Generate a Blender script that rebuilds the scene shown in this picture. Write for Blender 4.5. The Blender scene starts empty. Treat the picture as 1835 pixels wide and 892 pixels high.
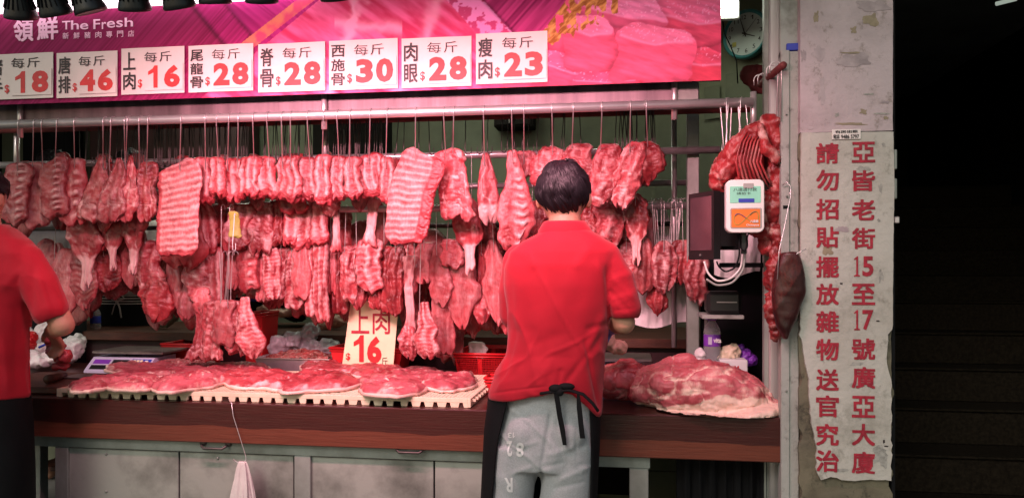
import bpy, math, random
import numpy as np
from mathutils import Vector, Matrix
random.seed(7); rng = np.random.default_rng(7)
sc = bpy.context.scene; COL = sc.collection
# ------------------------------------------------------------------ camera
YAW = math.radians(8.4); F = 1400.0; CZ = 1.32; HOR = 480.0
cd = bpy.data.cameras.new('camera'); cam = bpy.data.objects.new('camera', cd); COL.objects.link(cam)
cam.location = (0, 0, CZ); cam.rotation_euler = (math.pi/2, 0, YAW)
cd.sensor_width = 36; cd.lens = 36*F/1835; cd.shift_y = (HOR-446)/1835; cd.clip_start = .05; cd.clip_end = 500
sc.camera = cam
# ------------------------------------------------------------------ world, exposure
w = bpy.data.worlds.new('World'); sc.world = w; w.use_nodes = True
nt = w.node_tree; bg = nt.nodes['Background']; sky = nt.nodes.new('ShaderNodeTexSky')
sky.sky_type = 'NISHITA'; sky.sun_disc = False; sky.sun_elevation = math.radians(35); sky.sun_rotation = math.radians(200)
wb = nt.nodes.new('ShaderNodeMix'); wb.data_type = 'RGBA'; wb.blend_type = 'MULTIPLY'; wb.inputs[0].default_value = 1; wb.inputs[7].default_value = (1, .92, .74, 1)   # white balance
nt.links.new(sky.outputs[0], wb.inputs[6]); nt.links.new(wb.outputs[2], bg.inputs[0]); bg.inputs[1].default_value = 0.12
sl = bpy.data.lights.new('sun', 'SUN'); sl.energy = 0.9; sl.angle = math.radians(20); sl.color = (1, .97, .92)
so = bpy.data.objects.new('sun', sl); COL.objects.link(so); so.rotation_euler = (math.radians(55), 0, math.radians(-20))
sc.view_settings.view_transform = 'Standard'; sc.view_settings.look = 'None'; sc.view_settings.exposure = 0.0
sc.view_settings.gamma = 1
SPOT_W = 33.0; SPOT_C = (1.0, .41, .51)

# ------------------------------------------------------------------ pixel -> place
def ray(px, py):
    a = (px-917.5)/F; s, c = math.sin(YAW), math.cos(YAW)
    return np.array([-s+c*a, c+s*a, (HOR-py)/F])
def at(px, py, Y): d = ray(px, py); return np.array([0, 0, CZ])+d*(Y/d[1])
def atz(px, py, z): d = ray(px, py); return np.array([0, 0, CZ])+d*((z-CZ)/d[2])
def xat(px, Y): return at(px, 480, Y)[0]
def zat(py, px, Y): return at(px, py, Y)[2]
# ------------------------------------------------------------------ noise
def _h(i, j, k, s):
    n = (i*374761393+j*668265263+k*1274126177+s*951274213) & 0xffffffff
    n = ((n ^ (n >> 13))*1274126177) & 0xffffffff
    n = n ^ (n >> 16)
    return (n & 0xffff)/32767.5-1
def vn(P, s=0):
    P = np.asarray(P, float); i = np.floor(P).astype(np.int64); f = P-i; u = f*f*f*(f*(f*6-15)+10); r = 0
    for a in (0, 1):
        for b in (0, 1):
            for c in (0, 1):
                wt = (u[:, 0] if a else 1-u[:, 0])*(u[:, 1] if b else 1-u[:, 1])*(u[:, 2] if c else 1-u[:, 2])
                r = r+wt*_h(i[:, 0]+a, i[:, 1]+b, i[:, 2]+c, s)
    return r
def fbm(P, s=0, o=3):
    P = np.asarray(P, float); r = 0; a = 1
    for q in range(o): r = r+a*vn(P*2**q+q*17.3, s+q); a *= .5
    return r
def sst(a, b, x): t = np.clip((x-a)/(b-a), 0, 1); return t*t*(3-2*t)
# ------------------------------------------------------------------ materials
MT = {}
def mat(name, col, rough=.6, metal=0, var=.15, vs=6, bump=.1, bs=60, spec=.5, stretch=(1, 1, 1), emis=None, es=0, col2=None, lo=.35, hi=.65, alpha=1, coat=0, sheen=0, rv=0):
    if name in MT: return MT[name]
    m = bpy.data.materials.new(name); m.use_nodes = True; n = m.node_tree; L = n.links.new; b = n.nodes['Principled BSDF']
    b.inputs['Roughness'].default_value = rough; b.inputs['Metallic'].default_value = metal; b.inputs['Specular IOR Level'].default_value = spec
    b.inputs['Coat Weight'].default_value = coat; b.inputs['Sheen Weight'].default_value = sheen
    tc = n.nodes.new('ShaderNodeTexCoord'); mp = n.nodes.new('ShaderNodeMapping'); mp.inputs[3].default_value = stretch; L(tc.outputs['Object'], mp.inputs[0])
    nz = n.nodes.new('ShaderNodeTexNoise'); nz.inputs['Scale'].default_value = vs; nz.inputs['Detail'].default_value = 6; nz.inputs['Roughness'].default_value = .62
    L(mp.outputs[0], nz.inputs[0]); cr = n.nodes.new('ShaderNodeValToRGB'); L(nz.outputs[0], cr.inputs[0])
    c2 = col2 or tuple(max(0, c*(1-var)) for c in col); c1 = col if col2 else tuple(min(1, c*(1+var)) for c in col)
    cr.color_ramp.elements[0].position = lo; cr.color_ramp.elements[1].position = hi
    cr.color_ramp.elements[0].color = (*c2, 1); cr.color_ramp.elements[1].color = (*c1, 1); L(cr.outputs[0], b.inputs['Base Color'])
    if rv:
        mr = n.nodes.new('ShaderNodeMapRange'); mr.inputs[3].default_value = rough-rv; mr.inputs[4].default_value = rough+rv; L(nz.outputs[0], mr.inputs[0]); L(mr.outputs[0], b.inputs['Roughness'])
    if bump:
        nb = n.nodes.new('ShaderNodeTexNoise'); nb.inputs['Scale'].default_value = bs; nb.inputs['Detail'].default_value = 4; L(mp.outputs[0], nb.inputs[0])
        bp = n.nodes.new('ShaderNodeBump'); bp.inputs['Strength'].default_value = bump; bp.inputs['Distance'].default_value = .01; L(nb.outputs[0], bp.inputs['Height']); L(bp.outputs[0], b.inputs['Normal'])
    if emis: b.inputs['Emission Color'].default_value = (*emis, 1); b.inputs['Emission Strength'].default_value = es
    if alpha < 1: b.inputs['Alpha'].default_value = alpha
    MT[name] = m; return m
def glass(name, col=(1, 1, 1), rough=.05, tr=.9):
    if name in MT: return MT[name]
    m = bpy.data.materials.new(name); m.use_nodes = True; b = m.node_tree.nodes['Principled BSDF']
    b.inputs['Base Color'].default_value = (*col, 1); b.inputs['Roughness'].default_value = rough; b.inputs['Transmission Weight'].default_value = tr; b.inputs['IOR'].default_value = 1.2
    MT[name] = m; return m
def meatmat(name, muscle, fat, dark, rough=.32):
    m = bpy.data.materials.new(name); m.use_nodes = True; n = m.node_tree; L = n.links.new; b = n.nodes['Principled BSDF']
    N = n.nodes.new
    tc = N('ShaderNodeTexCoord'); oi = N('ShaderNodeObjectInfo'); at_ = N('ShaderNodeAttribute'); at_.attribute_name = 'fat'
    add = N('ShaderNodeVectorMath'); add.operation = 'ADD'; L(tc.outputs['Object'], add.inputs[0]); L(oi.outputs['Random'], add.inputs[1])
    mp = N('ShaderNodeMapping'); mp.inputs[3].default_value = (1, 1, .28); L(add.outputs[0], mp.inputs[0])
    n1 = N('ShaderNodeTexNoise'); n1.inputs['Scale'].default_value = 120; n1.inputs['Detail'].default_value = 7; n1.inputs['Roughness'].default_value = .7; n1.inputs['Distortion'].default_value = .8; L(mp.outputs[0], n1.inputs[0])
    n2 = N('ShaderNodeTexNoise'); n2.inputs['Scale'].default_value = 14; n2.inputs['Detail'].default_value = 5; L(add.outputs[0], n2.inputs[0])
    m1 = N('ShaderNodeMix'); m1.data_type = 'RGBA'; m1.inputs[6].default_value = (*dark, 1); m1.inputs[7].default_value = (*muscle, 1)
    r1 = N('ShaderNodeMapRange'); r1.inputs[1].default_value = .35; r1.inputs[2].default_value = .6; L(n2.outputs[0], r1.inputs[0]); L(r1.outputs[0], m1.inputs[0])
    # fat factor = attribute + fine fibre noise
    r2 = N('ShaderNodeMapRange'); r2.inputs[1].default_value = .3; r2.inputs[2].default_value = .75; r2.inputs[3].default_value = -.16; r2.inputs[4].default_value = .22; L(n1.outputs[0], r2.inputs[0])
    sm = N('ShaderNodeMath'); sm.operation = 'ADD'; sm.use_clamp = True; L(at_.outputs['Fac'], sm.inputs[0]); L(r2.outputs[0], sm.inputs[1])
    cw = N('ShaderNodeValToRGB'); ce = cw.color_ramp.elements; ce[0].position = .12; ce[1].position = .80; e_ = ce.new(.40); e_.color = (.34, .34, .34, 1); e_ = ce.new(.55); e_.color = (.66, .66, .66, 1); L(sm.outputs[0], cw.inputs[0])
    m2 = N('ShaderNodeMix'); m2.data_type = 'RGBA'; L(cw.outputs[0], m2.inputs[0]); L(m1.outputs[2], m2.inputs[6]); m2.inputs[7].default_value = (*fat, 1)
    hs = N('ShaderNodeHueSaturation'); mr = N('ShaderNodeMapRange'); mr.inputs[3].default_value = .78; mr.inputs[4].default_value = 1.15; L(oi.outputs['Random'], mr.inputs[0]); L(mr.outputs[0], hs.inputs['Value']); L(m2.outputs[2], hs.inputs['Color'])
    L(hs.outputs[0], b.inputs['Base Color'])
    rr = N('ShaderNodeMapRange'); rr.inputs[3].default_value = rough-.1; rr.inputs[4].default_value = rough+.25; L(n2.outputs[0], rr.inputs[0]); L(rr.outputs[0], b.inputs['Roughness'])
    b.inputs['Subsurface Weight'].default_value = .12; b.inputs['Subsurface Radius'].default_value = (.02, .006, .004); b.inputs['Subsurface Scale'].default_value = .4
    bp = N('ShaderNodeBump'); bp.inputs['Strength'].default_value = .45; bp.inputs['Distance'].default_value = .004; L(n1.outputs[0], bp.inputs['Height']); L(bp.outputs[0], b.inputs['Normal'])
    MT[name] = m; return m
meatmat('pork', (.46, .068, .08), (.72, .38, .375), (.24, .018, .026))
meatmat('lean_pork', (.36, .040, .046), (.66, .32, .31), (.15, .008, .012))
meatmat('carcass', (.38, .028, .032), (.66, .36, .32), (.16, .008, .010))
meatmat('belly', (.50, .12, .14), (.76, .52, .44), (.34, .045, .06), .36)
meatmat('liver_meat', (.040, .006, .006), (.22, .03, .03), (.018, .003, .004), .24)
mat('steel', (.66, .60, .60), .34, .7, .12, 4, .03, 30, rv=.1)
mat('steel_hook', (.60, .55, .54), .35, .7, .2, 10, 0)
mat('dark_hook', (.10, .085, .08), .5, .7, .3, 10, 0)
mat('fascia_steel', (.17, .125, .135), .48, .35, .45, 2.2, .05, 40, stretch=(5, 1, .2), rv=.15)
mat('brushed', (.60, .57, .56), .40, .7, .2, 3, .05, 40, stretch=(6, 1, .3), rv=.12)
mat('galv', (.30, .33, .30), .5, .35, .3, 3.0, .06, 50, col2=(.13, .135, .115), lo=.3, hi=.6, rv=.15)
mat('galv_door', (.37, .39, .35), .45, .35, .3, 2.6, .06, 50, col2=(.11, .115, .10), lo=.32, hi=.56, rv=.12)
mat('grey_paint', (.34, .36, .33), .6, 0, .2, 7, .15, 40, col2=(.16, .16, .14), lo=.3, hi=.5)
mat('black_plastic', (.012, .012, .013), .38, 0, .2, 8, .03, 200)
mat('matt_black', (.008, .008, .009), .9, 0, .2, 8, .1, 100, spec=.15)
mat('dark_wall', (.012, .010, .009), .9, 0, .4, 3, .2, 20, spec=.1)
mat('green_wall', (.19, .205, .135), .75, 0, .25, 1.5, .1, 8, col2=(.10, .11, .075))
mat('maroon', (.035, .008, .010), .6, 0, .4, 5, .1, 20)
mat('concrete', (.22, .21, .19), .9, 0, .3, 2, .3, 30)
mat('tarmac', (.05, .05, .05), .9, 0, .3, 4, .3, 80)
mat('soffit', (.25, .24, .22), .9, 0, .2, 2, .2, 20)
mat('red_plastic', (.55, .012, .018), .38, 0, .1, 5, .03, 50)
mat('cream_plastic', (.70, .58, .42), .5, 0, .12, 12, .05, 60)
mat('white_plastic', (.78, .78, .74), .35, 0, .05, 5, .02, 50)
mat('paper', (.82, .76, .72), .55, 0, .06, 6, .05, 20)
mat('film', (.68, .58, .55), .14, 0, .06, 6, .12, 14)
mat('aged_card', (.80, .70, .45), .5, 0, .12, 5, .05, 20)
mat('ink_black', (.02, .01, .012), .5, 0, .1, 5, 0)
mat('ink_red', (.55, .015, .02), .45, 0, .15, 30, 0)
mat('sign_red', (.36, .014, .035), .6, 0, .3, 60, .05, 60)
mat('logo_pink', (.90, .50, .70), .4, 0, .05, 5, 0)
mat('red_shirt', (.41, .006, .020), .75, 0, .08, 9, .12, 900, spec=.25, sheen=.15)
mat('trouser', (.41, .425, .44), .85, 0, .14, 240, .2, 500, spec=.2, sheen=.1)
mat('apron_black', (.006, .006, .007), .8, 0, .2, 9, .15, 300, spec=.2)
mat('skin', (.48, .24, .16), .5, 0, .1, 14, .06, 150)
mat('glove', (.16, .17, .50), .45, 0, .1, 14, .06, 100)
mat('grey_cloth', (.25, .22, .23), .8, 0, .15, 9, .2, 60)
mat('white_cloth', (.62, .58, .55), .8, 0, .12, 9, .2, 60)
mat('bag', (.72, .66, .66), .4, 0, .1, 5, .25, 30)
mat('grey_bag', (.30, .29, .30), .35, 0, .2, 9, .3, 40)
mat('tube_lamp', (1, 1, 1), .5, 0, 0, 5, 0, emis=(1, .80, .90), es=2.6)
mat('tube_inside', (1, 1, 1), .5, 0, 0, 5, 0, emis=(.93, 1, .86), es=9)
mat('lens', (1, .7, .75), .3, 0, 0, 5, 0, emis=(1, .4, .5), es=8)
mat('teal', (.03, .20, .21), .35, 0, .1, 5, .03, 50)
mat('clock_face', (.42, .47, .46), .4, 0, .05, 5, 0)
mat('purple', (.20, .04, .42), .4, 0, .1, 5, 0)
mat('blue', (.03, .05, .40), .5, 0, .1, 5, 0)
mat('yellow', (.36, .33, .06), .5, 0, .2, 30, .1, 50)
mat('orange', (.75, .20, .03), .35, 0, .04, 5, 0)
mat('screen_green', (.20, .50, .36), .3, 0, .12, 9, 0, emis=(.25, .55, .40), es=.35)
mat('screen_pink', (.10, .05, .06), .12, 0, .2, 3, 0, spec=.8)
mat('cleaver', (.20, .17, .16), .4, .8, .3, 9, .05, 50)
mat('board', (.085, .026, .014), .55, 0, .35, 6, .15, 40, stretch=(1, 4, 4))
mat('rust_red', (.16, .03, .03), .7, .2, .3, 12, .2, 60)
mat('pig_skin', (.62, .36, .28), .5, 0, .15, 12, .1, 60)
mat('lilac', (.50, .46, .62), .4, 0, .1, 5, .03, 50)
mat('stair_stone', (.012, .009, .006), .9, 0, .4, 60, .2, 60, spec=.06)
mat('bone', (.80, .66, .52), .45, 0, .15, 20, .1, 60)
mat('label_white', (.75, .75, .75), .5, 0, .05, 5, 0)
def hairmat():
    m = bpy.data.materials.new('hair'); m.use_nodes = True; b = m.node_tree.nodes['Principled BSDF']
    b.inputs['Base Color'].default_value = (.010, .007, .010, 1); b.inputs['Roughness'].default_value = .5; b.inputs['Specular IOR Level'].default_value = .35; MT['hair'] = m
hairmat()
def woodmat():
    m = bpy.data.materials.new('counter_wood'); m.use_nodes = True; n = m.node_tree; L = n.links.new; b = n.nodes['Principled BSDF']; N = n.nodes.new
    tc = N('ShaderNodeTexCoord'); mp = N('ShaderNodeMapping'); mp.inputs[3].default_value = (1.2, 4, 22); L(tc.outputs['Object'], mp.inputs[0])
    nz = N('ShaderNodeTexNoise'); nz.inputs['Scale'].default_value = 6; nz.inputs['Detail'].default_value = 8; nz.inputs['Roughness'].default_value = .7; L(mp.outputs[0], nz.inputs[0])
    mp2 = N('ShaderNodeMapping'); mp2.inputs[3].default_value = (1.6, 0, 0); L(tc.outputs['Object'], mp2.inputs[0])
    n2 = N('ShaderNodeTexNoise'); n2.inputs['Scale'].default_value = 2; n2.inputs['Detail'].default_value = 3; L(mp2.outputs[0], n2.inputs[0])
    sp = N('ShaderNodeSeparateXYZ'); L(tc.outputs['Object'], sp.inputs[0])
    ma = N('ShaderNodeMath'); ma.operation = 'MULTIPLY_ADD'; ma.inputs[1].default_value = .045; L(n2.outputs[0], ma.inputs[0]); L(sp.outputs[2], ma.inputs[2])
    mr = N('ShaderNodeMapRange'); mr.inputs[1].default_value = .699; mr.inputs[2].default_value = .702; L(ma.outputs[0], mr.inputs[0])
    d = N('ShaderNodeMix'); d.data_type = 'RGBA'; d.inputs[6].default_value = (.022, .0045, .004, 1); d.inputs[7].default_value = (.070, .013, .011, 1); L(nz.outputs[0], d.inputs[0])
    l = N('ShaderNodeMix'); l.data_type = 'RGBA'; l.inputs[6].default_value = (.065, .016, .010, 1); l.inputs[7].default_value = (.19, .050, .028, 1); L(nz.outputs[0], l.inputs[0])
    mx = N('ShaderNodeMix'); mx.data_type = 'RGBA'; L(mr.outputs[0], mx.inputs[0]); L(l.outputs[2], mx.inputs[6]); L(d.outputs[2], mx.inputs[7]); L(mx.outputs[2], b.inputs['Base Color'])
    b.inputs['Roughness'].default_value = .32
    bp = N('ShaderNodeBump'); bp.inputs['Strength'].default_value = .15; bp.inputs['Distance'].default_value = .01; L(nz.outputs[0], bp.inputs['Height']); L(bp.outputs[0], b.inputs['Normal']); MT['counter_wood'] = m
woodmat()
def plastermat(name, base, stain, dark, amt=.5, grime=.42):
    m = bpy.data.materials.new(name); m.use_nodes = True; n = m.node_tree; L = n.links.new; b = n.nodes['Principled BSDF']; N = n.nodes.new
    tc = N('ShaderNodeTexCoord')
    def nz(s, d, r=.6, st=(1, 1, 1)):
        mp = N('ShaderNodeMapping'); mp.inputs[3].default_value = st; L(tc.outputs['Object'], mp.inputs[0]); x = N('ShaderNodeTexNoise'); x.inputs['Scale'].default_value = s; x.inputs['Detail'].default_value = d; x.inputs['Roughness'].default_value = r; L(mp.outputs[0], x.inputs[0]); return x
    def rng_(x, a, b_, c=0, e=1): r = N('ShaderNodeMapRange'); r.inputs[1].default_value = a; r.inputs[2].default_value = b_; r.inputs[3].default_value = c; r.inputs[4].default_value = e; L(x.outputs[0], r.inputs[0]); return r
    def mix(f, A, B):
        x = N('ShaderNodeMix'); x.data_type = 'RGBA'; L(f.outputs[0], x.inputs[0])
        for i, q in ((6, A), (7, B)):
            if isinstance(q, tuple): x.inputs[i].default_value = (*q, 1)
            else: L(q.outputs[2], x.inputs[i])
        return x
    a = mix(rng_(nz(5, 6), .45, .68, 0, amt), base, stain)
    c = mix(rng_(nz(17, 8, .75, (1, 1, .8)), .56, .66, 0, .6), a, dark)
    e = mix(rng_(nz(3.2, 9, .8), .54, .58+(.5-grime), 0, .5), c, dark)
    L(e.outputs[2], b.inputs['Base Color']); b.inputs['Roughness'].default_value = .75
    bp = N('ShaderNodeBump'); bp.inputs['Strength'].default_value = .4; bp.inputs['Distance'].default_value = .01; L(nz(40, 6).outputs[0], bp.inputs['Height']); L(bp.outputs[0], b.inputs['Normal']); MT[name] = m
plastermat('pillar_plaster', (.54, .44, .46), (.38, .31, .32), (.15, .115, .07), .8)  # pink of the lamps' glow is mixed into this plaster colour
plastermat('pillar_raw', (.17, .15, .10), (.07, .06, .04), (.015, .013, .011), .9, .5)
plastermat('notice_paint', (.53, .51, .46), (.40, .37, .32), (.22, .21, .17), .6)
plastermat('post_paint', (.36, .37, .34), (.27, .27, .24), (.07, .06, .05), .6)
# ------------------------------------------------------------------ objects
def tag(o, label=None, cat=None, group=None, kind=None):
    if label: o['label'] = label
    if cat: o['category'] = cat
    if group: o['group'] = group
    if kind: o['kind'] = kind
    return o
def empty(name, loc, label, cat, group=None, rz=0):
    o = bpy.data.objects.new(name, None); COL.objects.link(o); o.location = [float(v) for v in loc]; o.rotation_euler = (0, 0, rz); o.empty_display_size = .05
    return tag(o, label, cat, group)
def mesh(name, V, Fc, m, parent=None, smooth=False, fat=None):
    """V in world coordinates; the part keeps them when it gets a parent."""
    me = bpy.data.meshes.new(name); V = np.asarray(V, float)
    off = np.zeros(3)
    if parent is None: off = np.array([V[:, 0].mean(), V[:, 1].mean(), V[:, 2].min()])
    me.from_pydata((V-off).tolist(), [], [list(map(int, f)) for f in Fc]); me.update()
    if smooth: me.polygons.foreach_set('use_smooth', [True]*len(me.polygons))
    if fat is not None:
        a = me.attributes.new('fat', 'FLOAT', 'POINT'); a.data.foreach_set('value', np.asarray(fat, np.float32))
    me.materials.append(MT[m] if isinstance(m, str) else m)
    o = bpy.data.objects.new(name, me); COL.objects.link(o)
    if parent is not None:
        o.parent = parent
        pm = pmat(parent); o.matrix_parent_inverse = pm.inverted()
    else: o.location = off.tolist()
    return o
def pmat(o):
    m = Matrix.LocRotScale(o.location, o.rotation_euler, o.scale)
    if o.parent is not None: m = pmat(o.parent) @ o.matrix_parent_inverse @ m
    return m
class MB:
    def __init__(s): s.V = []; s.F = []; s.n = 0
    def add(s, V, Fc):
        s.V.append(np.asarray(V, float)); s.F += [[i+s.n for i in f] for f in Fc]; s.n += len(V); return s
    def box(s, x0, x1, y0, y1, z0, z1, R=None, c=None, bev=0):
        if bev and min(x1-x0, y1-y0, z1-z0) > 2.2*bev:
            V = []; 
            for X, sx in ((x0, 1), (x1, -1)):
                for Y, sy in ((y0, 1), (y1, -1)):
                    for Z, sz in ((z0, 1), (z1, -1)):
                        V += [(X, Y+sy*bev, Z+sz*bev), (X+sx*bev, Y, Z+sz*bev), (X+sx*bev, Y+sy*bev, Z)]
            import bmesh
            b = bmesh.new(); [b.verts.new(v) for v in V]; bmesh.ops.convex_hull(b, input=b.verts[:]); b.verts.index_update()
            V = [tuple(v.co) for v in b.verts]; Fc = [[v.index for v in f.verts] for f in b.faces]; b.free()
        else:
            V = [(x, y, z) for x in (x0, x1) for y in (y0, y1) for z in (z0, z1)]
            Fc = [(0, 1, 3, 2), (4, 6, 7, 5), (0, 4, 5, 1), (2, 3, 7, 6), (0, 2, 6, 4), (1, 5, 7, 3)]
        V = np.array(V, float)
        if R is not None: c = np.array(c); V = (V-c)@np.array(R).T+c
        return s.add(V, Fc)
    def tube(s, P, r, n=8, cap=True, flat=1):
        P = np.array(P, float); r = np.broadcast_to(np.asarray(r, float), (len(P),)); T = np.gradient(P, axis=0); T /= np.linalg.norm(T, axis=1)[:, None]+1e-12
        up = np.array([0, 0, 1.]) if abs(T[0, 2]) < .9 else np.array([0, 1., 0]); A = np.cross(T[0], up); A /= np.linalg.norm(A); V = []
        for i in range(len(P)):
            A = A-T[i]*A.dot(T[i]); A /= np.linalg.norm(A); B = np.cross(T[i], A)
            for k in range(n):
                a = 2*math.pi*k/n; V.append(P[i]+r[i]*(math.cos(a)*A+flat*math.sin(a)*B))
        Fc = [(i*n+k, i*n+(k+1) % n, (i+1)*n+(k+1) % n, (i+1)*n+k) for i in range(len(P)-1) for k in range(n)]
        if cap: Fc += [tuple(range(n))[::-1], tuple((len(P)-1)*n+k for k in range(n))]
        return s.add(V, Fc)
    def ball(s, c, r, nu=16, nv=10):
        c = np.array(c, float); r = np.broadcast_to(np.asarray(r, float), (3,)); V = [c+r*(0, 0, 1)]
        for i in range(1, nv):
            t = math.pi*i/nv
            for k in range(nu): a = 2*math.pi*k/nu; V.append(c+r*(math.sin(t)*math.cos(a), math.sin(t)*math.sin(a), math.cos(t)))
        V.append(c-r*(0, 0, 1)); Fc = [(0, 1+k, 1+(k+1) % nu) for k in range(nu)]
        for i in range(nv-2):
            for k in range(nu): a = 1+i*nu; Fc.append((a+k, a+nu+k, a+nu+(k+1) % nu, a+(k+1) % nu))
        e = len(V)-1; a = 1+(nv-2)*nu; Fc += [(a+k, e, a+(k+1) % nu) for k in range(nu)]
        return s.add(V, Fc)
    def loft(s, rings, n=28, p=2.0):
        V = []
        for (cx, cy, cz, hw, ht) in rings:
            for k in range(n):
                a = 2*math.pi*k/n; c, q = math.cos(a), math.sin(a)
                V.append((cx+hw*np.sign(c)*abs(c)**(2/p), cy+ht*np.sign(q)*abs(q)**(2/p), cz))
        m = len(rings); Fc = [(i*n+k, i*n+(k+1) % n, (i+1)*n+(k+1) % n, (i+1)*n+k) for i in range(m-1) for k in range(n)]
        Fc += [tuple(range(n))[::-1], tuple((m-1)*n+k for k in range(n))]
        return s.add(V, Fc)
    def chain(s, pts, n=14):
        for (a, ra), (b, rb) in zip(pts[:-1], pts[1:]):
            s.ball(a, ra); s.ball(b, rb); s.tube([a, b], [ra, rb], n)
        return s
    def lathe(s, c, prof, n=24, R=None):
        V = []; c = np.array(c, float)
        for (r, z) in prof:
            for k in range(n): a = 2*math.pi*k/n; V.append((r*math.cos(a), r*math.sin(a), z))
        V = np.array(V)
        if R is not None: V = V@np.array(R).T
        m = len(prof); Fc = [(i*n+k, i*n+(k+1) % n, (i+1)*n+(k+1) % n, (i+1)*n+k) for i in range(m-1) for k in range(n)]
        Fc += [tuple(range(n))[::-1], tuple((m-1)*n+k for k in range(n))]
        return s.add(V+c, Fc)
    def obj(s, name, m, parent=None, smooth=False, **k): return mesh(name, np.concatenate(s.V), s.F, m, parent, smooth, **k)
    def union(s, vox=.008, smooth=4):
        me = bpy.data.meshes.new('u'); me.from_pydata(np.concatenate(s.V).tolist(), [], s.F); import bmesh
        b = bmesh.new(); b.from_mesh(me); bmesh.ops.recalc_face_normals(b, faces=b.faces[:]); b.to_mesh(me); b.free()
        o = bpy.data.objects.new('u', me); COL.objects.link(o); r = o.modifiers.new('r', 'REMESH'); r.mode = 'VOXEL'; r.voxel_size = vox
        if smooth: q = o.modifiers.new('s', 'SMOOTH'); q.iterations = smooth; q.factor = .5
        dg = bpy.context.evaluated_depsgraph_get(); m2 = bpy.data.meshes.new_from_object(o.evaluated_get(dg))
        V = np.zeros(len(m2.vertices)*3); m2.vertices.foreach_get('co', V); V = V.reshape(-1, 3)
        Nn = np.zeros(len(m2.vertices)*3); m2.vertex_normals.foreach_get('vector', Nn); Nn = Nn.reshape(-1, 3)
        Fc = [tuple(p.vertices) for p in m2.polygons]; bpy.data.objects.remove(o); bpy.data.meshes.remove(me); bpy.data.meshes.remove(m2)
        return V, Nn, Fc
def rotx(a): return np.array([[1, 0, 0], [0, math.cos(a), -math.sin(a)], [0, math.sin(a), math.cos(a)]])
def roty(a): return np.array([[math.cos(a), 0, math.sin(a)], [0, 1, 0], [-math.sin(a), 0, math.cos(a)]])
def rotz(a): return np.array([[math.cos(a), -math.sin(a), 0], [math.sin(a), math.cos(a), 0], [0, 0, 1]])
def box(name, m, x0, x1, y0, y1, z0, z1, parent=None, bev=.003, **k): return MB().box(x0, x1, y0, y1, z0, z1, bev=bev, **k).obj(name, m, parent)
# text fitted into a rectangle of a plane: origin O (lower left), U right, W up
_tc = bpy.data.curves.new('t', 'FONT'); _to = bpy.data.objects.new('t', _tc); COL.objects.link(_to); _cache = {}
def glyph(ch, off):
    if ord(ch[0]) > 300: off = 0
    if ch == '1': return np.array([(.55, 0), (1, 0), (1, 1), (.66, 1), (.45, .86), (.0, .74), (.0, .58), (.55, .68)]), [(0, 1, 2, 3, 7), (3, 4, 5, 6, 7)]
    if ch == 'I1': return np.array([(0, 0), (1, 0), (1, .05), (.68, .09), (.68, 1), (.5, 1), (0, .86), (0, .81), (.36, .86), (.36, .09), (0, .05)]), [(0, 1, 2, 3, 9, 10), (3, 4, 5, 8, 9), (5, 6, 7, 8)]
    if (ch, off) not in _cache:
        _tc.body = ch; _tc.offset = off; _tc.size = 1; _tc.resolution_u = 3; dg = bpy.context.evaluated_depsgraph_get(); bpy.context.view_layer.update()
        me = bpy.data.meshes.new_from_object(_to.evaluated_get(bpy.context.evaluated_depsgraph_get()))
        V = np.array([v.co[:] for v in me.vertices]); Fc = [tuple(p.vertices) for p in me.polygons]; bpy.data.meshes.remove(me)
        lo, hi = V.min(0), V.max(0); V = (V-lo)/np.maximum(hi-lo, 1e-6); _cache[(ch, off)] = (V[:, :2], Fc)
    return _cache[(ch, off)]
def lettering(name, items, O, U, W, nrm, m, parent, lift=.0015, shear=0):
    """items: (text, u0, u1, v0, v1, bold[, rot180]) in metres along U and W"""
    b = MB(); O, U, W, nrm = map(lambda q: np.array(q, float), (O, U, W, nrm))
    for it in items:
        ch, u0, u1, v0, v1, bo = it[:6]; V, Fc = glyph(ch, bo)
        if len(it) > 6: V = 1-V
        if bo > 0 and ord(ch[0]) > 300:   # bold Chinese characters: the strokes laid over themselves slightly shifted
            dv = bo*.9; su, sv = 1-2*dv, 1-2*dv
            for q_, (du, dvv) in enumerate(((0, 0), (2*dv, 0), (0, 2*dv), (2*dv, 2*dv))):
                P = O+nrm*(lift+.00012*q_)+np.outer(u0+(u1-u0)*(V[:, 0]*su+du)+shear*V[:, 1], U)+np.outer(v0+(v1-v0)*(V[:, 1]*sv+dvv), W); b.add(P, Fc)
            continue
        P = O+nrm*lift+np.outer(u0+(u1-u0)*V[:, 0]+shear*V[:, 1], U)+np.outer(v0+(v1-v0)*V[:, 1], W); b.add(P, Fc)
    return b.obj(name, m, parent)

# ================================================================== SETTING
def struct(name, m, x0, x1, y0, y1, z0, z1, bev=0): return tag(box(name, m, x0, x1, y0, y1, z0, z1, bev=bev), kind='structure')
g = tag(mesh('ground', [(-200, -200, 0), (200, -200, 0), (200, 200, 0), (-200, 200, 0)], [(0, 1, 2, 3)], 'tarmac'), kind='structure')
struct('pavement', 'concrete', -6, 4, 1.6, 9, .004, .12)
struct('ceiling', 'soffit', -6, 4, 1.9, 9, 3.10, 3.2)
YB = 5.7
struct('back_wall', 'green_wall', -6, .98, YB, YB+.15, .12, 3.11)
def wall(name, m, P0, P1, z0, z1, t, label):
    P0, P1 = np.array(P0, float), np.array(P1, float); d = (P1-P0)/np.linalg.norm(P1-P0); n = np.array([-d[1], d[0]])*t
    V = [(*q, z) for z in (z0, z1) for q in (P0, P1, P1+n, P0+n)]
    return tag(mesh(name, V, [(0, 3, 2, 1), (4, 5, 6, 7), (0, 1, 5, 4), (1, 2, 6, 5), (2, 3, 7, 6), (3, 0, 4, 7)], m), kind='structure')
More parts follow.
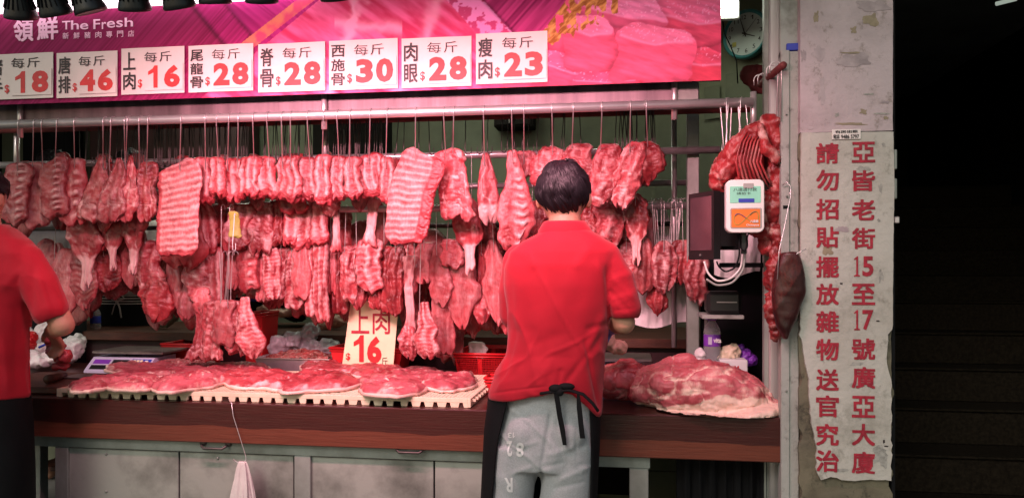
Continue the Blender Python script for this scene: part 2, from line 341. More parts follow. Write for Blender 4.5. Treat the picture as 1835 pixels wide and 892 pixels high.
wall('side_wall', 'dark_wall', (1.02, 8.9), (1.02, 3.34), .12, 3.11, -.12, '')
# angled partition carrying the clock
wall('corner_wall', 'green_wall', (.20, YB-.01), (.98, 5.12), .12, 3.11, .05, '')
struct('left_wall', 'dark_wall', -5.2, -5.05, 3.05, YB, .12, 3.11)
# dark stair entrance on the right, its lack of light put into near-black colours
xs0 = xat(1602, 2.9)
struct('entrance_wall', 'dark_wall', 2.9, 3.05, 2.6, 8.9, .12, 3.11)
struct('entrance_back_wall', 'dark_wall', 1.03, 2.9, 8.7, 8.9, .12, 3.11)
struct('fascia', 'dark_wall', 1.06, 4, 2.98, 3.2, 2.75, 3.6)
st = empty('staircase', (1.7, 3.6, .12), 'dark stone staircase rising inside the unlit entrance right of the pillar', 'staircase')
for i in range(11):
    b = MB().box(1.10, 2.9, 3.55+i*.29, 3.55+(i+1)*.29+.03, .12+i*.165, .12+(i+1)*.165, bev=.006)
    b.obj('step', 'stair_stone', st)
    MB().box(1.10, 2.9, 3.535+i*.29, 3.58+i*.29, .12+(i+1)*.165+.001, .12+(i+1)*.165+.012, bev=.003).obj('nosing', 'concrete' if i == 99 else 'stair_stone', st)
p = at(1803, 3, 5.0)
el = empty('entrance_lamp', p, 'small dim tube lamp under the ceiling inside the dark entrance', 'lamp')
MB().tube([p+(-.055, 0, -.012), p+(.055, 0, .012)], .012, 10).obj('tube', mat('dim_tube', (.5, .55, .5), .4, 0, 0, 5, 0, emis=(.6, .7, .6), es=.5), el, True)
MB().box(p[0]-.07, p[0]+.07, p[1]-.03, p[1]+.03, p[2]+.03, p[2]+.05, bev=.004).obj('housing', 'matt_black', el)
MB().tube([p+(0, 0, .05), (p[0], p[1], 3.0)], .006, 6).obj('cord', 'matt_black', el)

# pillar with painted notice
Yp = 2.90; x0, x1 = xat(1434, Yp), xat(1600, Yp)
pl = empty('pillar', ((x0+x1)/2, Yp+.2, .12), 'plastered concrete pillar carrying the red Chinese notice beside the dark entrance', 'pillar')
def rough_box(name, m, x0, x1, y0, y1, z0, z1, amp, parent, s=3):
    # front and side faces subdivided and slightly uneven
    nx, nz = 24, 120; V = []; Fc = []
    path = [(x0, y1)]+[(x0, y1+(y0-y1)*k/6) for k in range(1, 7)]+[(x0+(x1-x0)*k/nx, y0) for k in range(1, nx+1)]+[(x1, y0+(y1-y0)*k/6) for k in range(1, 7)]
    for j in range(nz+1):
        for q in path: V.append((q[0], q[1], z0+(z1-z0)*j/nz))
    V = np.array(V); n = len(path); d = amp*fbm(V*6, s)
    edge = ((np.abs(V[:, 0]-x0) < 1e-6) | (np.abs(V[:, 0]-x1) < 1e-6)) & (np.abs(V[:, 1]-y0) < 1e-6)
    V[:, 1] += np.where(np.abs(V[:, 1]-y0) < 1e-6, d, 0); V[:, 0] += np.where(np.abs(V[:, 0]-x1) < 1e-6, d, 0)+np.where(edge, amp*2*vn(V*25, s), 0)
    Fc = [(j*n+k, j*n+k+1, (j+1)*n+k+1, (j+1)*n+k) for j in range(nz) for k in range(n-1)]
    return mesh(name, V, Fc, m, parent)
zs = zat(236, 1515, Yp)
rough_box('upper_plaster', 'pillar_plaster', x0, x1, Yp, Yp+.42, zs, 3.3, .0005, pl)
rough_box('lower_plaster', 'pillar_raw', x0+.003, x1-.003, Yp+.012, Yp+.42, .12, zs-.001, .006, pl, 8)
# notice panel with a torn edge: outline given by points on the pillar face
out = [(1436, 238), (1601, 236), (1603, 330), (1601, 430), (1600, 590), (1591, 600), (1590, 640), (1597, 680), (1598, 861), (1560, 859), (1520, 861), (1488, 853), (1472, 858), (1462, 838), (1464, 800), (1455, 760), (1452, 720), (1447, 672), (1440, 630), (1434, 590)]
Pn = []
for i in range(len(out)):
    a, b_ = np.array(out[i], float), np.array(out[(i+1) % len(out)], float); k = max(2, int(np.linalg.norm(b_-a)/9))
    for j in range(k):
        q = a+(b_-a)*j/k; jag = .25 if q[1] < 585 else 1.1
        Pn.append(q+rng.normal(0, jag, 2))
V = [at(q[0], q[1], Yp-.004) for q in Pn]; n = len(V); V += [v+np.array([0, .016, 0]) for v in V]
notice = mesh('notice_panel', V, [tuple(range(n))[::-1]]+[(i, (i+1) % n, n+(i+1) % n, n+i) for i in range(n)], 'notice_paint', pl)
def pxtext(name, items, Y, m, parent, lift=.0025, shear=0):
    """items: (text, px0, px1, py0, py1, bold[,flip]) -> lettering on the plane y=Y"""
    L_ = []
    for it in items:
        a = at(it[1], it[4], Y); b_ = at(it[2], it[3], Y); L_.append((it[0], a[0], b_[0], a[2], b_[2])+tuple(it[5:]))
    return lettering(name, L_, (0, Y, 0), (1, 0, 0), (0, 0, 1), (0, -1, 0), m, parent, lift, shear)
L1 = list(zip('請勿招貼擺放雜物送官究治', [275, 323, 375, 425, 478, 527, 576, 626, 680, 727, 778, 825]))
L2 = list(zip(['亞', '皆', '老', '街', '15', '至', '17', '號', '廣', '亞', '大', '廈'], [273, 324, 376, 427, 477, 527, 573, 625, 676, 728, 778, 828]))
it = [(c, 1462, 1503, y-19, y+19, .028) for c, y in L1]+[(c, 1526, 1568, y-19, y+19, .028) for c, y in L2 if len(c) == 1]
for c, y in L2:
    if len(c) == 2: it += [('I1', 1530, 1541, y-18, y+18, 0), (c[1], 1545, 1565, y-18, y+18, .03)]
for q_ in it: pxtext('painted_character', [q_], Yp-.004, 'sign_red', pl)
stk = tag(MB().box(*(lambda a, b_: (a[0], b_[0], Yp-.009, Yp-.006, a[2], b_[2]))(at(1490, 251, Yp), at(1541, 232, Yp))).obj('sticker', 'paper', pl))
pxtext('sticker_lettering', [('9486 5797', 1507, 1539, 241, 249, .02), ('有房出租', 1496, 1537, 233, 239, .01), ('電話', 1493, 1504, 241, 249, .01)], Yp-.009, 'ink_black', stk)

def patch(name, px_, py_, w_, h_, m_, parent, off, sd, n_=36):
    r_ = np.random.default_rng(sd); a = np.arange(n_)*2*math.pi/n_; k = .78+.30*fbm(np.stack([np.cos(a)*2.2+sd, np.sin(a)*2.2, a*0], 1), sd % 40, 4); sup = (np.abs(np.cos(a))**4+np.abs(np.sin(a))**4)**(-.25)
    V = [at(px_+w_*sup[i]*k[i]*math.cos(a[i]), py_+h_*sup[i]*k[i]*math.sin(a[i]), Yp-off) for i in range(n_)]; V += [v+np.array([0, .0004, 0]) for v in V]
    return mesh(name, V, [tuple(range(n_))[::-1]]+[(i, (i+1) % n_, n_+(i+1) % n_, n_+i) for i in range(n_)], m_, parent)
mat('old_glue', (.31, .25, .17), .7, 0, .2, 30, .1, 60); mat('scuff_grey', (.34, .33, .30), .7, 0, .3, 60, .1, 60); mat('paint_light', (.46, .385, .40), .7, 0, .15, 20, .1, 60); mat('paint_dark', (.42, .345, .36), .8, 0, .25, 12, .2, 60)
for i, (a_, b__, w_, h_, m_) in enumerate(((1525, 222, 30, 2.6, 'old_glue'), (1560, 36, 14, 12, 'old_glue'), (1530, 55, 7, 8, 'old_glue'), (1463, 30, 6, 10, 'old_glue'), (1525, 95, 22, 2, 'old_glue'), (1565, 10, 30, 12, 'paint_dark'), (1466, 96, 13, 15, 'paint_dark'), (1530, 108, 34, 14, 'paint_dark'), (1586, 183, 9, 2.5, 'paint_dark'), (1558, 169, 11, 2, 'scuff_grey'), (1580, 204, 13, 1.6, 'scuff_grey'), (1588, 211, 6, 3, 'old_glue'), (1452, 229, 6, 3, 'paint_light'), (1500, 206, 5, 4, 'scuff_grey'), (1548, 200, 8, 5, 'old_glue'), (1440, 100, 5, 12, 'paint_dark'), (1472, 160, 6, 30, 'paint_light'))):
    patch('wall_stain', a_, b__, w_, h_, m_, pl, .0011+.00006*i, i+3)
for i, (a_, b__, w_, h_, m_) in enumerate(((1535, 652, 12, 4, 'scuff_grey'), (1532, 690, 10, 5, 'scuff_grey'), (1545, 668, 3, 9, 'scuff_grey'), (1541, 745, 4, 10, 'scuff_grey'), (1584, 790, 2, 4, 'ink_black'), (1588, 799, 5, 1.4, 'ink_black'), (1548, 303, 14, 6, 'scuff_grey'), (1578, 338, 4, 9, 'scuff_grey'), (1579, 495, 5, 12, 'scuff_grey'), (1510, 410, 15, 7, 'paint_dark'), (1484, 448, 10, 11, 'old_glue'), (1508, 508, 3, 2, 'ink_black'), (1573, 575, 4, 1.5, 'ink_black'), (1584, 260, 4, 4, 'scuff_grey'), (1575, 395, 3, 4, 'scuff_grey'), (1505, 842, 16, 4, 'scuff_grey'), (1580, 815, 16, 22, 'scuff_grey'))):
    patch('scuff_mark', a_, b__, w_, h_, m_, pl, .0042+.00006*i, i+40)
# door strip at the pillar's right edge
dp = empty('door_frame', (x1+.01, 3.0, .12), 'narrow grey metal door frame with a small latch at the right edge of the pillar', 'door frame')
MB().box(x1+.001, x1+.012, Yp+.015, Yp+.05, .12, 2.7).obj('jamb', 'matt_black', dp)
for a, b_ in ((268, 303), (320, 356)): MB().box(x1+.004, x1+.014, Yp-.001, Yp+.012, zat(b_, 1604, Yp), zat(a, 1604, Yp), bev=.002).obj('hinge', 'galv', dp)
MB().box(x1+.006, x1+.022, Yp-.004, Yp+.014, zat(400, 1606, Yp), zat(388, 1606, Yp), bev=.003).obj('latch', 'steel', dp)

# posts left of the pillar
Yq = 2.93
a, b_ = xat(1400, Yq), xat(1432, Yq); zt = zat(90, 1415, Yq)
gp = empty('angle_post', ((a+b_)/2, Yq, .12), 'grey painted steel angle post with rust spots and a hook, left of the pillar', 'post')
MB().box(a, a+.028, Yq, Yq+.006, .12, zt, bev=.001).box(a+.0285, b_, Yq+.008, Yq+.016, .12, zt-.003, bev=.001).box(a, a+.006, Yq+.0065, Yq+.06, .12, zt, bev=.001).obj('angle_bar', 'post_paint', gp)
q = at(1409, 372, Yq-.005); MB().box(q[0]-.010, q[0]+.012, Yq-.002, Yq+.0, q[2]-.004, q[2]+.008).obj('slot', 'matt_black', gp)
for (px, py) in ((1409, 205), (1410, 352), (1411, 560), (1409, 700)):
    q = at(px, py, Yq-.004); MB().ball(q, (.004, .003, .004), 8, 6).obj('rivet', 'galv', gp, True)
q0 = at(1409, 352, Yq-.02)
wr = MB().tube([at(1402, 332, Yq-.01), at(1410, 326, Yq-.02), at(1417, 335, Yq-.02), at(1416, 355, Yq-.03), at(1405, 410, Yq-.06), at(1396, 450, Yq-.08), at(1393, 500, Yq-.09)], .0018, 6).obj('hanging_wire', 'steel', smooth=True)
tag(wr, 'thin bent wire hanging from the grey angle post down to the liver', 'wire')
MB().box(a-.0, b_+.006, Yq+.02, Yq+.05, zt-.02, 3.0, bev=.002).obj('upper_trim', 'grey_paint', gp)
tp = tag(MB().box(a+.02, b_+.004, Yq+.004, Yq+.0185, zat(90, 1420, Yq)+.0, zat(77, 1420, Yq), bev=.002).obj('blue_tape', 'blue', gp))
Ys = 3.06; a, b_ = xat(1379, Ys), xat(1405, Ys)
sp_ = empty('steel_column', ((a+b_)/2, Ys, .12), 'tall square stainless column reflecting pink light behind the short rusty rail', 'column')
MB().box(a, b_, Ys, Ys+.07, .12, 3.0, bev=.004).obj('shaft', 'brushed', sp_); MB().box(b_+.0005, b_+.006, Ys-.006, Ys+.03, .12, 3.0).obj('trim_left', 'steel', sp_).name = 'edge_trim'
MB().box(a-.016, a-.0005, Ys+.02, Ys+.06, .12, 3.0).obj('edge_trim', 'galv', sp_)
Yg = 3.55; a, b_ = xat(1231, Yg), xat(1253, Yg)
gpost = tag(MB().box(a, b_, Yg, Yg+.05, .12, zat(150, 1240, Yg), bev=.003).obj('channel_post', 'galv'), 'dull galvanised channel post behind the payment screen', 'post')

# ================================================================== STALL FRONT: banner
Yb = 3.0; zt, zb = zat(5, 470, Yb), zat(166, 646, Yb); xr = xat(1292, Yb); xl = -2.95
bn = empty('shop_banner', ((xl+xr)/2, Yb, zb), 'magenta shop banner printed with raw pork above the hanging meat', 'banner')
nx, nz = 1000, 165
X = np.linspace(xl, xr, nx); Z = np.linspace(zb, 2.52, nz); XX, ZZ = np.meshgrid(X, Z); P = np.stack([XX.ravel(), np.full(XX.size, Yb), ZZ.ravel()], 1)
dxy = P-[0, 0, CZ]; s_, c_ = math.sin(YAW), math.cos(YAW); dep = -s_*dxy[:, 0]+c_*dxy[:, 1]; lat = c_*dxy[:, 0]+s_*dxy[:, 1]
px = 917.5+F*lat/dep; py = HOR-F*dxy[:, 2]/dep
def mixc(A, B, t): return A+(B-A)*np.clip(t, 0, 1)[:, None]
def col(*c): return np.array(c, float)[None]
Q = np.stack([px, py, px*0], 1)
u = (px*.82+py*.57); v = (-px*.57+py*.82)
strp = .5+.5*vn(np.stack([v*.0+(px*.75+py*.66)*.42, v*.008, px*0], 1), 2)
C = mixc(col(.17, .006, .05), col(.30, .025, .10), strp)
strp2 = .5+.5*vn(np.stack([(px*.62-py*.78)*.38, u*.006, px*0], 1), 5)
def below(x0, y0, x1, y1): return (px-x0)*(y1-y0)-(py-y0)*(x1-x0)   # sign of the side of a line
def band(x0, y0, x1, y1, wd): 
    L_ = math.hypot(x1-x0, y1-y0); return below(x0, y0, x1, y1)/L_
# crossing boards, left
d1 = band(352, 20, 452, 140, 0); C = mixc(C, mixc(col(.22, .008, .07), col(.42, .03, .16), strp), sst(-1, 1, d1)); C = C*(1-.55*np.exp(-(d1/5)**2))[:, None]
d2 = band(408, 12, 465, 80, 0); C = mixc(C, mixc(col(.26, .01, .10), col(.48, .04, .20), strp2), sst(-1, 1, d2)); C = C*(1-.5*np.exp(-(d2/5)**2))[:, None]
# meat photograph
d3 = band(575, 0, 460, 85, 0); m3 = sst(-1, 1, -band(460, 85, 575, 0, 0)*-1)
inm = sst(-1.5, 1.5, -d3) if False else sst(-1.5, 1.5, band(575, -5, 455, 90, 0)*1.0)
fib = fbm(np.stack([u*.02, v*.09, px*0], 1), 9, 4); fat = np.exp(-((px-632-12*fbm(Q*.03, 4)-(py-40)*-.35)/(9+4*fib))**2)+.8*np.exp(-((py-46-(px-640)*.1-6*fbm(Q*.04, 6))/9)**2)*(px > 600)*(px < 720)
fat = fat+.7*np.exp(-((px-760-(60-py)*.4-8*fbm(Q*.03, 14))/10)**2)
mc = mixc(col(.55, .05, .11), col(.80, .20, .30), .5+.6*fib); mc = mixc(mc, col(.92, .52, .50), fat)
side = np.where((px > 470+(85-py)*1.2) & (px < 800+py*.9), 1, 0)
C = np.where(side[:, None] > 0, mc, C)
ow = band(462, 85, 565, 5, 0); C = np.where(((np.abs(ow-14) < 10) & (py < 90) & (px < 620))[:, None], mixc(col(.65, .30, .12), col(.60, .10, .14), .5+fbm(Q*.06, 3)), C)
# white plank and right boards
wd = np.where((px > 800+py*.9) & (px < 865+py*.9) & (py < 62), 1, 0); sp2 = sst(.2, .5, fbm(Q*.12, 21))
C = np.where(wd[:, None] > 0, mixc(col(.80, .40, .52), col(.50, .08, .16), sp2), C)
rb = (px > 865+py*.95) | ((px > 800+py*.9) & (py >= 62)); rt = mixc(col(.20, .008, .07), col(.48, .06, .18), .5+.7*vn(np.stack([(px*.75+py*.66)*.28, v*.01+3, px*0], 1), 8))
C = np.where(rb[:, None], rt, C); dd = px-865-py*.95; C = C*(1-.5*np.exp(-(dd/5)**2)*(px > 700))[:, None]
# right photograph: pale pork, cubes, herb
er = px-(1012-py*1.0)-0; inR = (px > 1015-py*.75) | ((py > 95) & (px > 985+(py-95)*.0))
gr = fbm(np.stack([px*.05, py*.05, px*0], 1), 31, 5); bgc = mixc(col(.78, .16, .22), col(.90, .42, .48), .5+.8*gr)
bgc = mixc(bgc, col(.55, .03, .06), sst(20, 90, py)*.8); C = np.where(inR[:, None], bgc, C)
def lump(cx, cy, rx, ry, rot, c1, c2, top, seed, ex=2.6):
    global C
    ca, sa = math.cos(rot), math.sin(rot); X_ = ((px-cx)*ca+(py-cy)*sa)/rx; Y_ = (-(px-cx)*sa+(py-cy)*ca)/ry
    wob = .16*fbm(Q*.02+seed, seed, 4); r = (np.abs(X_)**ex+np.abs(Y_)**ex)**(1/ex)+wob
    ins = sst(1.0, .97, r)*(1 if True else 0); tt = sst(.10, -.06, Y_+.10*vn(Q*.03, seed)+.22*np.abs(X_)-top+.1)*(.75+.25*sst(-.9, .2, X_+Y_*.5))
    cc = mixc(col(*c2), col(*c1), tt); cc = (cc*.85+.06)*(.98+.22*fbm(np.stack([(px+py*.4)*.035, (py-px*.3)*.15, px*0], 1), seed+40, 4))[:, None].clip(.55, 1.5); edge_ = np.exp(-((Y_+.10*vn(Q*.03, seed)+.22*np.abs(X_)-top+.08)/.05)**2); cc = mixc(cc, col(.90, .50, .52), edge_*.45*(r < .9)); cc = mixc(cc, col(.92, .66, .66), sst(.62, .85, fbm(Q*.30, seed+3))*.55*tt)
    cc = cc*(1-.38*sst(.7, 1.0, r)*sst(-.3, .7, Y_))[:, None]; C = C*(1-.22*np.exp(-((r-1)/.12)**2)*inR)[:, None]; sel = inR.astype(float)*ins; C = mixc(C, cc, sel)
lump(1250, 35, 75, 55, 0, (.82, .20, .27), (.70, .05, .09), .2, 61)
lump(1110, 15, 75, 38, .2, (.86, .34, .40), (.74, .12, .18), .5, 62)
lump(1005, 126, 52, 32, .3, (.72, .12, .17), (.60, .05, .09), .1, 63)
lump(1085, 150, 60, 22, 0, (.66, .07, .12), (.55, .03, .06), 0, 64)
lump(1260, 130, 80, 42, .0, (.70, .06, .09), (.62, .02, .035), -.2, 65)
lump(1058, 80, 45, 52, .05, (.84, .28, .32), (.74, .09, .13), -.25, 66, 3.4)
lump(1172, 98, 72, 58, .12, (.84, .26, .30), (.76, .10, .14), -.22, 67, 3.8)
hb = fbm(np.stack([px*.11, py*.06, px*0], 1), 71, 3); hm = inR & (px < 1108) & (py < 78-(px-985)*.45+10*hb) & (hb > -.35)
C = np.where(hm[:, None], mixc(col(.30, .16, .02), col(.72, .55, .10), .5+1.0*fbm(np.stack([(px+py)*.16, (px-py)*.05, px*0], 1), 72, 3)), C)
C = np.clip(C*np.array([[.98, .60, 1.0]]), .003, .85)
me = bpy.data.meshes.new('print'); idx = np.arange(nx*nz).reshape(nz, nx); Fq = np.stack([idx[:-1, :-1], idx[:-1, 1:], idx[1:, 1:], idx[1:, :-1]], -1).reshape(-1, 4)
me.vertices.add(len(P)); me.vertices.foreach_set('co', P.ravel()); me.loops.add(Fq.size); me.loops.foreach_set('vertex_index', Fq.ravel().astype(np.int32)); me.polygons.add(len(Fq)); me.polygons.foreach_set('loop_start', np.arange(0, Fq.size, 4, dtype=np.int32)); me.update()
ca = me.color_attributes.new('print', 'FLOAT_COLOR', 'POINT'); ca.data.foreach_set('color', np.concatenate([C, np.ones((len(C), 1))], 1).astype(np.float32).ravel())
m = bpy.data.materials.new('banner_print'); m.use_nodes = True; n = m.node_tree; vc = n.nodes.new('ShaderNodeVertexColor'); vc.layer_name = 'print'; n.links.new(vc.outputs[0], n.nodes['Principled BSDF'].inputs['Base Color']); n.nodes['Principled BSDF'].inputs['Roughness'].default_value = .6; n.nodes['Principled BSDF'].inputs['Specular IOR Level'].default_value = .15
me.materials.append(m); o = bpy.data.objects.new('printed_sheet', me); COL.objects.link(o); o.parent = bn; o.matrix_parent_inverse = pmat(bn).inverted()
MB().box(xl, xr-.001, Yb+.001, Yb+.02, zb+.001, 2.52).obj('backing_board', 'matt_black', bn)
for q_ in ([('領', 25, 61, 33, 76, .026), ('鮮', 67, 105, 29, 73, .026)]+[(c, x, x+wd_, y0, y1, .012) for c, x, wd_, y0, y1 in
    [('T', 112, 15, 38, 54), ('h', 128, 14, 37, 54), ('e', 144, 15, 42, 54), ('F', 168, 12, 35, 53), ('r', 183, 8, 40, 53), ('e', 192, 15, 38, 51), ('s', 209, 12, 37, 50), ('h', 224, 15, 32, 49)]]
    +[(c, 113+i*19.5, 124+i*19.5, 59-i*.7, 71-i*.7, .012) for i, c in enumerate('新鮮豬肉專門店')]): pxtext('logo_character', [q_], Yb, 'logo_pink', bn)
# price cards
cards = [('豬手', '18', (-22, 95, 96, 179)), ('唐排', '46', (102, 92, 211, 176)), ('上肉', '16', (218, 84, 331, 170)), ('尾龍骨', '28', (338, 79, 454, 166)), ('脊骨', '28', (463, 76, 583, 166)), ('西施骨', '30', (590, 70, 713, 162)), ('肉眼', '28', (720, 66, 845, 158)), ('瘦肉', '23', (853, 57, 981, 151))]
tl = ['partly outside the frame at far left', 'second from the left end', 'third from the left end', 'fourth from the left, three small characters', 'fifth from the left end', 'sixth from the left, three small characters', 'second from the right end', 'last on the right beside the printed pork cubes']
for (nm, pr, (a0, b0, a1, b1)), tx in zip(cards, tl):
    A = at(a0, b1, Yb-.006); B = at(a1, b0, Yb-.006); A[2] = at((a0+a1)/2, b1-1.5, Yb-.006)[2]; B[2] = at((a0+a1)/2, b0+1.5, Yb-.006)[2]
    w_, h_ = B[0]-A[0], B[2]-A[2]; c = empty('price_card', ((A[0]+B[0])/2, Yb-.006, A[2]), 'white price card reading %s %s, %s' % (nm, pr, tx), 'price card', 'price cards on the banner')
    r_ = rng.normal(0, .006)
    # slightly warped laminated sheet
    gx, gz = 14, 10; V = []
    for j in range(gz+1):
        for i in range(gx+1): V.append((A[0]+w_*i/gx, 0, A[2]+h_*j/gz))
    V = np.array(V); V[:, 1] = Yb-.008-.0015*vn(V*14, int(a0) % 7); Fc = [(j*(gx+1)+i, j*(gx+1)+i+1, (j+1)*(gx+1)+i+1, (j+1)*(gx+1)+i) for j in range(gz) for i in range(gx)]
    mesh('laminated_sheet', V, Fc, 'film', c, True)
    k = len(nm); O = (A[0], Yb-.0105, A[2]); L_ = []
    for i, ch in enumerate(nm):
        hh = .86/k; L_.append((ch, .035*w_, .235*w_, (.93-(i+1)*hh+.06/k)*h_, (.93-i*hh-.02)*h_, .022))
    L_ += [('每', .37*w_, .57*w_, .68*h_, .90*h_, 0), ('斤', .61*w_, .80*w_, .68*h_, .90*h_, 0)]
    for q_ in L_: lettering('character', [q_], O, (1, 0, 0), (0, 0, 1), (0, -1, 0), 'ink_black', c, .0)
    MB().box(A[0]+.38*w_, A[0]+.985*w_, Yb-.0125, Yb-.0112, A[2]+.07*h_, A[2]+.64*h_).obj('number_sleeve', 'film', c)
    xx = .40
    for j, ch in enumerate(pr): lettering('digit', [(ch, (xx+.29*j+(.04 if ch == '1' else 0))*w_, (xx+(.25 if ch != '1' else .19)+.29*j)*w_, .12*h_, .60*h_, .05)], O, (1, 0, 0), (0, 0, 1), (0, -1, 0), 'ink_red', c, .003)
    lettering('dollar_sign', [('$', .27*w_, .34*w_, .12*h_, .32*h_, .02)], O, (1, 0, 0), (0, 0, 1), (0, -1, 0), 'ink_red', c, .0)
# stainless apron strip beneath the banner
Yk = 3.105; z0, z1 = zat(214, 480, Yk), zb+.06
ss = empty('steel_fascia', (-1.2, Yk, z0), 'stainless steel strip between the banner and the top meat rail', 'steel panel')
xj = [-2.95, xat(40, Yk), xat(583, Yk), xat(1208, Yk)]
for i in range(3): MB().box(xj[i]+.004, xj[i+1]-.004, Yk, Yk+.012, z0, z1, bev=.002).obj('panel', 'fascia_steel', ss)
MB().box(xj[3]+.002, xat(1252, Yk), Yk+.002, Yk+.012, z0, z1, bev=.002).obj('panel', 'galv', ss)
for x in xj[1:]: MB().tube([(x, Yk-.012, z0-.05), (x, Yk-.012, z1)], .012, 12).obj('joint_tube', 'steel', ss, True)
# ================================================================== rails
rl = []
def rail(name, pa, pb, Y, r, m, label, ends=True):
    z = (at(*pa, Y)[2]+at(*pb, Y)[2])/2; xa, xb = at(*pa, Y)[0], at(*pb, Y)[0]
    o = MB().tube([(xa, Y, z), ((xa+xb)/2, Y, z), (xb, Y, z)], r, 16).obj(name, m, smooth=False); 
    for p_ in o.data.polygons: p_.use_smooth = len(p_.vertices) == 4
    return tag(o, label, 'rail'), z
YA, YBr, YC, YD, YE = 3.06, 3.42, 3.62, 3.78, 3.9
_, ZA = rail('hanging_rail', (-60, 226), (1350, 183), YA, .0185, 'steel', 'bright stainless rail nearest the front, topmost, carrying the long hooks')
_, ZA2 = rail('hanging_rail', (-60, 231), (1345, 200), 3.42, .016, 'rust_red', 'dark reddish rail just behind and below the topmost bright rail')
_, ZB = rail('hanging_rail', (-60, 296), (1290, 270), 3.50, .016, 'steel', 'bright stainless rail running behind the tops of the upper row of meat')
_, ZC = rail('hanging_rail', (-60, 352), (1230, 322), YD, .014, 'steel', 'thin middle rail seen behind the single leaf shaped cut')
_, ZD = rail('hanging_rail', (-60, 392), (1232, 358), YC, .0155, 'steel', 'stainless rail carrying the middle row of meat')
_, ZE = rail('hanging_rail', (-60, 412), (1225, 400), YE, .012, 'dark_hook', 'lowest dark rail hidden behind the middle row of meat')
def post(px, Y, ztop, zbot, r, m, label):
    x = xat(px, Y); o = MB().tube([(x, Y, zbot), (x, Y, ztop)], r, 12).obj('rail_post', m, smooth=True); return tag(o, label, 'post')
post(1208, 3.72, 2.05, .95, .013, 'steel', 'thin stainless upright crossing the rails left of the channel post')
post(583, 3.45, 2.05, 1.74, .012, 'steel', 'thin stainless upright behind the rails under the fifth price card')
post(30, 3.45, 2.05, 1.74, .014, 'steel', 'thin stainless upright at the far left end of the rails')
post(1350, 3.08, zat(165, 1350, 3.08), zat(238, 1350, 3.08), .012, 'brushed', 'steel upright closing the right end of the topmost rail')
# short rusty rail running toward the camera
q0, q1 = at(1362, 160, 3.2), at(1404, 108, 2.90); q1[2] = q0[2] = (q0[2]+q1[2])/2
tag(MB().tube([q0, (q0+q1)/2, q1], .013, 14).obj('side_rail', 'rust_red', smooth=True), 'short rust red rail running toward the camera under the steel column', 'rail')

# ================================================================== COUNTER
Yf = 2.95; xa, xb = -3.3, xat(1410, Yf); zt, zb_ = .775, .613
ct = empty('counter', ((xa+xb)/2, 3.5, .12), 'long dark wooden topped butcher counter on a galvanised steel cabinet', 'counter')
MB().box(xa, xb, Yf, 4.1, zb_, zt, bev=.004).obj('counter_top', 'counter_wood', ct)
zc = zat(828, 700, Yf+.02)
MB().box(xat(50, Yf), xat(1165, Yf+.03), Yf+.03, 4.0, zat(822, 700, Yf+.03), zb_-.001, bev=.002).obj('frame_rail', 'galv', ct)
zr = zat(822, 700, Yf+.03)-.001
for (p0, p1) in ((98, 121), (527, 556), (1128, 1162)):
    MB().box(xat(p0, Yf+.03), xat(p1, Yf+.03), Yf+.031, Yf+.08, .12, zr, bev=.002).obj('leg', 'galv', ct)
for (p0, p1) in ((122, 320), (322, 526), (557, 777), (779, 1060)):
    MB().box(xat(p0, Yf+.045)+.001, xat(p1, Yf+.045)-.001, Yf+.045, Yf+.06, .20, zr-.004, bev=.002).obj('door', 'galv_door', ct)
for p in (385, 735):
    c = at(p, 798 if p < 500 else 805, Yf+.02); h = MB(); pts = [c+(-.055, .01, .006), c+(-.052, -.012, .0), c+(-.04, -.018, -.008), c+(.04, -.018, -.008), c+(.052, -.012, 0), c+(.055, .01, .006)]
    h.tube(pts, .005, 8).ball(c+(-.055, .006, .008), (.014, .008, .012)).ball(c+(.055, .006, .008), (.014, .008, .012)); h.obj('handle', 'dark_hook', ct, True)
for (px_, py_) in ((190, 813), (190, 880), (390, 820)):
    q = at(px_, py_, Yf+.043); MB().ball(q, (.006, .004, .006), 10, 6).obj('rivet', 'galv', ct, True)
MB().box(xat(122, 3.0), xat(1128, 3.0), 3.9, 3.95, .2, zr-.01).obj('back_panel', 'dark_wall', ct)
# dark cloth and crates under the right end
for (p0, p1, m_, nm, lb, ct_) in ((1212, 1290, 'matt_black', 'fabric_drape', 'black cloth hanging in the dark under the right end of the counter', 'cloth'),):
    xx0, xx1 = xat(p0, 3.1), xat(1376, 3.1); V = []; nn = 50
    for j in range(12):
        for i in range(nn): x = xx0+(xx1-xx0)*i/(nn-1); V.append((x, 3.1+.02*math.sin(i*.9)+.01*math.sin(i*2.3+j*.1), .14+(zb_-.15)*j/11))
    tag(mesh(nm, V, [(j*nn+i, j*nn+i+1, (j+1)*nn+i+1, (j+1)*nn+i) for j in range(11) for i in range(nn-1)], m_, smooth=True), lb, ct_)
tw = empty('under_wall', (0, 4.2, .12), 'low greenish tiled wall seen under the right end of the counter', 'tiled wall')
for i in range(7):
    for j in range(4): MB().box(-.55+i*.202, -.55+i*.202+.198, 4.12, 4.135, .12+j*.15, .12+j*.15+.146, bev=.002).obj('tile', 'green_wall', tw)
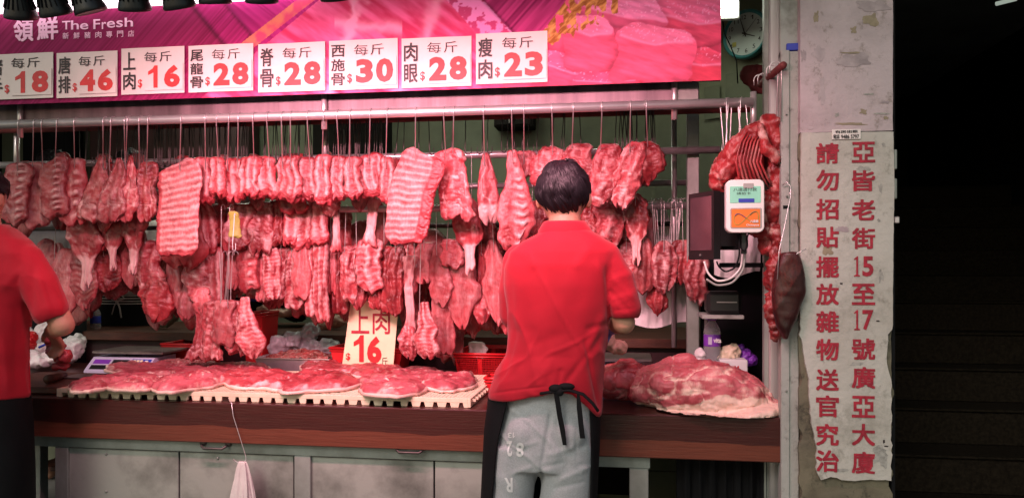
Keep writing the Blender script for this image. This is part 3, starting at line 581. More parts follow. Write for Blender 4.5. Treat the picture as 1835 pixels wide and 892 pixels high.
# bench left underneath: pale boards behind the counter's left leg
lw = empty('low_shelf', (xat(70, 3.3), 3.3, .3), 'low shelf with pale boards left of the cabinet under the counter', 'shelf')
MB().box(xat(52, 3.1), xat(72, 3.1), 3.1, 3.15, .12, .70, bev=.002).obj('leg', 'galv', lw)
for i, zz in enumerate((.40, .52)): MB().box(xat(55, 3.2), xat(100, 3.2)+.3, 3.2, 3.6, zz, zz+.02, bev=.002).obj('board', 'board', lw)
MB().box(xat(50, 3.25), xat(90, 3.25)+.06, 3.18, 3.3, .543, .57, R=rotz(.3), c=(xat(70, 3.25), 3.25, .55), bev=.002).obj('white_strip', 'white_plastic', lw)
MB().box(xat(40, 3.9), xat(110, 3.9), 3.9, 3.93, .2, .68).obj('pale_panel', 'green_wall', lw)
# back bench
bb = empty('back_bench', (-1.3, 4.5, .12), 'dark wooden back bench behind the counter', 'bench')
MB().box(-4.2, .55, 4.15, 5.0, .90, .95, bev=.004).obj('bench_top', 'board', bb); MB().box(-4.2, .55, 4.2, 4.25, .12, .899).obj('bench_front', 'maroon', bb)
MB().box(-4.2, .55, 4.95, 5.0, .12, .899).obj('bench_back', 'maroon', bb)
# items of furniture against the back wall
for (p0, p1, q0_, q1_, Y, m_, nm, lb, ct_) in (
    (160, 445, 190, 420, 5.5, 'maroon', 'dark_cabinet', 'tall dark maroon cabinet against the back wall behind the hook clusters', 'cabinet'),
    (40, 118, 190, 420, 5.45, 'matt_black', 'black_cupboard', 'narrow black cupboard at the left end of the back wall', 'cupboard'),
    (560, 690, 190, 300, 5.5, 'dark_wall', 'dark_locker', 'small dark locker on the back wall behind the sixth price card', 'locker'),
    (885, 955, 190, 228, 5.5, 'dark_wall', 'wall_shelf', 'dark shelf box on the green back wall left of the seventh hook group', 'shelf'),
    (700, 1000, 430, 560, 5.4, 'dark_wall', 'low_fridge', 'low dark fridge against the back wall behind the liver pieces', 'fridge')):
    A = at(p0, q1_, Y); B = at(p1, q0_, Y); e = empty(nm, ((A[0]+B[0])/2, Y, A[2]), lb, ct_)
    MB().box(A[0], B[0], Y, Y+.18, A[2], B[2], bev=.006).obj('body', m_, e)
    xm = (A[0]+B[0])/2
    for s in (0, 1): MB().box((A[0] if s == 0 else xm)+.012, (xm if s == 0 else B[0])-.012, Y-.012, Y-.001, A[2]+.012, B[2]-.012, bev=.004).obj('door', m_, e)
    MB().box(xm-.03, xm-.02, Y-.03, Y-.013, (A[2]+B[2])/2-.05, (A[2]+B[2])/2+.05).obj('handle', 'dark_hook', e)

# clock, interior lamp, papers on the corner wall
Yc = 5.2; c = at(1337, 62, Yc); ang = .62
R = rotz(-ang)@rotx(math.pi/2)   # local z -> facing the camera side, turned to the left
s = .155
ck = empty('wall_clock', c, 'round teal wall clock showing about four o\'clock on the corner wall', 'clock')
MB().lathe(c, [(s*.86, -.03), (s, -.03), (s*1.03, 0), (s, .02), (s*.93, .028), (s*.88, .008)], 40, R).obj('rim', 'teal', ck, True)
MB().lathe(c, [(s*.87, .0), (s*.87, .012)], 40, R).obj('face', 'clock_face', ck)
e1, e2, e3 = R@np.array([1, 0, 0]), R@np.array([0, 1, 0]), R@np.array([0, 0, 1])
nums = []
for h in range(1, 13):
    a_ = math.radians(90-30*h+4); u_, v_ = .70*s*math.cos(a_), .70*s*math.sin(a_); ww = .013 if h < 10 else .022
    nums.append((str(h), u_-ww*.7, u_+ww*.7, v_-.014, v_+.014, .01))
for q_ in nums: lettering('numeral', [q_], c+e3*.013, e1, e2, e3, 'ink_black', ck, .001)
def hand(nm, ang_, L_, w_, m_='ink_black'):
    a_ = math.radians(90-ang_+4); d = math.cos(a_)*e1+math.sin(a_)*e2; n_ = np.cross(e3, d); O = c+e3*.018
    mesh(nm, [O-d*.02+n_*w_, O-d*.02-n_*w_, O+d*L_-n_*w_*.4, O+d*L_+n_*w_*.4]+[q+e3*.002 for q in (O-d*.02+n_*w_, O-d*.02-n_*w_, O+d*L_-n_*w_*.4, O+d*L_+n_*w_*.4)], [(0, 1, 2, 3), (4, 7, 6, 5), (0, 3, 7, 4), (1, 5, 6, 2), (0, 4, 5, 1), (2, 6, 7, 3)], m_, ck)
hand('hour_hand', 117, .075, .005); hand('minute_hand', 347, .11, .004); hand('second_hand', 48, .12, .0012)
MB().ball(c+e3*.02, .007, 10, 8).obj('hub', 'ink_black', ck, True)
qq = c+e3*.014-e1*.075-e2*.055; MB().box(-.014, .014, -.014, .014, 0, .002).V
mb = MB(); mb.add(np.array([(x_, y_, z_) for x_ in (-.013, .013) for y_ in (-.015, .015) for z_ in (0, .002)])@np.array([e1, e2, e3])+qq, [(0, 1, 3, 2), (4, 6, 7, 5), (0, 4, 5, 1), (2, 3, 7, 6), (0, 2, 6, 4), (1, 5, 7, 3)]); mb.obj('sticker', 'yellow', ck)
q = at(1305, 15, 4.9); qlamp = q.copy(); lm = empty('fluorescent_lamp', q, 'lit white fluorescent fitting hanging above the teal clock', 'lamp')
MB().box(q[0]-.6, q[0]+.07, q[1]+.02, q[1]+.06, q[2]-.06, q[2]+.09, bev=.004).obj('housing', 'white_plastic', lm)
for dz in (.035, -.025): MB().tube([q+(-.58, 0, dz), q+(.055, 0, dz)], .017, 14).obj('tube', 'tube_inside', lm, True)
MB().tube([q+(-.1, .04, .09), (q[0]-.1, q[1]+.04, 3.0)], .005, 6).obj('cord', 'matt_black', lm)
cb = MB().tube([at(1293, 20, 5.1), at(1298, 60, 5.1), at(1310, 85, 5.12), at(1320, 110, 5.15), at(1322, 150, 5.2)], .004, 6).obj('wall_cable', 'matt_black', smooth=True); tag(cb, 'black cable dangling down the wall left of the clock', 'cable')
def oncorner(px_, py_):
    d = ray(px_, py_); p0_, dr = np.array([.20, 5.69]), np.array([.78, -.57]); n_ = np.array([.57, .78]); t_ = (p0_.dot(n_)-.02)/d[:2].dot(n_); return np.array([0, 0, CZ])+d*t_
for (p0, p1, q0_, q1_, lb) in ((1262, 1290, 152, 215, 'pale notice sheet taped left of the angled corner'), (1300, 1345, 125, 190, 'larger pale notice sheet pinned below the teal clock')):
    A, B = oncorner(p0, q1_), oncorner(p1, q0_); d = np.array([B[0]-A[0], B[1]-A[1], 0]); V = [A, A+d, A+d+[0, 0, B[2]-A[2]], A+[0, 0, B[2]-A[2]]]; V = V+[v+[0, .004, 0] for v in V]
    tag(mesh('wall_notice', V, [(0, 1, 2, 3), (4, 7, 6, 5), (0, 4, 5, 1), (2, 6, 7, 3), (1, 5, 6, 2), (0, 3, 7, 4)], 'green_wall'), lb, 'paper')
q = at(1393, 140, 3.3); 
rg = MB().ball(at(1352, 135, 3.6), (.07, .02, .05), 14, 8).ball(at(1362, 150, 3.6), (.05, .02, .05), 14, 8); V, N_, Fc = rg.union(.006, 2); V = V+N_*(.006*fbm(V*25, 3))[:, None]
tag(mesh('red_rag', V, Fc, 'rust_red', smooth=True), 'crumpled dull red rag behind the short rusty rail', 'rag')

# ------------------------------------------------------------------ banner lamps
z0 = 2.40
lb_ = empty('light_box', (-2.2, 3.0, 2.4), 'lit white tube light batten above the left part of the banner', 'light')
xr_ = xat(560, 2.97)
MB().box(-3.3, xat(560, 2.9), 2.93, 2.99, 2.50, 2.54).obj('housing', 'white_plastic', lb_)
for zz in (2.408, 2.438, 2.468): MB().tube([(-3.28, 2.955, zz), (xat(1300, 2.95) if zz < 1 else xr_, 2.955, zz)], .0145, 12).obj('tube', 'tube_lamp', lb_, True)
lampx = [(38, 38, 'first from the left'), (101, 33, 'second from the left'), (163, 28, 'third from the left'), (242, 24, 'fourth from the left'), (322, 20, 'fifth from the left'), (386, 12, 'sixth from the left'), (469, 10, 'seventh from the left, only its rim in frame'), (603, 5, 'left one of the last pair, barely in frame'), (652, 3, 'rightmost of all, barely in frame')]
lamp_at = []; YLMP = 2.12
def lamp_meshes(c, R, top):
    out = []
    pr = [(r_*.80, z_*.80) for r_, z_ in [(.020, .115), (.026, .11), (.034, .085), (.046, .045), (.056, .012), (.0585, 0), (.057, -.006), (.05, -.004)]]
    out.append(('shade', 'black_plastic', MB().lathe(c, pr, 36, R)))
    fb = MB()
    for k in range(18):
        a_ = 2*math.pi*k/18; d = np.array([math.cos(a_), math.sin(a_), 0])
        fb.tube([c+R@(d*r_+np.array([0, 0, z_])) for r_, z_ in ((.024, .084), (.033, .056), (.0425, .024))], .0022, 5)
    out.append(('cooling_fin', 'matt_black', fb))
    out.append(('lens', 'lens', MB().lathe(c, [(.001, -.001), (.037, -.0005), (.037, .004), (.001, .004)], 24, R)))
    out.append(('socket', 'black_plastic', MB().lathe(c, [(.013, .088), (.016, .096), (.016, .128), (.010, .132)], 16, R)))
    out.append(('cord', 'matt_black', MB().tube([c+R@np.array([0, 0, .13]), top], .004, 6)))
    return out
zl = at(242, 16, YLMP)[2]
lampx += [(760, None, 'first of those above the frame'), (880, None, 'second of those above the frame'), (1010, None, 'third of those above the frame'), (1150, None, 'last of those above the frame')]
for i, (px_, py_, tx) in enumerate(lampx):
    c = at(px_, (py_ or 0)-8, YLMP)
    if py_ is None: c[2] = zl+.02
    lamp_at.append(tuple(c)); i = i % 9; tilt = .42+.06*math.sin(i*2.1); R = rotx(tilt)@roty([.18, -.05, -.2, .1, -.06, .05, .1, 0, .05][i])
    e = empty('spot_lamp', c, 'black ribbed lamp over the banner, '+tx, 'lamp', 'black lamps above the banner')
    for nm, mt, b in lamp_meshes(c, R, (c[0], c[1]+.03, 3.06)): b.obj(nm, mt, e, nm != 'cooling_fin')
    if i < 20: pass
tb = MB().box(-3.4, .7, 2.13, 2.17, 3.06, 3.10).obj('lamp_track', 'matt_black'); tag(tb, 'black track above the banner from which the ribbed lamps hang', 'track')
# the lamps' light, one spot per lamp, plus the lamps of the same row further right above the frame
def spot(x, y, z, tx_, ty, tz, W, colr, size=2.0, r=.04):
    l = bpy.data.lights.new('lamp_light', 'SPOT'); l.energy = W; l.color = colr; l.spot_size = size; l.spot_blend = .95; l.shadow_soft_size = r
    o = bpy.data.objects.new('lamp_light', l); COL.objects.link(o); o.location = (x, y, z); o.rotation_euler = (Vector((tx_, ty, tz))-Vector((x, y, z))).to_track_quat('-Z', 'Y').to_euler()
for (x, y, z) in lamp_at: spot(x, y+.01, z-.012, x+.05, 3.40, 1.42, SPOT_W, SPOT_C, 1.9, .045)
# the inside fluorescent fittings: the one in view and two unseen ones added to light the interior
for (x, y, z) in ((qlamp[0]-.27, qlamp[1], qlamp[2]), (-1.1, 4.9, 2.75), (-2.8, 4.9, 2.75)):
    l = bpy.data.lights.new('tube_light', 'AREA'); l.shape = 'RECTANGLE'; l.size = .6; l.size_y = .05; l.energy = 6 if x < 0 else 2.5; l.color = (.93, 1, .80); o = bpy.data.objects.new('tube_light', l); COL.objects.link(o); o.location = (x, y, z-.06)
    if x < 0:
        e = empty('fluorescent_lamp', (x, y, z), 'added unseen fluorescent fitting behind the banner over the '+('middle' if x > -2 else 'left end')+' of the back bench', 'lamp')
        MB().box(x-.6, x+.6, y-.03, y+.03, z+.0, z+.05, bev=.004).obj('housing', 'white_plastic', e); MB().tube([(x-.58, y, z-.02), (x+.58, y, z-.02)], .016, 12).obj('tube', 'tube_inside', e, True); MB().tube([(x, y, z+.05), (x, y, 3.0)], .005, 6).obj('cord', 'matt_black', e)

# ================================================================== MEAT
SH = {
 'slab': [(0, .62), (.05, .9), (.2, 1), (.6, 1), (.93, .95), (1, .72)],
 'strip': [(0, .7), (.05, .95), (.5, 1), (.9, 1), (1, .8)],
 'tri': [(0, .12), (.12, .35), (.45, .72), (.8, 1), (.95, .95), (1, .6)],
 'leaf': [(0, .35), (.2, .8), (.5, 1), (.75, .85), (.92, .45), (1, .15)],
 'drop': [(0, .3), (.3, .62), (.7, 1), (.9, .9), (1, .45)],
 'shank': [(0, .35), (.15, .85), (.4, 1), (.58, .72), (.68, .34), (.85, .26), (.95, .32), (1, .2)],
 'bone': [(0, .75), (.12, .55), (.3, .42), (.7, .42), (.88, .75), (1, .8)],
 'bulb': [(0, .4), (.3, .5), (.6, .55), (.72, .95), (.88, 1), (1, .4)],
 'round': [(0, .4), (.1, .75), (.35, 1), (.7, 1), (.9, .75), (1, .35)],
}
def meat(style, x0, x1, y0, y1, Y, look, loc, shape='slab', th=.02, shift=0, twist=None, m=None, nu=64, nv=64, name='pork_cut', cat='meat', group=None, kn=None, tl=None, tr=None, seed=None, cluster=None):
    """hanging piece; px box x0..x1, y0..y1 at depth Y; shift moves the bottom sideways; tl/tr: px y of the top corners"""
    sd = seed if seed is not None else int(x0*7+y0*3) % 9973; r = np.random.default_rng(sd)
    sh = np.array(SH[shape]); v = np.linspace(0, 1, nv); v = .5-.5*np.cos(np.pi*v)*.999 if False else v
    v = np.concatenate([[0, .004, .012], v[1:-1], [.99, 1.0]]); nvv = len(v)
    wv = np.interp(v, sh[:, 0], sh[:, 1]); ph = r.uniform(0, 50)
    wl = 1+.20*vn(np.stack([v*4+ph, v*0, v*0], 1))+.08*vn(np.stack([v*13+ph, v*0, v*0], 1)); wr = 1+.20*vn(np.stack([v*4+ph+30, v*0, v*0], 1))+.08*vn(np.stack([v*13+ph+9, v*0, v*0], 1))
    if style == 'rack': wl = 1+(wl-1)*.28; wr = 1+(wr-1)*.28; th = .012
    A = at(x0, y1, Y); B = at(x1, y0, Y); W = (B[0]-A[0])/2; H = B[2]-A[2]; cx = (A[0]+B[0])/2
    sx = shift*W*2/(x1-x0); cxs = cx+sx*(v-.5)+W*.12*vn(np.stack([v*3+ph+77, v*0, v*0], 1))
    endf = np.ones(nvv); endf[0] = .25; endf[1] = .6; endf[2] = .85; endf[-1] = .3; endf[-2] = .75
    k = np.arange(nu)*2*math.pi/nu; cu, su = np.cos(k), np.sin(k); e = 2/2.7
    ux = np.sign(cu)*np.abs(cu)**e; uy = np.sign(su)*np.abs(su)**e
    U, VV = np.meshgrid(ux, v); UY = np.meshgrid(uy, v)[0]; K = np.meshgrid(k, v)[0]
    hw = W*wv*(.55+.45*endf); front = UY < 0
    half = np.where(U < 0, wl[:, None], wr[:, None])
    Xl = U*hw[:, None]*half; thv = th*np.clip(wv, .5, 1)*endf; Yl = UY*thv[:, None]
    zt_ = np.zeros_like(U)
    if tl is not None: zt_ = ((tl-y0)*(1-U)/2+(tr-y0)*(1+U)/2)*(H/(y1-y0))*(1-VV)
    Zl = A[2]+H*(1-VV)-zt_+.05*W*vn(np.stack([(U*3).ravel()+ph, (U*0).ravel(), (VV*0).ravel()], 1)).reshape(U.shape)*np.where(VV > .5, 2.2+4*sst(.7, 1, VV), 1.2)*(.22 if style == 'rack' else 1)
    P = np.stack([Xl.ravel()*22+ph, Yl.ravel()*22, Zl.ravel()*22], 1)
    L0 = vn(P*.9, 1).reshape(U.shape); L1 = vn(P*2.2, 2).reshape(U.shape); L2 = fbm(P*5, 3, 2).reshape(U.shape)
    u = U; d = np.zeros_like(U); fat = np.zeros_like(U)
    RD = (1-np.abs(fbm(P*3.2, 41, 3))*2.4).reshape(U.shape); RF = (1-np.abs(fbm(P*9, 47, 2))*2.2).reshape(U.shape)
    seam = np.abs(fbm(np.stack([Xl.ravel()*18+ph, Yl.ravel()*6, Zl.ravel()*9], 1), 11, 2)).reshape(U.shape)
    if style == 'rack':
        nr = kn or 13; ph2 = VV*nr+.16*u**2+.10*u+.14*L0; rg = np.sin(2*math.pi*ph2+.2*L1); d = .0022*rg*(np.abs(u) < .93)+.0012*L1+.002*L0
        fat = .42+.15*rg+.10*L1+.12*L2; edge = sst(.50, .64, u+.08*L1)
        if twist == 'L': edge = sst(.78, .88, -u)
        fat = fat*(1-edge)-.3*edge; d = d*(1-edge)+edge*(.006*L2+.006); fat = fat-.5*sst(.93, 1, VV)
    elif style == 'ribs':
        nb = kn or 2; cur = u*(1.15-.3*VV)+(.5*VV**2-.2*VV)*(1 if (x0 % 2) else -1)*.9+.10*L0; rg = np.cos(math.pi*nb*cur*1.0+(0 if nb % 2 else math.pi))
        d = .0045*rg*sst(.02, .15, VV)*(1-sst(.84, .94, VV))+.002*L1+.0015*L2; fat = .36+.26*rg+.16*L1+.12*L2
        frill = sst(.80, .90, VV); top = 1-sst(.03, .10, VV); fat = fat*(1-frill)-.25*frill+frill*.3*sst(.2, .6, L2)-.35*top; d = d+frill*(.007+.007*L2)
    elif style == 'chine':
        nb = kn or 8; uc = .35 if (x0 % 2) else .45; gg = np.exp(-((u-uc)/.26)**2); kb = np.sin(2*math.pi*nb*VV+1.5*L0)
        d = gg*(.006+.007*kb)+.003*L1; fat = .18+gg*(.25+.45*kb)+.15*L1+.2*np.exp(-((u-uc+.42)/.07)**2)
    elif style == 'lean':
        gr = sst(.16, .0, seam); d = .008*L0+.003*L1-.006*gr; fat = .02+.32*gr*sst(-.3, .3, L0)+.2*sst(.3, .8, L1)+.07*L2
    elif style == 'shoulder':
        gr = sst(.13, .0, seam); d = .010*L0+.004*L1-.006*gr+.002*L2; fat = .14+.42*gr+.28*sst(.2, .7, L1)+.12*L2
    elif style == 'smooth':
        d = .006*L0+.002*L1; fat = .25+.12*L0+.05*L2
    elif style == 'ridged':
        rg = np.sin(2*math.pi*((kn or 12)*VV+.5*u**2)+.8*L1); d = .0016*rg+.004*L0; fat = .18+.10*rg+.15*L1
    elif style == 'stripe':
        rg = np.sin(2*math.pi*((kn or 14)*VV+.3*u)); d = .0014*rg+.0035*np.cos(math.pi*(2*u+.7*L0)); fat = .30+.07*rg+.22*np.cos(math.pi*(2*u+.9*L0)+1)+.18*L1+.1*L2
    elif style == 'shankm':
        bn_ = sst(.60, .68, VV) if shape == 'shank' else sst(.7, .8, VV); gr = sst(.14, .0, seam); d = (1-bn_)*(.006*L0+.003*L1-.005*gr)+.001*L1; fat = (1-bn_)*(.05+.5*gr+.2*L1)+bn_*(.85+.3*L1)
    elif style == 'bonem':
        d = .004*L0+.004*L1; fat = .35+.5*np.exp(-((VV-.5)/.25)**2)+.35*L1-.3*sst(.85, .95, VV)
    if style in ('lean', 'shoulder', 'smooth', 'shankm', 'stripe', 'bonem'):
        pk = 1.6+1.4*((sd*37) % 10)/10; pl_ = np.sin(math.pi*pk*U+1.6*L0+2.2*VV+ph); pa = .0065 if style in ('lean', 'shoulder') else .0042
        if style == 'bonem': pa = .002
        d = d+pa*pl_*sst(0, .15, VV); fat = fat+(.12*sst(.3, 1, pl_) if style != 'smooth' else .05*pl_)
    kx = {'rack': .25, 'ribs': .6, 'smooth': .35, 'stripe': .8, 'ridged': .5, 'bonem': .6}.get(style, 1.0)
    d = d-.0035*kx*np.clip(RD, 0, 1)**2-.0012*kx*RF; fat = fat+.09*kx*sst(.55, .95, RD)*np.where(L1 > -.1, 1, -1)+.06*kx*sst(.2, .9, RF)*L0
    rim = (1-np.abs(UY))**2; d = d+rim*.003*L2+rim*.003*RF
    if style in ('ribs', 'rack', 'chine', 'shoulder', 'carc'): Zl = Zl-.012*np.maximum(0, L2)*sst(.94, 1, VV)
    tw = (r.uniform(-.25, .25) if not isinstance(twist, float) else twist)*1.0
    Yo = Yl*(1+d/max(th, .01)*.9*endf[:, None]); Yo = np.where(front, Yo-0, Yo)+.012*L0*.4
    Xo = Xl*(1+.25*d/max(W, .02))
    bend = r.uniform(-.012, .012)*np.sin(np.pi*VV)
    a_ = tw*(1+.4*(VV-.5)); Xr = Xo*np.cos(a_)-Yo*np.sin(a_); Yr = Xo*np.sin(a_)+Yo*np.cos(a_)+bend
    V = np.stack([(cxs[:, None]+Xr).ravel(), (Y+Yr).ravel(), Zl.ravel()], 1)
    Fc = [(i*nu+j, (i+1)*nu+j, (i+1)*nu+(j+1) % nu, i*nu+(j+1) % nu) for i in range(nvv-1) for j in range(nu)]
    Fc += [tuple(range(nu)), tuple(((nvv-1)*nu+j) for j in range(nu))[::-1]]
    o = mesh(name, V, Fc, m or 'pork', None, True, fat=fat.ravel())
    tag(o, (look+', '+loc) if look and loc else (look or loc), cat, group); o['_px'] = 0; del o['_px']
    return o
HOOK = {}
def hook(px, ytop, pyb, Y, zr, rr, label, m='steel_hook', r=.0021, dx=0, group='steel hooks carrying meat', Ym=None):
    """hook hung over a rail at height zr (radius rr), pointed end at px row pyb"""
    Ym = Ym or Y; x = xat(px, Y); a = at(px+dx, pyb, Ym); zb = a[2]-.012; xb = a[0]; P = []
    for k in range(7): t = math.radians(200-33.3*k); P.append((x, Y+.0+(rr+r)*math.cos(t)*-1, zr+(rr+r)*math.sin(t)))
    P = P[::-1] if P[0][1] < P[-1][1] and False else P
    y1 = Y-(rr+r) if P[-1][1] < Y else Y+(rr+r)
    P += [(x, y1, zr-.02), (x+(xb-x)*.5, (y1+Ym-.02)/2, (zr+zb)/2), (xb, Ym-.022, zb+.02)]
    for k in range(1, 6): t = math.radians(180+36*k); P.append((xb, Ym-.008+.014*math.cos(t), zb+.012*math.sin(t)))
    P.append((xb, Ym+.006, zb+.022))
    o = MB().tube(P, r, 6).obj('meat_hook', m, smooth=True); return tag(o, label, 'hook', group)
def dups(o, label, group, place):
    outs = []
    for i, (dx, dy, rz) in enumerate(place):
        c = o if i == 0 else o.copy()
        if i: COL.objects.link(c)
        outs.append((c, dx, dy, rz))
    b = o.location.copy()
    for c, dx, dy, rz in outs: c.location = (b.x+dx, b.y+dy, b.z); c.rotation_euler = (0, random.uniform(-.09, .09), rz)
    for c, *_ in outs: tag(c, label, 'hook', group)

UP = 'upper row'; MI = 'middle row'; LO = 'lower row'
# style,x0,x1,y0,y1,Y,look,loc,{...}; hooks: list of px
row1 = [
 ('chine', 10, 53, 292, 402, 3.36, 'backbone strip with round knobs', 'first piece of the upper row, by the left butcher\'s head', dict(kn=8), [38]),
 ('smooth', 50, 84, 290, 407, 3.40, 'plain pink lean strip', 'second piece of the upper row', dict(), [66]),
 ('chine', 79, 121, 277, 386, 3.35, 'wide slab with ragged backbone along its right half', 'third piece of the upper row', dict(kn=9, tl=292, tr=277), [80, 107]),
 ('chine', 114, 153, 283, 400, 3.39, 'slab with pale knobs low on its right edge', 'fourth piece of the upper row', dict(kn=6), [138]),
 ('shoulder', 150, 200, 279, 393, 3.37, 'pointed dark red shoulder cut', 'left one of the triangular cuts under the third price card', dict(shape='tri', shift=-14, m='lean_pork'), [190]),
 ('shoulder', 178, 232, 283, 392, 3.34, 'broad pointed shoulder cut with a bone end', 'middle one below the third price card', dict(shape='tri', shift=-14), [204]),
 ('shoulder', 214, 250, 279, 392, 3.36, 'tall narrow pointed cut', 'right one of the triangular cuts, top touching the bright rail', dict(shape='tri', shift=-6), [228, 233]),
 ('shoulder', 246, 279, 290, 393, 3.38, 'dark cut with a round bone eye below', 'directly left of the left big rib rack', dict(m='lean_pork'), [254, 270]),
 ('rack', 279, 354, 282, 457, 3.30, 'big rib rack with many level ribs', 'left of the two large racks', dict(kn=14, tl=300, tr=282, th=.018, twist='L', nv=110), [329]),
 ('ribs', 349, 379, 281, 363, 3.37, 'narrow block of two ribs', 'first block right of the left rib rack', dict(kn=2), [372]),
 ('ribs', 377, 404, 281, 350, 3.35, 'pale flat faced rib block', 'second block right of the left rib rack', dict(kn=2), [392]),
 ('ribs', 400, 434, 283, 358, 3.38, 'rib block with a white upper edge', 'third block right of the left rib rack', dict(kn=3), [414]),
 ('ribs', 430, 463, 280, 352, 3.34, 'curved rib block bending left at its foot', 'fourth block right of the left rib rack', dict(kn=3, shift=-12), [431]),
 ('ribs', 458, 494, 279, 352, 3.37, 'rib block with a rolled red top', 'fifth block right of the left rib rack', dict(kn=2), [457, 482]),
 ('ribs', 493, 539, 279, 358, 3.35, 'wide rib block with three bones', 'sixth block right of the left rib rack', dict(kn=4), [508, 524]),
 ('ribs', 536, 567, 281, 361, 3.38, 'rib block with mottled fat', 'seventh block right of the left rib rack', dict(kn=2), [554]),
 ('ribs', 565, 593, 276, 366, 3.34, 'long rib block with a gristly head', 'eighth block right of the left rib rack', dict(kn=2), [583]),
 ('ribs', 590, 619, 279, 357, 3.37, 'smooth pale rib block', 'ninth block right of the left rib rack', dict(kn=2), [607]),
 ('ribs', 616, 645, 280, 356, 3.35, 'white streaked rib block', 'tenth block right of the left rib rack', dict(kn=2), [630]),
 ('ribs', 642, 685, 272, 355, 3.38, 'broad rib block with fine grooves', 'second to the left of the right rib rack', dict(kn=4, tl=280, tr=272), [666]),
 ('ribs', 681, 708, 280, 364, 3.36, 'slim rib block with a red foot', 'touching the left edge of the right rib rack', dict(kn=2), [696]),
 ('rack', 700, 783, 262, 437, 3.30, 'big slanting rib rack with a red backbone edge', 'right of the two large racks', dict(kn=14, tl=262, tr=285, shift=-26, th=.018, nv=110, shape='slab'), [747]),
 ('shoulder', 783, 840, 265, 388, 3.37, 'marbled shoulder cut with two tips at the top', 'directly right of the right rib rack', dict(tl=268, tr=263, shift=8), [797, 815]),
 ('shankm', 854, 896, 274, 398, 3.36, 'single leaf shaped cut with a white bone foot', 'alone left of the long backbone piece', dict(shape='drop', shift=6), [868]),
 ('chine', 893, 949, 268, 442, 3.35, 'long backbone piece widening to a smooth pale foot', 'left of the standing butcher\'s head', dict(kn=11, shape='drop', shift=6, nv=84), [918]),
 ('smooth', 926, 962, 270, 318, 3.42, 'small square pink chunk', 'between the long backbone piece and the butcher\'s head', dict(), [940]),
 ('shoulder', 952, 1010, 262, 335, 3.40, 'chunky marbled cut', 'just behind and above the butcher\'s head at left', dict(shape='round', th=.035), [990]),
 ('shoulder', 1006, 1064, 257, 330, 3.38, 'folded marbled cut with fat pockets', 'just behind and above the butcher\'s head at right', dict(shape='round', th=.035), [1028]),
 ('shoulder', 1058, 1110, 258, 367, 3.36, 'knuckle joint with a white ring of bone', 'first twisted joint right of the butcher\'s head', dict(shape='slab', shift=-16, th=.038), [1079]),
 ('shoulder', 1096, 1152, 254, 368, 3.34, 'long twisted joint with a pale tip', 'second twisted joint right of the butcher\'s head', dict(shape='round', shift=-34, th=.035), [1130]),
 ('lean', 1134, 1184, 253, 328, 3.38, 'dark red joint hanging over the steel rail', 'right end of the upper row', dict(shape='round', m='lean_pork', shift=6, th=.035), [1158]),
]
row2 = [
 ('shankm', 123, 178, 372, 505, 3.50, 'fan shaped cut ending in a long white tendon', 'leftmost shank of the middle row', dict(shape='shank', shift=22), []),
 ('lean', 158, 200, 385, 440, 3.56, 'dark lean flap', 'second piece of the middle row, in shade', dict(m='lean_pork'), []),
 ('shankm', 185, 222, 380, 474, 3.52, 'shank with a white stump', 'third piece of the middle row', dict(shape='shank'), []),
 ('shankm', 215, 256, 380, 478, 3.50, 'shank with a thick white bone end', 'left of the foot of the left rib rack', dict(shape='shank'), []),
 ('ribs', 348, 381, 368, 443, 3.55, 'block of two ribs', 'first of the middle row right of the left rib rack', dict(kn=3), []),
 ('lean', 378, 402, 372, 432, 3.58, 'thin dark rim of meat', 'between the two rib block and the yellow leaf', dict(m='lean_pork'), []),
 ('ribs', 404, 449, 370, 436, 3.54, 'curved rib block half covered by the yellow leaf', 'middle row', dict(kn=3, shift=-8), []),
 ('shoulder', 442, 490, 366, 443, 3.56, 'ragged marbled block', 'just right of the yellow leaf', dict(), []),
 ('lean', 484, 511, 364, 430, 3.58, 'plain red block', 'between ragged block and three curved rib blocks', dict(m='lean_pork'), []),
 ('ribs', 508, 535, 362, 430, 3.54, 'curved rib block', 'left of the three curved blocks in the middle row', dict(kn=2, shift=-6), []),
 ('ribs', 530, 562, 359, 436, 3.56, 'curved rib block', 'centre of the three curved blocks in the middle row', dict(kn=2, shift=-10), []),
 ('ribs', 556, 588, 362, 430, 3.54, 'curved rib block', 'right of the three curved blocks in the middle row', dict(kn=2, shift=-10), []),
 ('bonem', 590, 615, 367, 443, 3.54, 'single slim bone with little meat', 'alone in the gap over the price board', dict(shape='bone'), [603]),
 ('bonem', 646, 685, 361, 432, 3.54, 'foot shaped bone pointing left', 'left of the foot of the right rib rack', dict(shape='bone', shift=-10), [662]),
 ('shankm', 814, 870, 360, 478, 3.50, 'fan shaped shank with a white bone below', 'right of the foot of the right rack', dict(shape='shank', shift=4), [846]),
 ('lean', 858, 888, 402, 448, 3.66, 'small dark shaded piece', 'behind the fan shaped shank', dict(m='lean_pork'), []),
 ('lean', 936, 976, 366, 432, 3.50, 'dark glossy lean piece', 'tucked at the left of the butcher\'s neck', dict(m='lean_pork', shape='round'), [955]),
 ('lean', 1040, 1078, 358, 430, 3.52, 'dark lean piece', 'tucked at the right of the butcher\'s neck', dict(m='lean_pork'), [1060]),
 ('shoulder', 1066, 1118, 352, 428, 3.50, 'fatty joint with a bone stump', 'above the butcher\'s right shoulder', dict(shape='round', shift=4), [1090]),
 ('shankm', 1112, 1166, 352, 462, 3.50, 'smooth red shank with a white bone end', 'last of the middle row above the sleeve', dict(shape='shank', m='lean_pork'), [1137]),
 ('bonem', 1084, 1106, 415, 450, 3.52, 'pale bone stump', 'showing over the butcher\'s right shoulder', dict(shape='bone'), []),
]
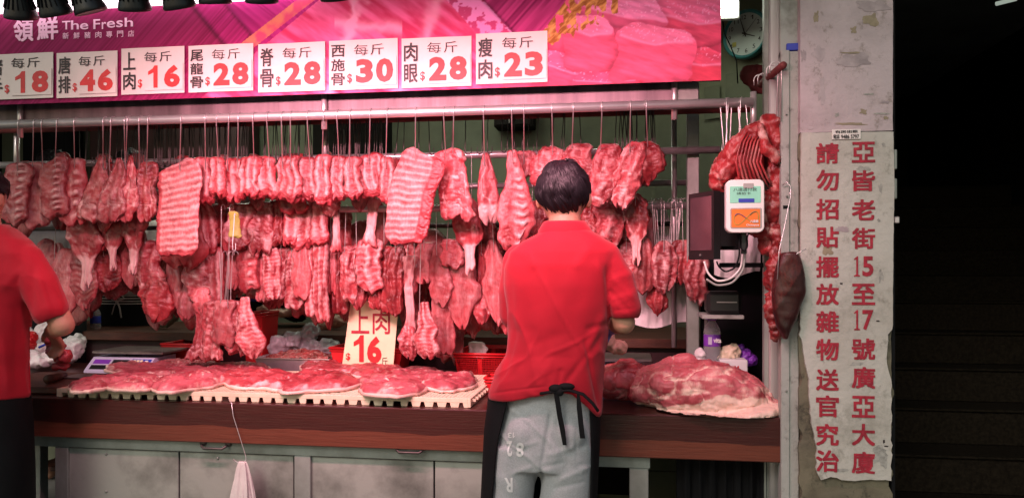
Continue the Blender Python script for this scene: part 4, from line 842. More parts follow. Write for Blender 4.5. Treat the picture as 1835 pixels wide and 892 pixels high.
row3 = [
 ('smooth', 66, 108, 438, 500, 3.66, 'round pink lump', 'far left of the lower row above the left butcher\'s shoulder', dict(shape='round'), []),
 ('smooth', 97, 136, 455, 560, 3.62, 'pale heart shaped flap', 'beside the left butcher\'s sleeve', dict(shape='round'), [105]),
 ('ridged', 130, 177, 440, 545, 3.60, 'flap with fine level ridges', 'lower row, under the long white tendon', dict(shape='round'), [150]),
 ('lean', 171, 212, 450, 518, 3.62, 'dark pointed kidney shaped piece', 'right of the ridged flap', dict(shape='round', m='lean_pork'), [190]),
 ('smooth', 200, 228, 440, 495, 3.68, 'small plain piece', 'behind the white bone end at the left', dict(), []),
 ('smooth', 222, 258, 445, 508, 3.66, 'rounded plain piece', 'left of the two stacked red chunks', dict(shape='round'), []),
 ('shoulder', 248, 296, 440, 520, 3.60, 'pink chunk with fat spots', 'upper of two stacked chunks under the left rib rack', dict(shape='round', th=.03), [262]),
 ('lean', 254, 300, 508, 568, 3.58, 'bright red chunk', 'lower of two stacked chunks under the left rib rack', dict(shape='round', m='lean_pork', th=.03), []),
 ('smooth', 294, 330, 452, 548, 3.62, 'long pale loin tip', 'right of the two stacked chunks', dict(shape='drop'), [310]),
 ('smooth', 322, 352, 446, 568, 3.60, 'long narrow piece ending in a ball', 'left of the flap with a white hollow', dict(shape='bulb', shift=-10), [338]),
 ('shoulder', 333, 378, 445, 530, 3.57, 'flap with a white hollow', 'above the trotter', dict(shape='round'), [355]),
 ('ribs', 374, 402, 450, 548, 3.60, 'straight rib flank strip', 'right of the flap with a white hollow', dict(kn=2), [388]),
 ('smooth', 398, 432, 448, 512, 3.66, 'shaded liver like piece', 'behind the bunch of bare hooks', dict(shape='round'), []),
 ('chine', 430, 467, 446, 515, 3.60, 'knobbly neck bone', 'left end of the long lower row of strips', dict(kn=5), [448]),
 ('smooth', 460, 481, 446, 535, 3.63, 'slim strip', 'first slim strip of the lower row', dict(), [470]),
 ('stripe', 475, 499, 450, 534, 3.59, 'pale wavy strip', 'second slim strip of the lower row', dict(), [487]),
 ('shoulder', 493, 522, 454, 530, 3.62, 'strip with fat edge', 'third slim strip of the lower row', dict(shift=-6), [507]),
 ('stripe', 515, 546, 455, 548, 3.60, 'forked strip', 'fourth slim strip of the lower row', dict(), [529]),
 ('smooth', 526, 554, 448, 530, 3.57, 'smooth bright strip', 'fifth slim strip of the lower row', dict(), [540]),
 ('stripe', 545, 571, 443, 562, 3.59, 'long strip with level notches', 'sixth slim strip of the lower row', dict(shift=8), [558]),
 ('stripe', 566, 590, 442, 572, 3.57, 'longest notched strip', 'seventh slim strip of the lower row', dict(shift=6), [577]),
 ('smooth', 584, 604, 440, 522, 3.62, 'slim pale strip', 'eighth slim strip, left of the price board', dict(), [594]),
 ('lean', 596, 618, 447, 556, 3.64, 'thin red strip', 'reaching down beside the price board\'s left corner', dict(m='lean_pork'), []),
 ('shoulder', 612, 638, 450, 534, 3.58, 'marbled strip', 'first strip above the price board', dict(), [622]),
 ('lean', 630, 656, 446, 548, 3.60, 'red strip with a round foot', 'second strip above the price board', dict(shape='bulb'), [640]),
 ('stripe', 646, 684, 438, 520, 3.55, 'white striped rib strip', 'third strip above the price board', dict(kn=9, shift=10), [660]),
 ('lean', 664, 684, 500, 548, 3.60, 'short red tip', 'below the white striped rib strip', dict(m='lean_pork'), []),
 ('lean', 682, 704, 450, 556, 3.60, 'deep red strip', 'fourth strip above the price board', dict(m='lean_pork'), [690]),
 ('lean', 699, 723, 452, 562, 3.58, 'long deep red strip', 'fifth strip above the price board at its right edge', dict(m='lean_pork'), [711]),
 ('shoulder', 718, 748, 447, 525, 3.60, 'knotted cut with a white knob', 'right of the price board', dict(shape='round'), [730]),
 ('bonem', 716, 751, 468, 618, 3.54, 'long shin bone with knobbly ends', 'hanging down right of the price board', dict(shape='bone', shift=-2, nv=84), [742]),
 ('smooth', 744, 781, 444, 500, 3.60, 'flat square piece', 'left one of two square pieces right of the shin bone', dict(), [762]),
 ('smooth', 768, 808, 447, 542, 3.56, 'big smooth leaf', 'in front of the long belly flap', dict(shape='round'), [783]),
 ('smooth', 775, 815, 520, 630, 3.60, 'long smooth flap', 'reaching down to the tray below the big smooth leaf', dict(shape='strip', nv=84), []),
 ('smooth', 790, 827, 438, 474, 3.54, 'small square piece', 'right one of two square pieces right of the shin bone', dict(), [806]),
 ('smooth', 800, 856, 452, 582, 3.58, 'large smooth leaf', 'over the red lattice basket', dict(shape='leaf', th=.022), [832]),
 ('smooth', 822, 852, 470, 585, 3.64, 'darker leaf', 'behind the large smooth leaf over the lattice basket', dict(shape='leaf', m='lean_pork'), []),
 ('lean', 848, 880, 447, 577, 3.60, 'narrow leaf with a knotted foot', 'second leaf left of the butcher', dict(shape='bulb'), [863]),
 ('smooth', 866, 908, 440, 576, 3.57, 'pale drooping leaf with a thin tip', 'first leaf left of the butcher', dict(shape='leaf', shift=8), [882]),
 ('lean', 898, 924, 480, 592, 3.60, 'dark strip', 'peeping out beside the butcher\'s left side', dict(shape='bulb'), []),
 ('shoulder', 1104, 1150, 442, 522, 3.60, 'rounded pale piece', 'first of the lower row right of the butcher', dict(shape='round'), [1120]),
 ('smooth', 1139, 1173, 436, 520, 3.56, 'egg shaped red lump', 'second of the lower row right of the butcher', dict(shape='round', m='lean_pork', th=.03), [1154]),
 ('shoulder', 1168, 1214, 442, 516, 3.55, 'red lump with a white fat patch', 'third of the lower row right of the butcher', dict(shape='round', th=.03), [1190]),
 ('lean', 1164, 1198, 470, 560, 3.60, 'tongue shaped piece', 'hanging against the white plastic bag', dict(shape='drop', m='lean_pork'), []),
 ('lean', 1205, 1238, 440, 505, 3.58, 'ragged red piece', 'between fat patched lump and bright red chunk', dict(m='lean_pork'), [1222]),
 ('shoulder', 1226, 1268, 462, 536, 3.50, 'bright red chunk with fat', 'under the payment screen\'s lower left corner', dict(shape='round', th=.03), [1250]),
]
row4 = [
 ('smooth', 350, 378, 520, 560, 3.50, 'pale knuckle', 'top of the lower left bunch', dict(shape='round'), []),
 ('shoulder', 338, 374, 555, 640, 3.49, 'pig trotter with pale toes pointing left', 'left of the lower left bunch', dict(shape='bone', shift=-14), []),
 ('shoulder', 366, 394, 545, 642, 3.47, 'thin ragged flank strip', 'first strip of the lower left bunch', dict(shape='strip'), []),
 ('smooth', 388, 416, 543, 618, 3.45, 'pale folded strip', 'second strip of the lower left bunch', dict(shape='strip'), [400]),
 ('shoulder', 408, 436, 545, 632, 3.47, 'knobbly strip', 'third strip of the lower left bunch', dict(shape='strip'), []),
 ('stripe', 426, 464, 538, 640, 3.45, 'broad strip spreading to the right', 'last strip of the lower left bunch', dict(shape='drop', shift=14), [415]),
 ('stripe', 745, 783, 547, 640, 3.47, 'folded rib flap', 'low over the tray between shin bone and long smooth flap', dict(shape='drop', shift=6), [757]),
 ('shoulder', 718, 746, 590, 640, 3.52, 'little pale knuckle', 'touching the tray under the shin bone', dict(shape='round'), []),
]
allm = []
_looks = [t_[6] for r_ in (row1, row2, row3, row4) for t_ in r_]
def hooklab(look, loc, ex=''):
    for c_ in ('steel hook for the '+look+', '+loc+ex, 'hook for the '+look+', '+loc+ex): 
        if len(c_.split()) <= 16: return c_
    return ('steel hook carrying the '+look+ex) if _looks.count(look) == 1 else 'hook for piece '+loc+ex
for rows, zr, rr, Yr in ((row1, ZA, .0185, YA), (row2, None, 0, 0), (row3, None, 0, 0), (row4, None, 0, 0)):
    for (sty, x0, x1, y0, y1, Y, look, loc, kw, hk) in rows:
        lc = loc
        if len((look+' '+loc).split()) > 16: print('LONG', look, '|', loc)
        x0 -= 2; x1 += 2
        if rows is row2: y0 -= 6; y1 += 8
        if rows is row3: y0 -= 10; y1 += 4
        if rows is row4: y0 -= 6; x0 -= 2; x1 += 2
        if kw.get('tl'): y0 = min(kw['tl'], kw['tr'])
        kw = dict(kw); sh_ = kw.pop('shape', 'slab'); th = kw.pop('th', .02)
        o = meat(sty, x0, x1, y0, y1, Y, look, lc, sh_, th, **kw); allm.append(o)
        lab = ' '.join(loc.replace(',', '').split()[:9])
        for i, hx in enumerate(hk):
            ex = '' if len(hk) == 1 else (' at left' if i == 0 else ' at right')
            if rows is row1: hook(hx, 0, y0+16, YA, ZA, .0185, hooklab(look, loc, ex), dx=(random.uniform(-3, 5)), m='steel', group='long bright hooks on the topmost rail', Ym=Y)
            elif rows is row2: hook(hx, 0, y0+14, Y, ZD-.0 if False else ZB, .013, hooklab(look, loc), dx=random.uniform(-4, 4), r=.0017, group='thin hooks of the middle row')
            else: hook(hx, 0, y0+12, Y, ZD, .0155, hooklab(look, loc), dx=random.uniform(-4, 4), r=.0016, group='thin hooks of the lower row')
nf = 0
for (rows, Yq_, dy) in ((row2, 3.72, 14), (row3, 3.78, 10), (row1, 3.50, 8)):
    for i, t_ in enumerate(rows):
        if (i % 2 and rows is row1) or t_[2]-t_[1] < 18 or (t_[1] > 780 and rows is row1): continue
        lab_ = 'dark shaded cut behind the '+(t_[6] if _looks.count(t_[6]) == 1 else 'one '+t_[7])
        if len(lab_.split()) > 16: continue
        sh_ = ['round', 'leaf', 'slab', 'drop'][nf % 4]; nf += 1
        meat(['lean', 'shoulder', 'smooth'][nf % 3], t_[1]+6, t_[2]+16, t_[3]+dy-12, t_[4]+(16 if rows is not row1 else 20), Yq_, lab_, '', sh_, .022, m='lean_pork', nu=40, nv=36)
# white bone ring on the knuckle joint, yellow leaf tag
q = at(1074, 291, 3.31); t = np.linspace(0, 2*math.pi, 17)
# dense dark rear filler: pieces deep in the stall
deep = [('smooth', 445, 500, 430, 520), ('smooth', 610, 700, 395, 500), ('lean', 700, 745, 420, 500), ('smooth', 748, 800, 410, 470), ('lean', 870, 925, 410, 480), ('smooth', 380, 420, 440, 540), ('lean', 560, 610, 420, 500), ('lean', 262, 345, 430, 520), ('lean', 140, 200, 400, 470), ('lean', 900, 960, 420, 470)]
dl = ['behind the neck bone at left', 'behind the gap over the price board', 'behind the foot of the right rib rack', 'under the shoulder cut right of the right rack', 'behind the long backbone piece', 'behind the straight rib flank strip', 'behind the eighth slim strip', 'behind the foot of the left rib rack', 'behind the leftmost shank', 'behind the smooth pale foot of the long backbone']
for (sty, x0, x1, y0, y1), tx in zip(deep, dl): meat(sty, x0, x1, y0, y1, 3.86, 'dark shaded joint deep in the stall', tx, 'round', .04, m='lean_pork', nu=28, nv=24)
# yellow leaf-like tag with its hook
lf = meat('smooth', 409, 428, 378, 424, 3.36, 'small yellow green plastic leaf', 'hooked on the middle row under the third rib block', 'slab', .004, m='yellow', nu=20, nv=24, name='plastic_leaf', cat='tag')
hook(421, 0, 440, 3.34, at(420, 385, 3.34)[2], .004, 'white J shaped hook through the yellow plastic leaf', m='label_white', group=None, r=.002)
# bare hook clusters
def cluster(px0, px1, n, Y, zr, py_top, py_bot, label, m='dark_hook', r=.0022, rr=.016):
    base = hook((px0+px1)/2, 0, py_bot, Y, zr, rr, '', m, r); x_c = xat((px0+px1)/2, Y)
    pl_ = []
    for i in range(n): x = xat(px0+(px1-px0)*(i+.5)/n+random.uniform(-3, 3), Y); pl_.append((x-x_c, random.uniform(-.01, .01), random.uniform(-1.2, 1.2)))
    base.rotation_euler = (0, 0, 0); dups(base, label, 'bare hooks, '+label.split(',')[0][:40], pl_)
cluster(236, 446, 52, 3.42, ZA2, 0, 292, 'idle dark hook in the dense bunch behind the fourth price card\'s side of the rail')
cluster(478, 560, 18, 3.42, ZA2, 0, 280, 'idle dark hook in the loose bunch below the fifth price card')
cluster(584, 685, 34, 3.42, ZA2, 0, 284, 'idle dark hook in the dense bunch left of the right rib rack\'s top')
cluster(700, 890, 9, 3.42, ZA2, 0, 268, 'idle dark hook spaced loosely above the shoulder cut right of the rack')
cluster(895, 1050, 12, 3.42, ZA2, 0, 262, 'idle dark hook in the thin group behind the standing butcher\'s head')
cluster(1100, 1180, 18, 3.42, ZA2, 0, 268, 'idle dark hook in the bunch left of the stainless upright')
cluster(135, 232, 9, 3.42, ZA2, 0, 285, 'idle dark hook among the few above the triangular shoulder cuts')
cluster(1175, 1228, 12, 3.62, at(1200, 362, 3.62)[2], 0, 470, 'idle steel hook hanging in front of the channel post', m='steel_hook', rr=.0155)
cluster(1290, 1345, 8, 3.07, ZA+.0, 0, 262, 'bright slanting hook at the right end of the topmost rail', m='steel', r=.002, rr=.0185)
cluster(395, 420, 6, 3.50, at(408, 455, 3.5)[2], 0, 548, 'bare bright hook in the bunch above the lower left strips', m='steel', r=.0016, rr=.012)

# ---- carcass hanging at the right, in front of the post
def carcass_blob(name, parts, label, cat, m, amp=.012, vox=.0055, sm=2, f=16, fatb=.05, seamf=9, holes=None, seed=3):
    V, N_, Fc = parts.union(vox, sm); n0 = fbm(V*f, seed, 3); n1 = fbm(V*f*2.7, seed+5, 3); se = np.abs(fbm(V*seamf*np.array([1, 1, .5]), seed+9, 2)); gr = sst(.15, 0, se)
    rd_ = 1-np.abs(fbm(V*f*1.6, seed+21, 3))*2.3
    V2 = V+N_*(-.35*amp*np.clip(rd_, 0, 1)**2)[:, None]+N_*(amp*n0+amp*.45*n1-amp*.5*gr)[:, None]
    fat = fatb-.12+.50*gr*sst(-.3, .2, n0)+.35*sst(.15, .6, n1)+.20*sst(.6, .95, rd_)
    if holes: fat = holes(V, N_, fat)
    return tag(mesh(name, V2, Fc, m, None, True, fat=fat), label, cat)
def W3(px_, py_, Y): return at(px_, py_, Y)
b = MB()
b.chain([(W3(1375, 222, 3.0), .03), (W3(1345, 248, 3.0), .04), (W3(1315, 275, 3.02), .05), (W3(1295, 310, 3.03), .05), (W3(1292, 335, 3.05), .035)])
b.chain([(W3(1385, 225, 2.98), .026), (W3(1392, 270, 2.98), .03), (W3(1392, 330, 3.0), .036), (W3(1385, 390, 3.0), .040), (W3(1383, 440, 3.0), .036)])
b.chain([(W3(1320, 330, 3.05), .05), (W3(1355, 350, 3.04), .045), (W3(1380, 380, 3.04), .04)])
b.chain([(W3(1300, 300, 3.1), .05), (W3(1350, 300, 3.12), .05), (W3(1380, 300, 3.1), .045)])
c1 = carcass_blob('hanging_carcass', b, 'large red ragged side of pork with its rib cavity, hung on the short rusty rail', 'meat', 'carcass', .013, f=15)
# rib cavity: curved ribs inside the hollow
rb = MB()
for i in range(8):
    x_ = 1318+i*6.2; rb.tube([W3(x_+26-i*1.5, 228+i*2, 2.975), W3(x_+9, 255, 2.955), W3(x_+1, 290, 2.950), W3(x_+6+i, 318, 2.958), W3(x_+16+i, 336, 2.975)], [.003, .0042, .0045, .004, .003], 6)
V = np.concatenate(rb.V); mesh('rib', V, rb.F, 'carcass', c1, True, fat=.14+.3*vn(V*40))
cvb = MB(); cvb.ball(W3(1344, 285, 2.985), (.052, .012, .095), 20, 16); V = np.concatenate(cvb.V); mesh('cavity', V, cvb.F, 'carcass', c1, True, fat=-.3+.3*vn(V*60))
fl = MB().chain([(W3(1362, 225, 2.95), .014), (W3(1374, 265, 2.94), .022), (W3(1388, 285, 2.94), .02)]); V, N_, Fc = fl.union(.005, 2); V = V+N_*(.006*fbm(V*35, 2))[:, None]; mesh('flap', V, Fc, 'carcass', c1, True, fat=.25+.4*fbm(V*30, 4))
b = MB(); b.chain([(W3(1392, 425, 2.97), .034), (W3(1392, 470, 2.96), .028), (W3(1384, 520, 2.95), .026), (W3(1380, 565, 2.94), .024), (W3(1388, 600, 2.93), .018), (W3(1392, 612, 2.93), .01)])
b.chain([(W3(1395, 465, 2.95), .03), (W3(1405, 500, 2.94), .02)])
b.chain([(W3(1384, 415, 2.98), .03), (W3(1358, 412, 3.0), .024), (W3(1340, 408, 3.0), .014)])
c2 = carcass_blob('neck_strip', b, 'long ragged bright red strip hanging below the side of pork beside the dark liver', 'meat', 'carcass', .014, f=22, fatb=.1)
# liver
prof = [(452, 1400, 1428), (462, 1396, 1434), (480, 1390, 1440), (500, 1387, 1443), (520, 1385, 1443), (540, 1384, 1440), (560, 1386, 1432), (580, 1392, 1424), (595, 1399, 1417), (607, 1404, 1411)]
lv = MB(); rings = []
for (py_, xa_, xb_) in prof:
    A, B = W3(xa_, py_, 2.86), W3(xb_, py_, 2.86); rings.append(((A[0]+B[0])/2, 2.87, A[2], (B[0]-A[0])/2, .030))
lv.loft(rings, 28, 2.3); V, N_, Fc = lv.union(.004, 6)
gro = 0*np.exp(-((V[:, 0]-xat(1421, 2.86)-.3*(V[:, 2]-W3(0, 540, 2.86)[2]))/.006)**2)*(V[:, 2] < W3(0, 500, 2.86)[2]); V = V+N_*(.004*fbm(V*12, 3)-.006*gro)[:, None]
mx = sst(.01, -.01, V[:, 0]-xat(1402, 2.86)-.55*(V[:, 2]-W3(0, 560, 2.86)[2]))*0+sst(.0, .02, (V[:, 2]-W3(0, 560, 2.86)[2])*.62-(V[:, 0]-xat(1385, 2.86)))
liver = tag(mesh('liver', V, Fc, 'liver_meat', None, True, fat=mx*.55-.25), 'smooth dark maroon liver hanging in front of the grey angle post', 'liver')
tag(MB().tube([W3(1444, 446, 2.84), W3(1436, 450, 2.84), W3(1426, 456, 2.845), W3(1408, 462, 2.85)], .0018, 6).obj('skewer', 'steel', smooth=True), 'short steel skewer through the top of the dark liver', 'skewer')
for px_, tp_, bt_, Y, dx, tx in ((1361, 152, 230, 3.12, 6, 'left of the pair'), (1368, 148, 228, 3.10, 4, 'second from left'), (1384, 135, 225, 2.98, 6, 'third from left'), (1390, 128, 218, 2.93, 8, 'nearest the grey post')):
    x, z = xat(px_, Y), q0[2]; a = at(px_+dx, bt_, Y); P = []
    for k in range(8): t_ = math.radians(200-31*k); P.append((x+.02*math.cos(t_)*-1*-1, Y, z+.021*math.sin(t_)))
    P = [(x-.02, Y, z-.02)]+[(x+.021*math.cos(math.radians(180-26*k)), Y, z+.021*math.sin(math.radians(180-26*k))) for k in range(8)]+[(a[0], Y-.01, a[2])]
    tag(MB().tube(P, .0022, 6).obj('carcass_hook', 'steel', smooth=True), 'bright hook over the short rusty rail, '+tx, 'hook', 'hooks over the short rusty rail')

# ---- big leg and lean joint on the right of the counter
def lying(rings, n=40):
    b = MB(); V = []
    for (px_, t_, bt, Y, dp) in rings:
        A, B = at(px_, t_, Y), at(px_, bt, Y); c = (A+B)/2; h = (A[2]-B[2])/2
        for k in range(n):
            a = 2*math.pi*k/n; cc, ss_ = math.cos(a), math.sin(a); V.append((c[0], c[1]+dp*np.sign(cc)*abs(cc)**.8, c[2]+h*np.sign(ss_)*abs(ss_)**.8))
    m_ = len(rings); Fc = [(i*n+k, i*n+(k+1) % n, (i+1)*n+(k+1) % n, (i+1)*n+k) for i in range(m_-1) for k in range(n)]+[tuple(range(n))[::-1], tuple((m_-1)*n+k for k in range(n))]
    return b.add(V, Fc)
YL = 3.16
b = lying([(1128, 690, 712, YL, .06), (1140, 668, 722, YL, .10), (1160, 655, 730, YL, .12), (1190, 648, 740, YL-.02, .14), (1230, 645, 744, YL-.02, .16), (1270, 644, 748, YL-.03, .17), (1310, 655, 744, YL-.03, .16), (1345, 668, 738, YL-.03, .14), (1372, 686, 732, YL-.02, .11), (1388, 702, 724, YL-.02, .07)])
b2 = lying([(1172, 728, 741, YL-.05, .10), (1200, 727, 746, YL-.05, .15), (1250, 728, 750, YL-.05, .19), (1310, 724, 751, YL-.05, .20), (1355, 716, 748, YL-.05, .18), (1385, 708, 742, YL-.04, .14), (1399, 712, 735, YL-.03, .08)])
b.add(np.concatenate(b2.V), b2.F)
b.ball(at(1190, 690, YL-.11), (.055, .05, .05)); b.ball(at(1240, 690, YL-.10), (.07, .05, .06)); b.chain([(at(1200, 655, YL), .04), (at(1235, 650, YL), .035)])
zz0 = .778
def legfat(V, N_, f):
    dd = (V-[0, 0, CZ]); dep = -s_*dd[:, 0]+c_*dd[:, 1]; pyv = HOR-F*dd[:, 2]/dep; pxv = 917.5+F*(c_*dd[:, 0]+s_*dd[:, 1])/dep
    lim = np.interp(pxv, [1130, 1170, 1200, 1250, 1300, 1330, 1360, 1398], [722, 724, 726, 722, 712, 716, 712, 716])+5*fbm(V*20, 8)
    skin = sst(-4, 5, pyv-lim)
    joint = np.exp(-(((pxv-1186)/22)**2+((pyv-690)/20)**2)); ring = np.exp(-((np.sqrt(((pxv-1186)/24)**2+((pyv-690)/22)**2)-1)/.18)**2)
    pale = sst(1215, 1230, pxv)*sst(1262, 1250, pxv)*sst(680, 686, pyv)*sst(712, 704, pyv)*.5
    streak = .30*sst(.1, .5, fbm(np.stack([pxv*.02, pyv*.09, pxv*0], 1), 17, 3))
    return np.clip(f*.8+skin*1.1+ring*.5+pale+streak-.3*joint, -.2, 1.05)
V, N_, Fc = b.union(.0055, 4); rd_ = 1-np.abs(fbm(V*np.array([14, 18, 30]), 77, 3))*2.3; V = V-N_*(.004*np.clip(rd_, 0, 1)**2)[:, None]; n0 = fbm(V*13, 2, 3); se = np.abs(fbm(V*np.array([9, 12, 16]), 12, 2)); gr = sst(.12, 0, se)
fat = legfat(V, N_, -.05+.55*gr+.25*fbm(V*40, 6)+.2*sst(.6, .9, rd_)); V = V+N_*(.010*n0-.006*gr+.002*fbm(V*60, 4))[:, None]; V[:, 2] = np.maximum(V[:, 2], zz0)
tag(mesh('pork_joint', V, Fc, 'belly', None, True, fat=fat), 'huge pork leg with pale skin below, lying at the right end of the counter', 'meat')
b = lying([(1070, 665, 700, 3.3, .06), (1085, 652, 712, 3.3, .10), (1110, 643, 716, 3.28, .12), (1140, 648, 712, 3.28, .12), (1170, 665, 700, 3.3, .09), (1190, 675, 695, 3.3, .04)])
V, N_, Fc = b.union(.007, 4); n0 = fbm(V*14, 5, 3); se = np.abs(fbm(V*np.array([11, 12, 16]), 32, 2)); gr = sst(.10, 0, se); fat = .05+.6*gr+.2*fbm(V*40, 6); V = V+N_*(.010*n0-.006*gr)[:, None]; V[:, 2] = np.maximum(V[:, 2], zz0)
tag(mesh('pork_shoulder', V, Fc, 'pork', None, True, fat=fat), 'marbled pork shoulder on the counter between the butcher\'s back and the huge leg', 'meat')

# ---- tray and its meats
ZT = .812; T = [atz(108, 713, ZT), atz(838, 727, ZT), atz(874, 668, ZT), atz(190, 650, ZT)]
xt0, xt1, yt0, yt1 = T[0][0], (T[1][0]), T[0][1]*.5+T[1][1]*.5, T[2][1]
yt0 = Yf+.035; xt0, xt1 = xat(106, yt0), xat(838, yt0); yt1 = 3.66
tr = empty('lattice_tray', ((xt0+xt1)/2, (yt0+yt1)/2, .776), 'cream plastic lattice tray with notched front edge under the flat pork cuts', 'tray')
def trayx(x): return x
b = MB(); n = 34; wd_ = (xt1-xt0)/n
b.box(xt0, xt1, yt0, yt0+.012, .795, ZT, bev=.001)
for i in range(n):
    xa_ = xt0+i*wd_; V = [(xa_+.0, .800), (xa_+wd_*.28, .800), (xa_+wd_*.14, .777), (xa_-.0, .777)] ; k = .37*wd_ if i % 7 else .22*wd_
    for (p_, q_, r_, s__) in (((xa_), (xa_+k), (xa_+k*.75), xa_), ((xa_+wd_-k), (xa_+wd_), (xa_+wd_), xa_+wd_-k*.75)):
        VV_ = [(x, y, z) for y in (yt0, yt0+.010) for (x, z) in ((p_, .7948), (q_, .7948), (r_ if p_ == xa_ else q_, .7765), (s__, .7765))]
        b.add(VV_, [(0, 1, 2, 3), (7, 6, 5, 4), (0, 4, 5, 1), (1, 5, 6, 2), (2, 6, 7, 3), (3, 7, 4, 0)])
b.obj('notched_edge', 'cream_plastic', tr)
b = MB(); b.box(xt1, xt1+.012, yt0, yt1, .777, ZT, bev=.001)
for i in range(12): yy = yt0+.03+(yt1-yt0-.06)*i/11; b.box(xt1+.012, xt1+.026, yy, yy+.012, .795, .805)
b.obj('side_edge', 'cream_plastic', tr); MB().box(xt0, xt1, yt1-.012, yt1, .777, ZT, bev=.001).obj('back_edge', 'cream_plastic', tr); MB().box(xt0-.012, xt0-.0005, yt0, yt1, .777, ZT, bev=.001).obj('end_edge', 'cream_plastic', tr)
b = MB(); nxb, nyb = 110, 34
for i in range(1, nxb): x = xt0+(xt1-xt0)*i/nxb; b.box(x-.0022, x+.0022, yt0+.012, yt1-.012, ZT-.006, ZT-.0005)
for j in range(1, nyb): y = yt0+(yt1-yt0)*j/nyb; b.box(xt0, xt1, y-.0022, y+.0022, ZT-.0062, ZT-.0003)
tag(b.obj('lattice', 'cream_plastic', tr), kind='stuff')
def flatmeat(cx, cy, rx, ry, rot, h, look, loc, style='loin', m='belly', z=ZT, seed=0, name='flat_pork_cut', zoff=0):
    n, R_ = 72, 22; a = np.arange(n)*2*math.pi/n; sd = seed+int(cx); prof_r = np.concatenate([[0], np.linspace(.08, 1, R_)]); 
    sup = (np.abs(np.cos(a))**3+np.abs(np.sin(a))**3)**(-1/3); rad = sup*(1+.16*vn(np.stack([np.cos(a)*1.6+sd, np.sin(a)*1.6, a*0], 1))+.06*vn(np.stack([np.cos(a)*5+sd, np.sin(a)*5, a*0], 1)))
    ca, sa = math.cos(rot), math.sin(rot); V = []; fat = []
    pts = []
    for rr_ in prof_r:
        X_, Y_ = rx*.94*rad*np.cos(a)*rr_, ry*.96*rad*np.sin(a)*rr_; pts.append(np.stack([cx+X_*ca-Y_*sa, cy+X_*sa+Y_*ca], 1))
    pts = np.array(pts).reshape(-1, 2); Pw = np.array([atz(p_[0], p_[1], z) for p_ in pts]); rr = np.repeat(prof_r, n)
    Pw[:, 1] = np.minimum(Pw[:, 1], yt1+.25)
    hh = h*.62*(1-rr**6)**.5; N1 = fbm(Pw*16+sd, sd % 50, 3); N2 = fbm(Pw*45+sd, sd % 50+3, 3)
    top = Pw.copy(); st_ = fbm(np.stack([Pw[:, 0]*(10 if style != 'rib' else 6), Pw[:, 1]*26, Pw[:, 2]*0], 1)+sd, 20, 3); se = sst(.13, 0, np.abs(st_)); ang_ = np.tile(a, len(prof_r)); top[:, 2] = z+zoff+.018+hh*(1+.5*N1)+.004*N2*(rr < .97)-.006*se*(rr < .9)
    st_ = fbm(np.stack([Pw[:, 0]*(10 if style != 'rib' else 6), Pw[:, 1]*26, Pw[:, 2]*0], 1)+sd, 20, 3); se = sst(.13, 0, np.abs(st_))
    f = -.10+.60*se*sst(-.35, .1, N1)+.30*sst(.15, .6, N2)+sst(.95, 1.0, rr+.10*N1)*.35+.25*sst(.25, .6, fbm(np.stack([Pw[:, 0]*34, Pw[:, 1]*140, Pw[:, 2]*0], 1)+sd, 31, 2))
    if style == 'rib': f = f+.35*sst(.2, .8, np.sin(pts[:, 0]*.55+pts[:, 1]*.25))*(np.abs((pts[:, 1]-cy)/ry+.1) < .35)-.1
    # skirt
    m1 = len(top); sk = [(1.0, .014, .4), (.99, .010, .4), (.97, .008, .4)]
    last = Pw[-n:]; cen = Pw[0]; Vs = [top]; fs = [f]
    for (s1, z1, fv) in sk:
        q = cen+(last-cen)*s1; q[:, 2] = z+zoff+z1+.001; Vs.append(q); fs.append(np.full(n, fv))
    V = np.concatenate(Vs); fat = np.concatenate(fs); R2 = len(V)//n
    Fc = [(i*n+k, (i+1)*n+k, (i+1)*n+(k+1) % n, i*n+(k+1) % n) for i in range(R2-1) for k in range(n)]; Fc.append(tuple((R2-1)*n+k for k in range(n)))
    o = tag(mesh(name, V, Fc, m, None, True, fat=fat), look+', '+loc, 'meat', 'flat cuts on the cream tray')
    kk = 1.035+.05*vn(np.stack([np.cos(a)*2+sd, np.sin(a)*2, a*0], 1), 5); Vs = []
    for s1, z1 in ((.9, .0165), (1.0, .0155), (1.012, .009), (1.0, .001), (.9, .0005)):
        q = cen+(last-cen)*(s1*kk)[:, None]; q[:, 2] = z+zoff+z1+.003*vn(q*22, 3)*(z1 > .005); Vs.append(q)
    V = np.concatenate(Vs); Fc = [(i*n+k, (i+1)*n+k, (i+1)*n+(k+1) % n, i*n+(k+1) % n) for i in range(4) for k in range(n)]+[tuple(range(n))[::-1], tuple(4*n+k for k in range(n))]
    mesh('skin_layer', V, Fc, 'belly', o, True, fat=.85+.2*vn(V*50, 2)); return o
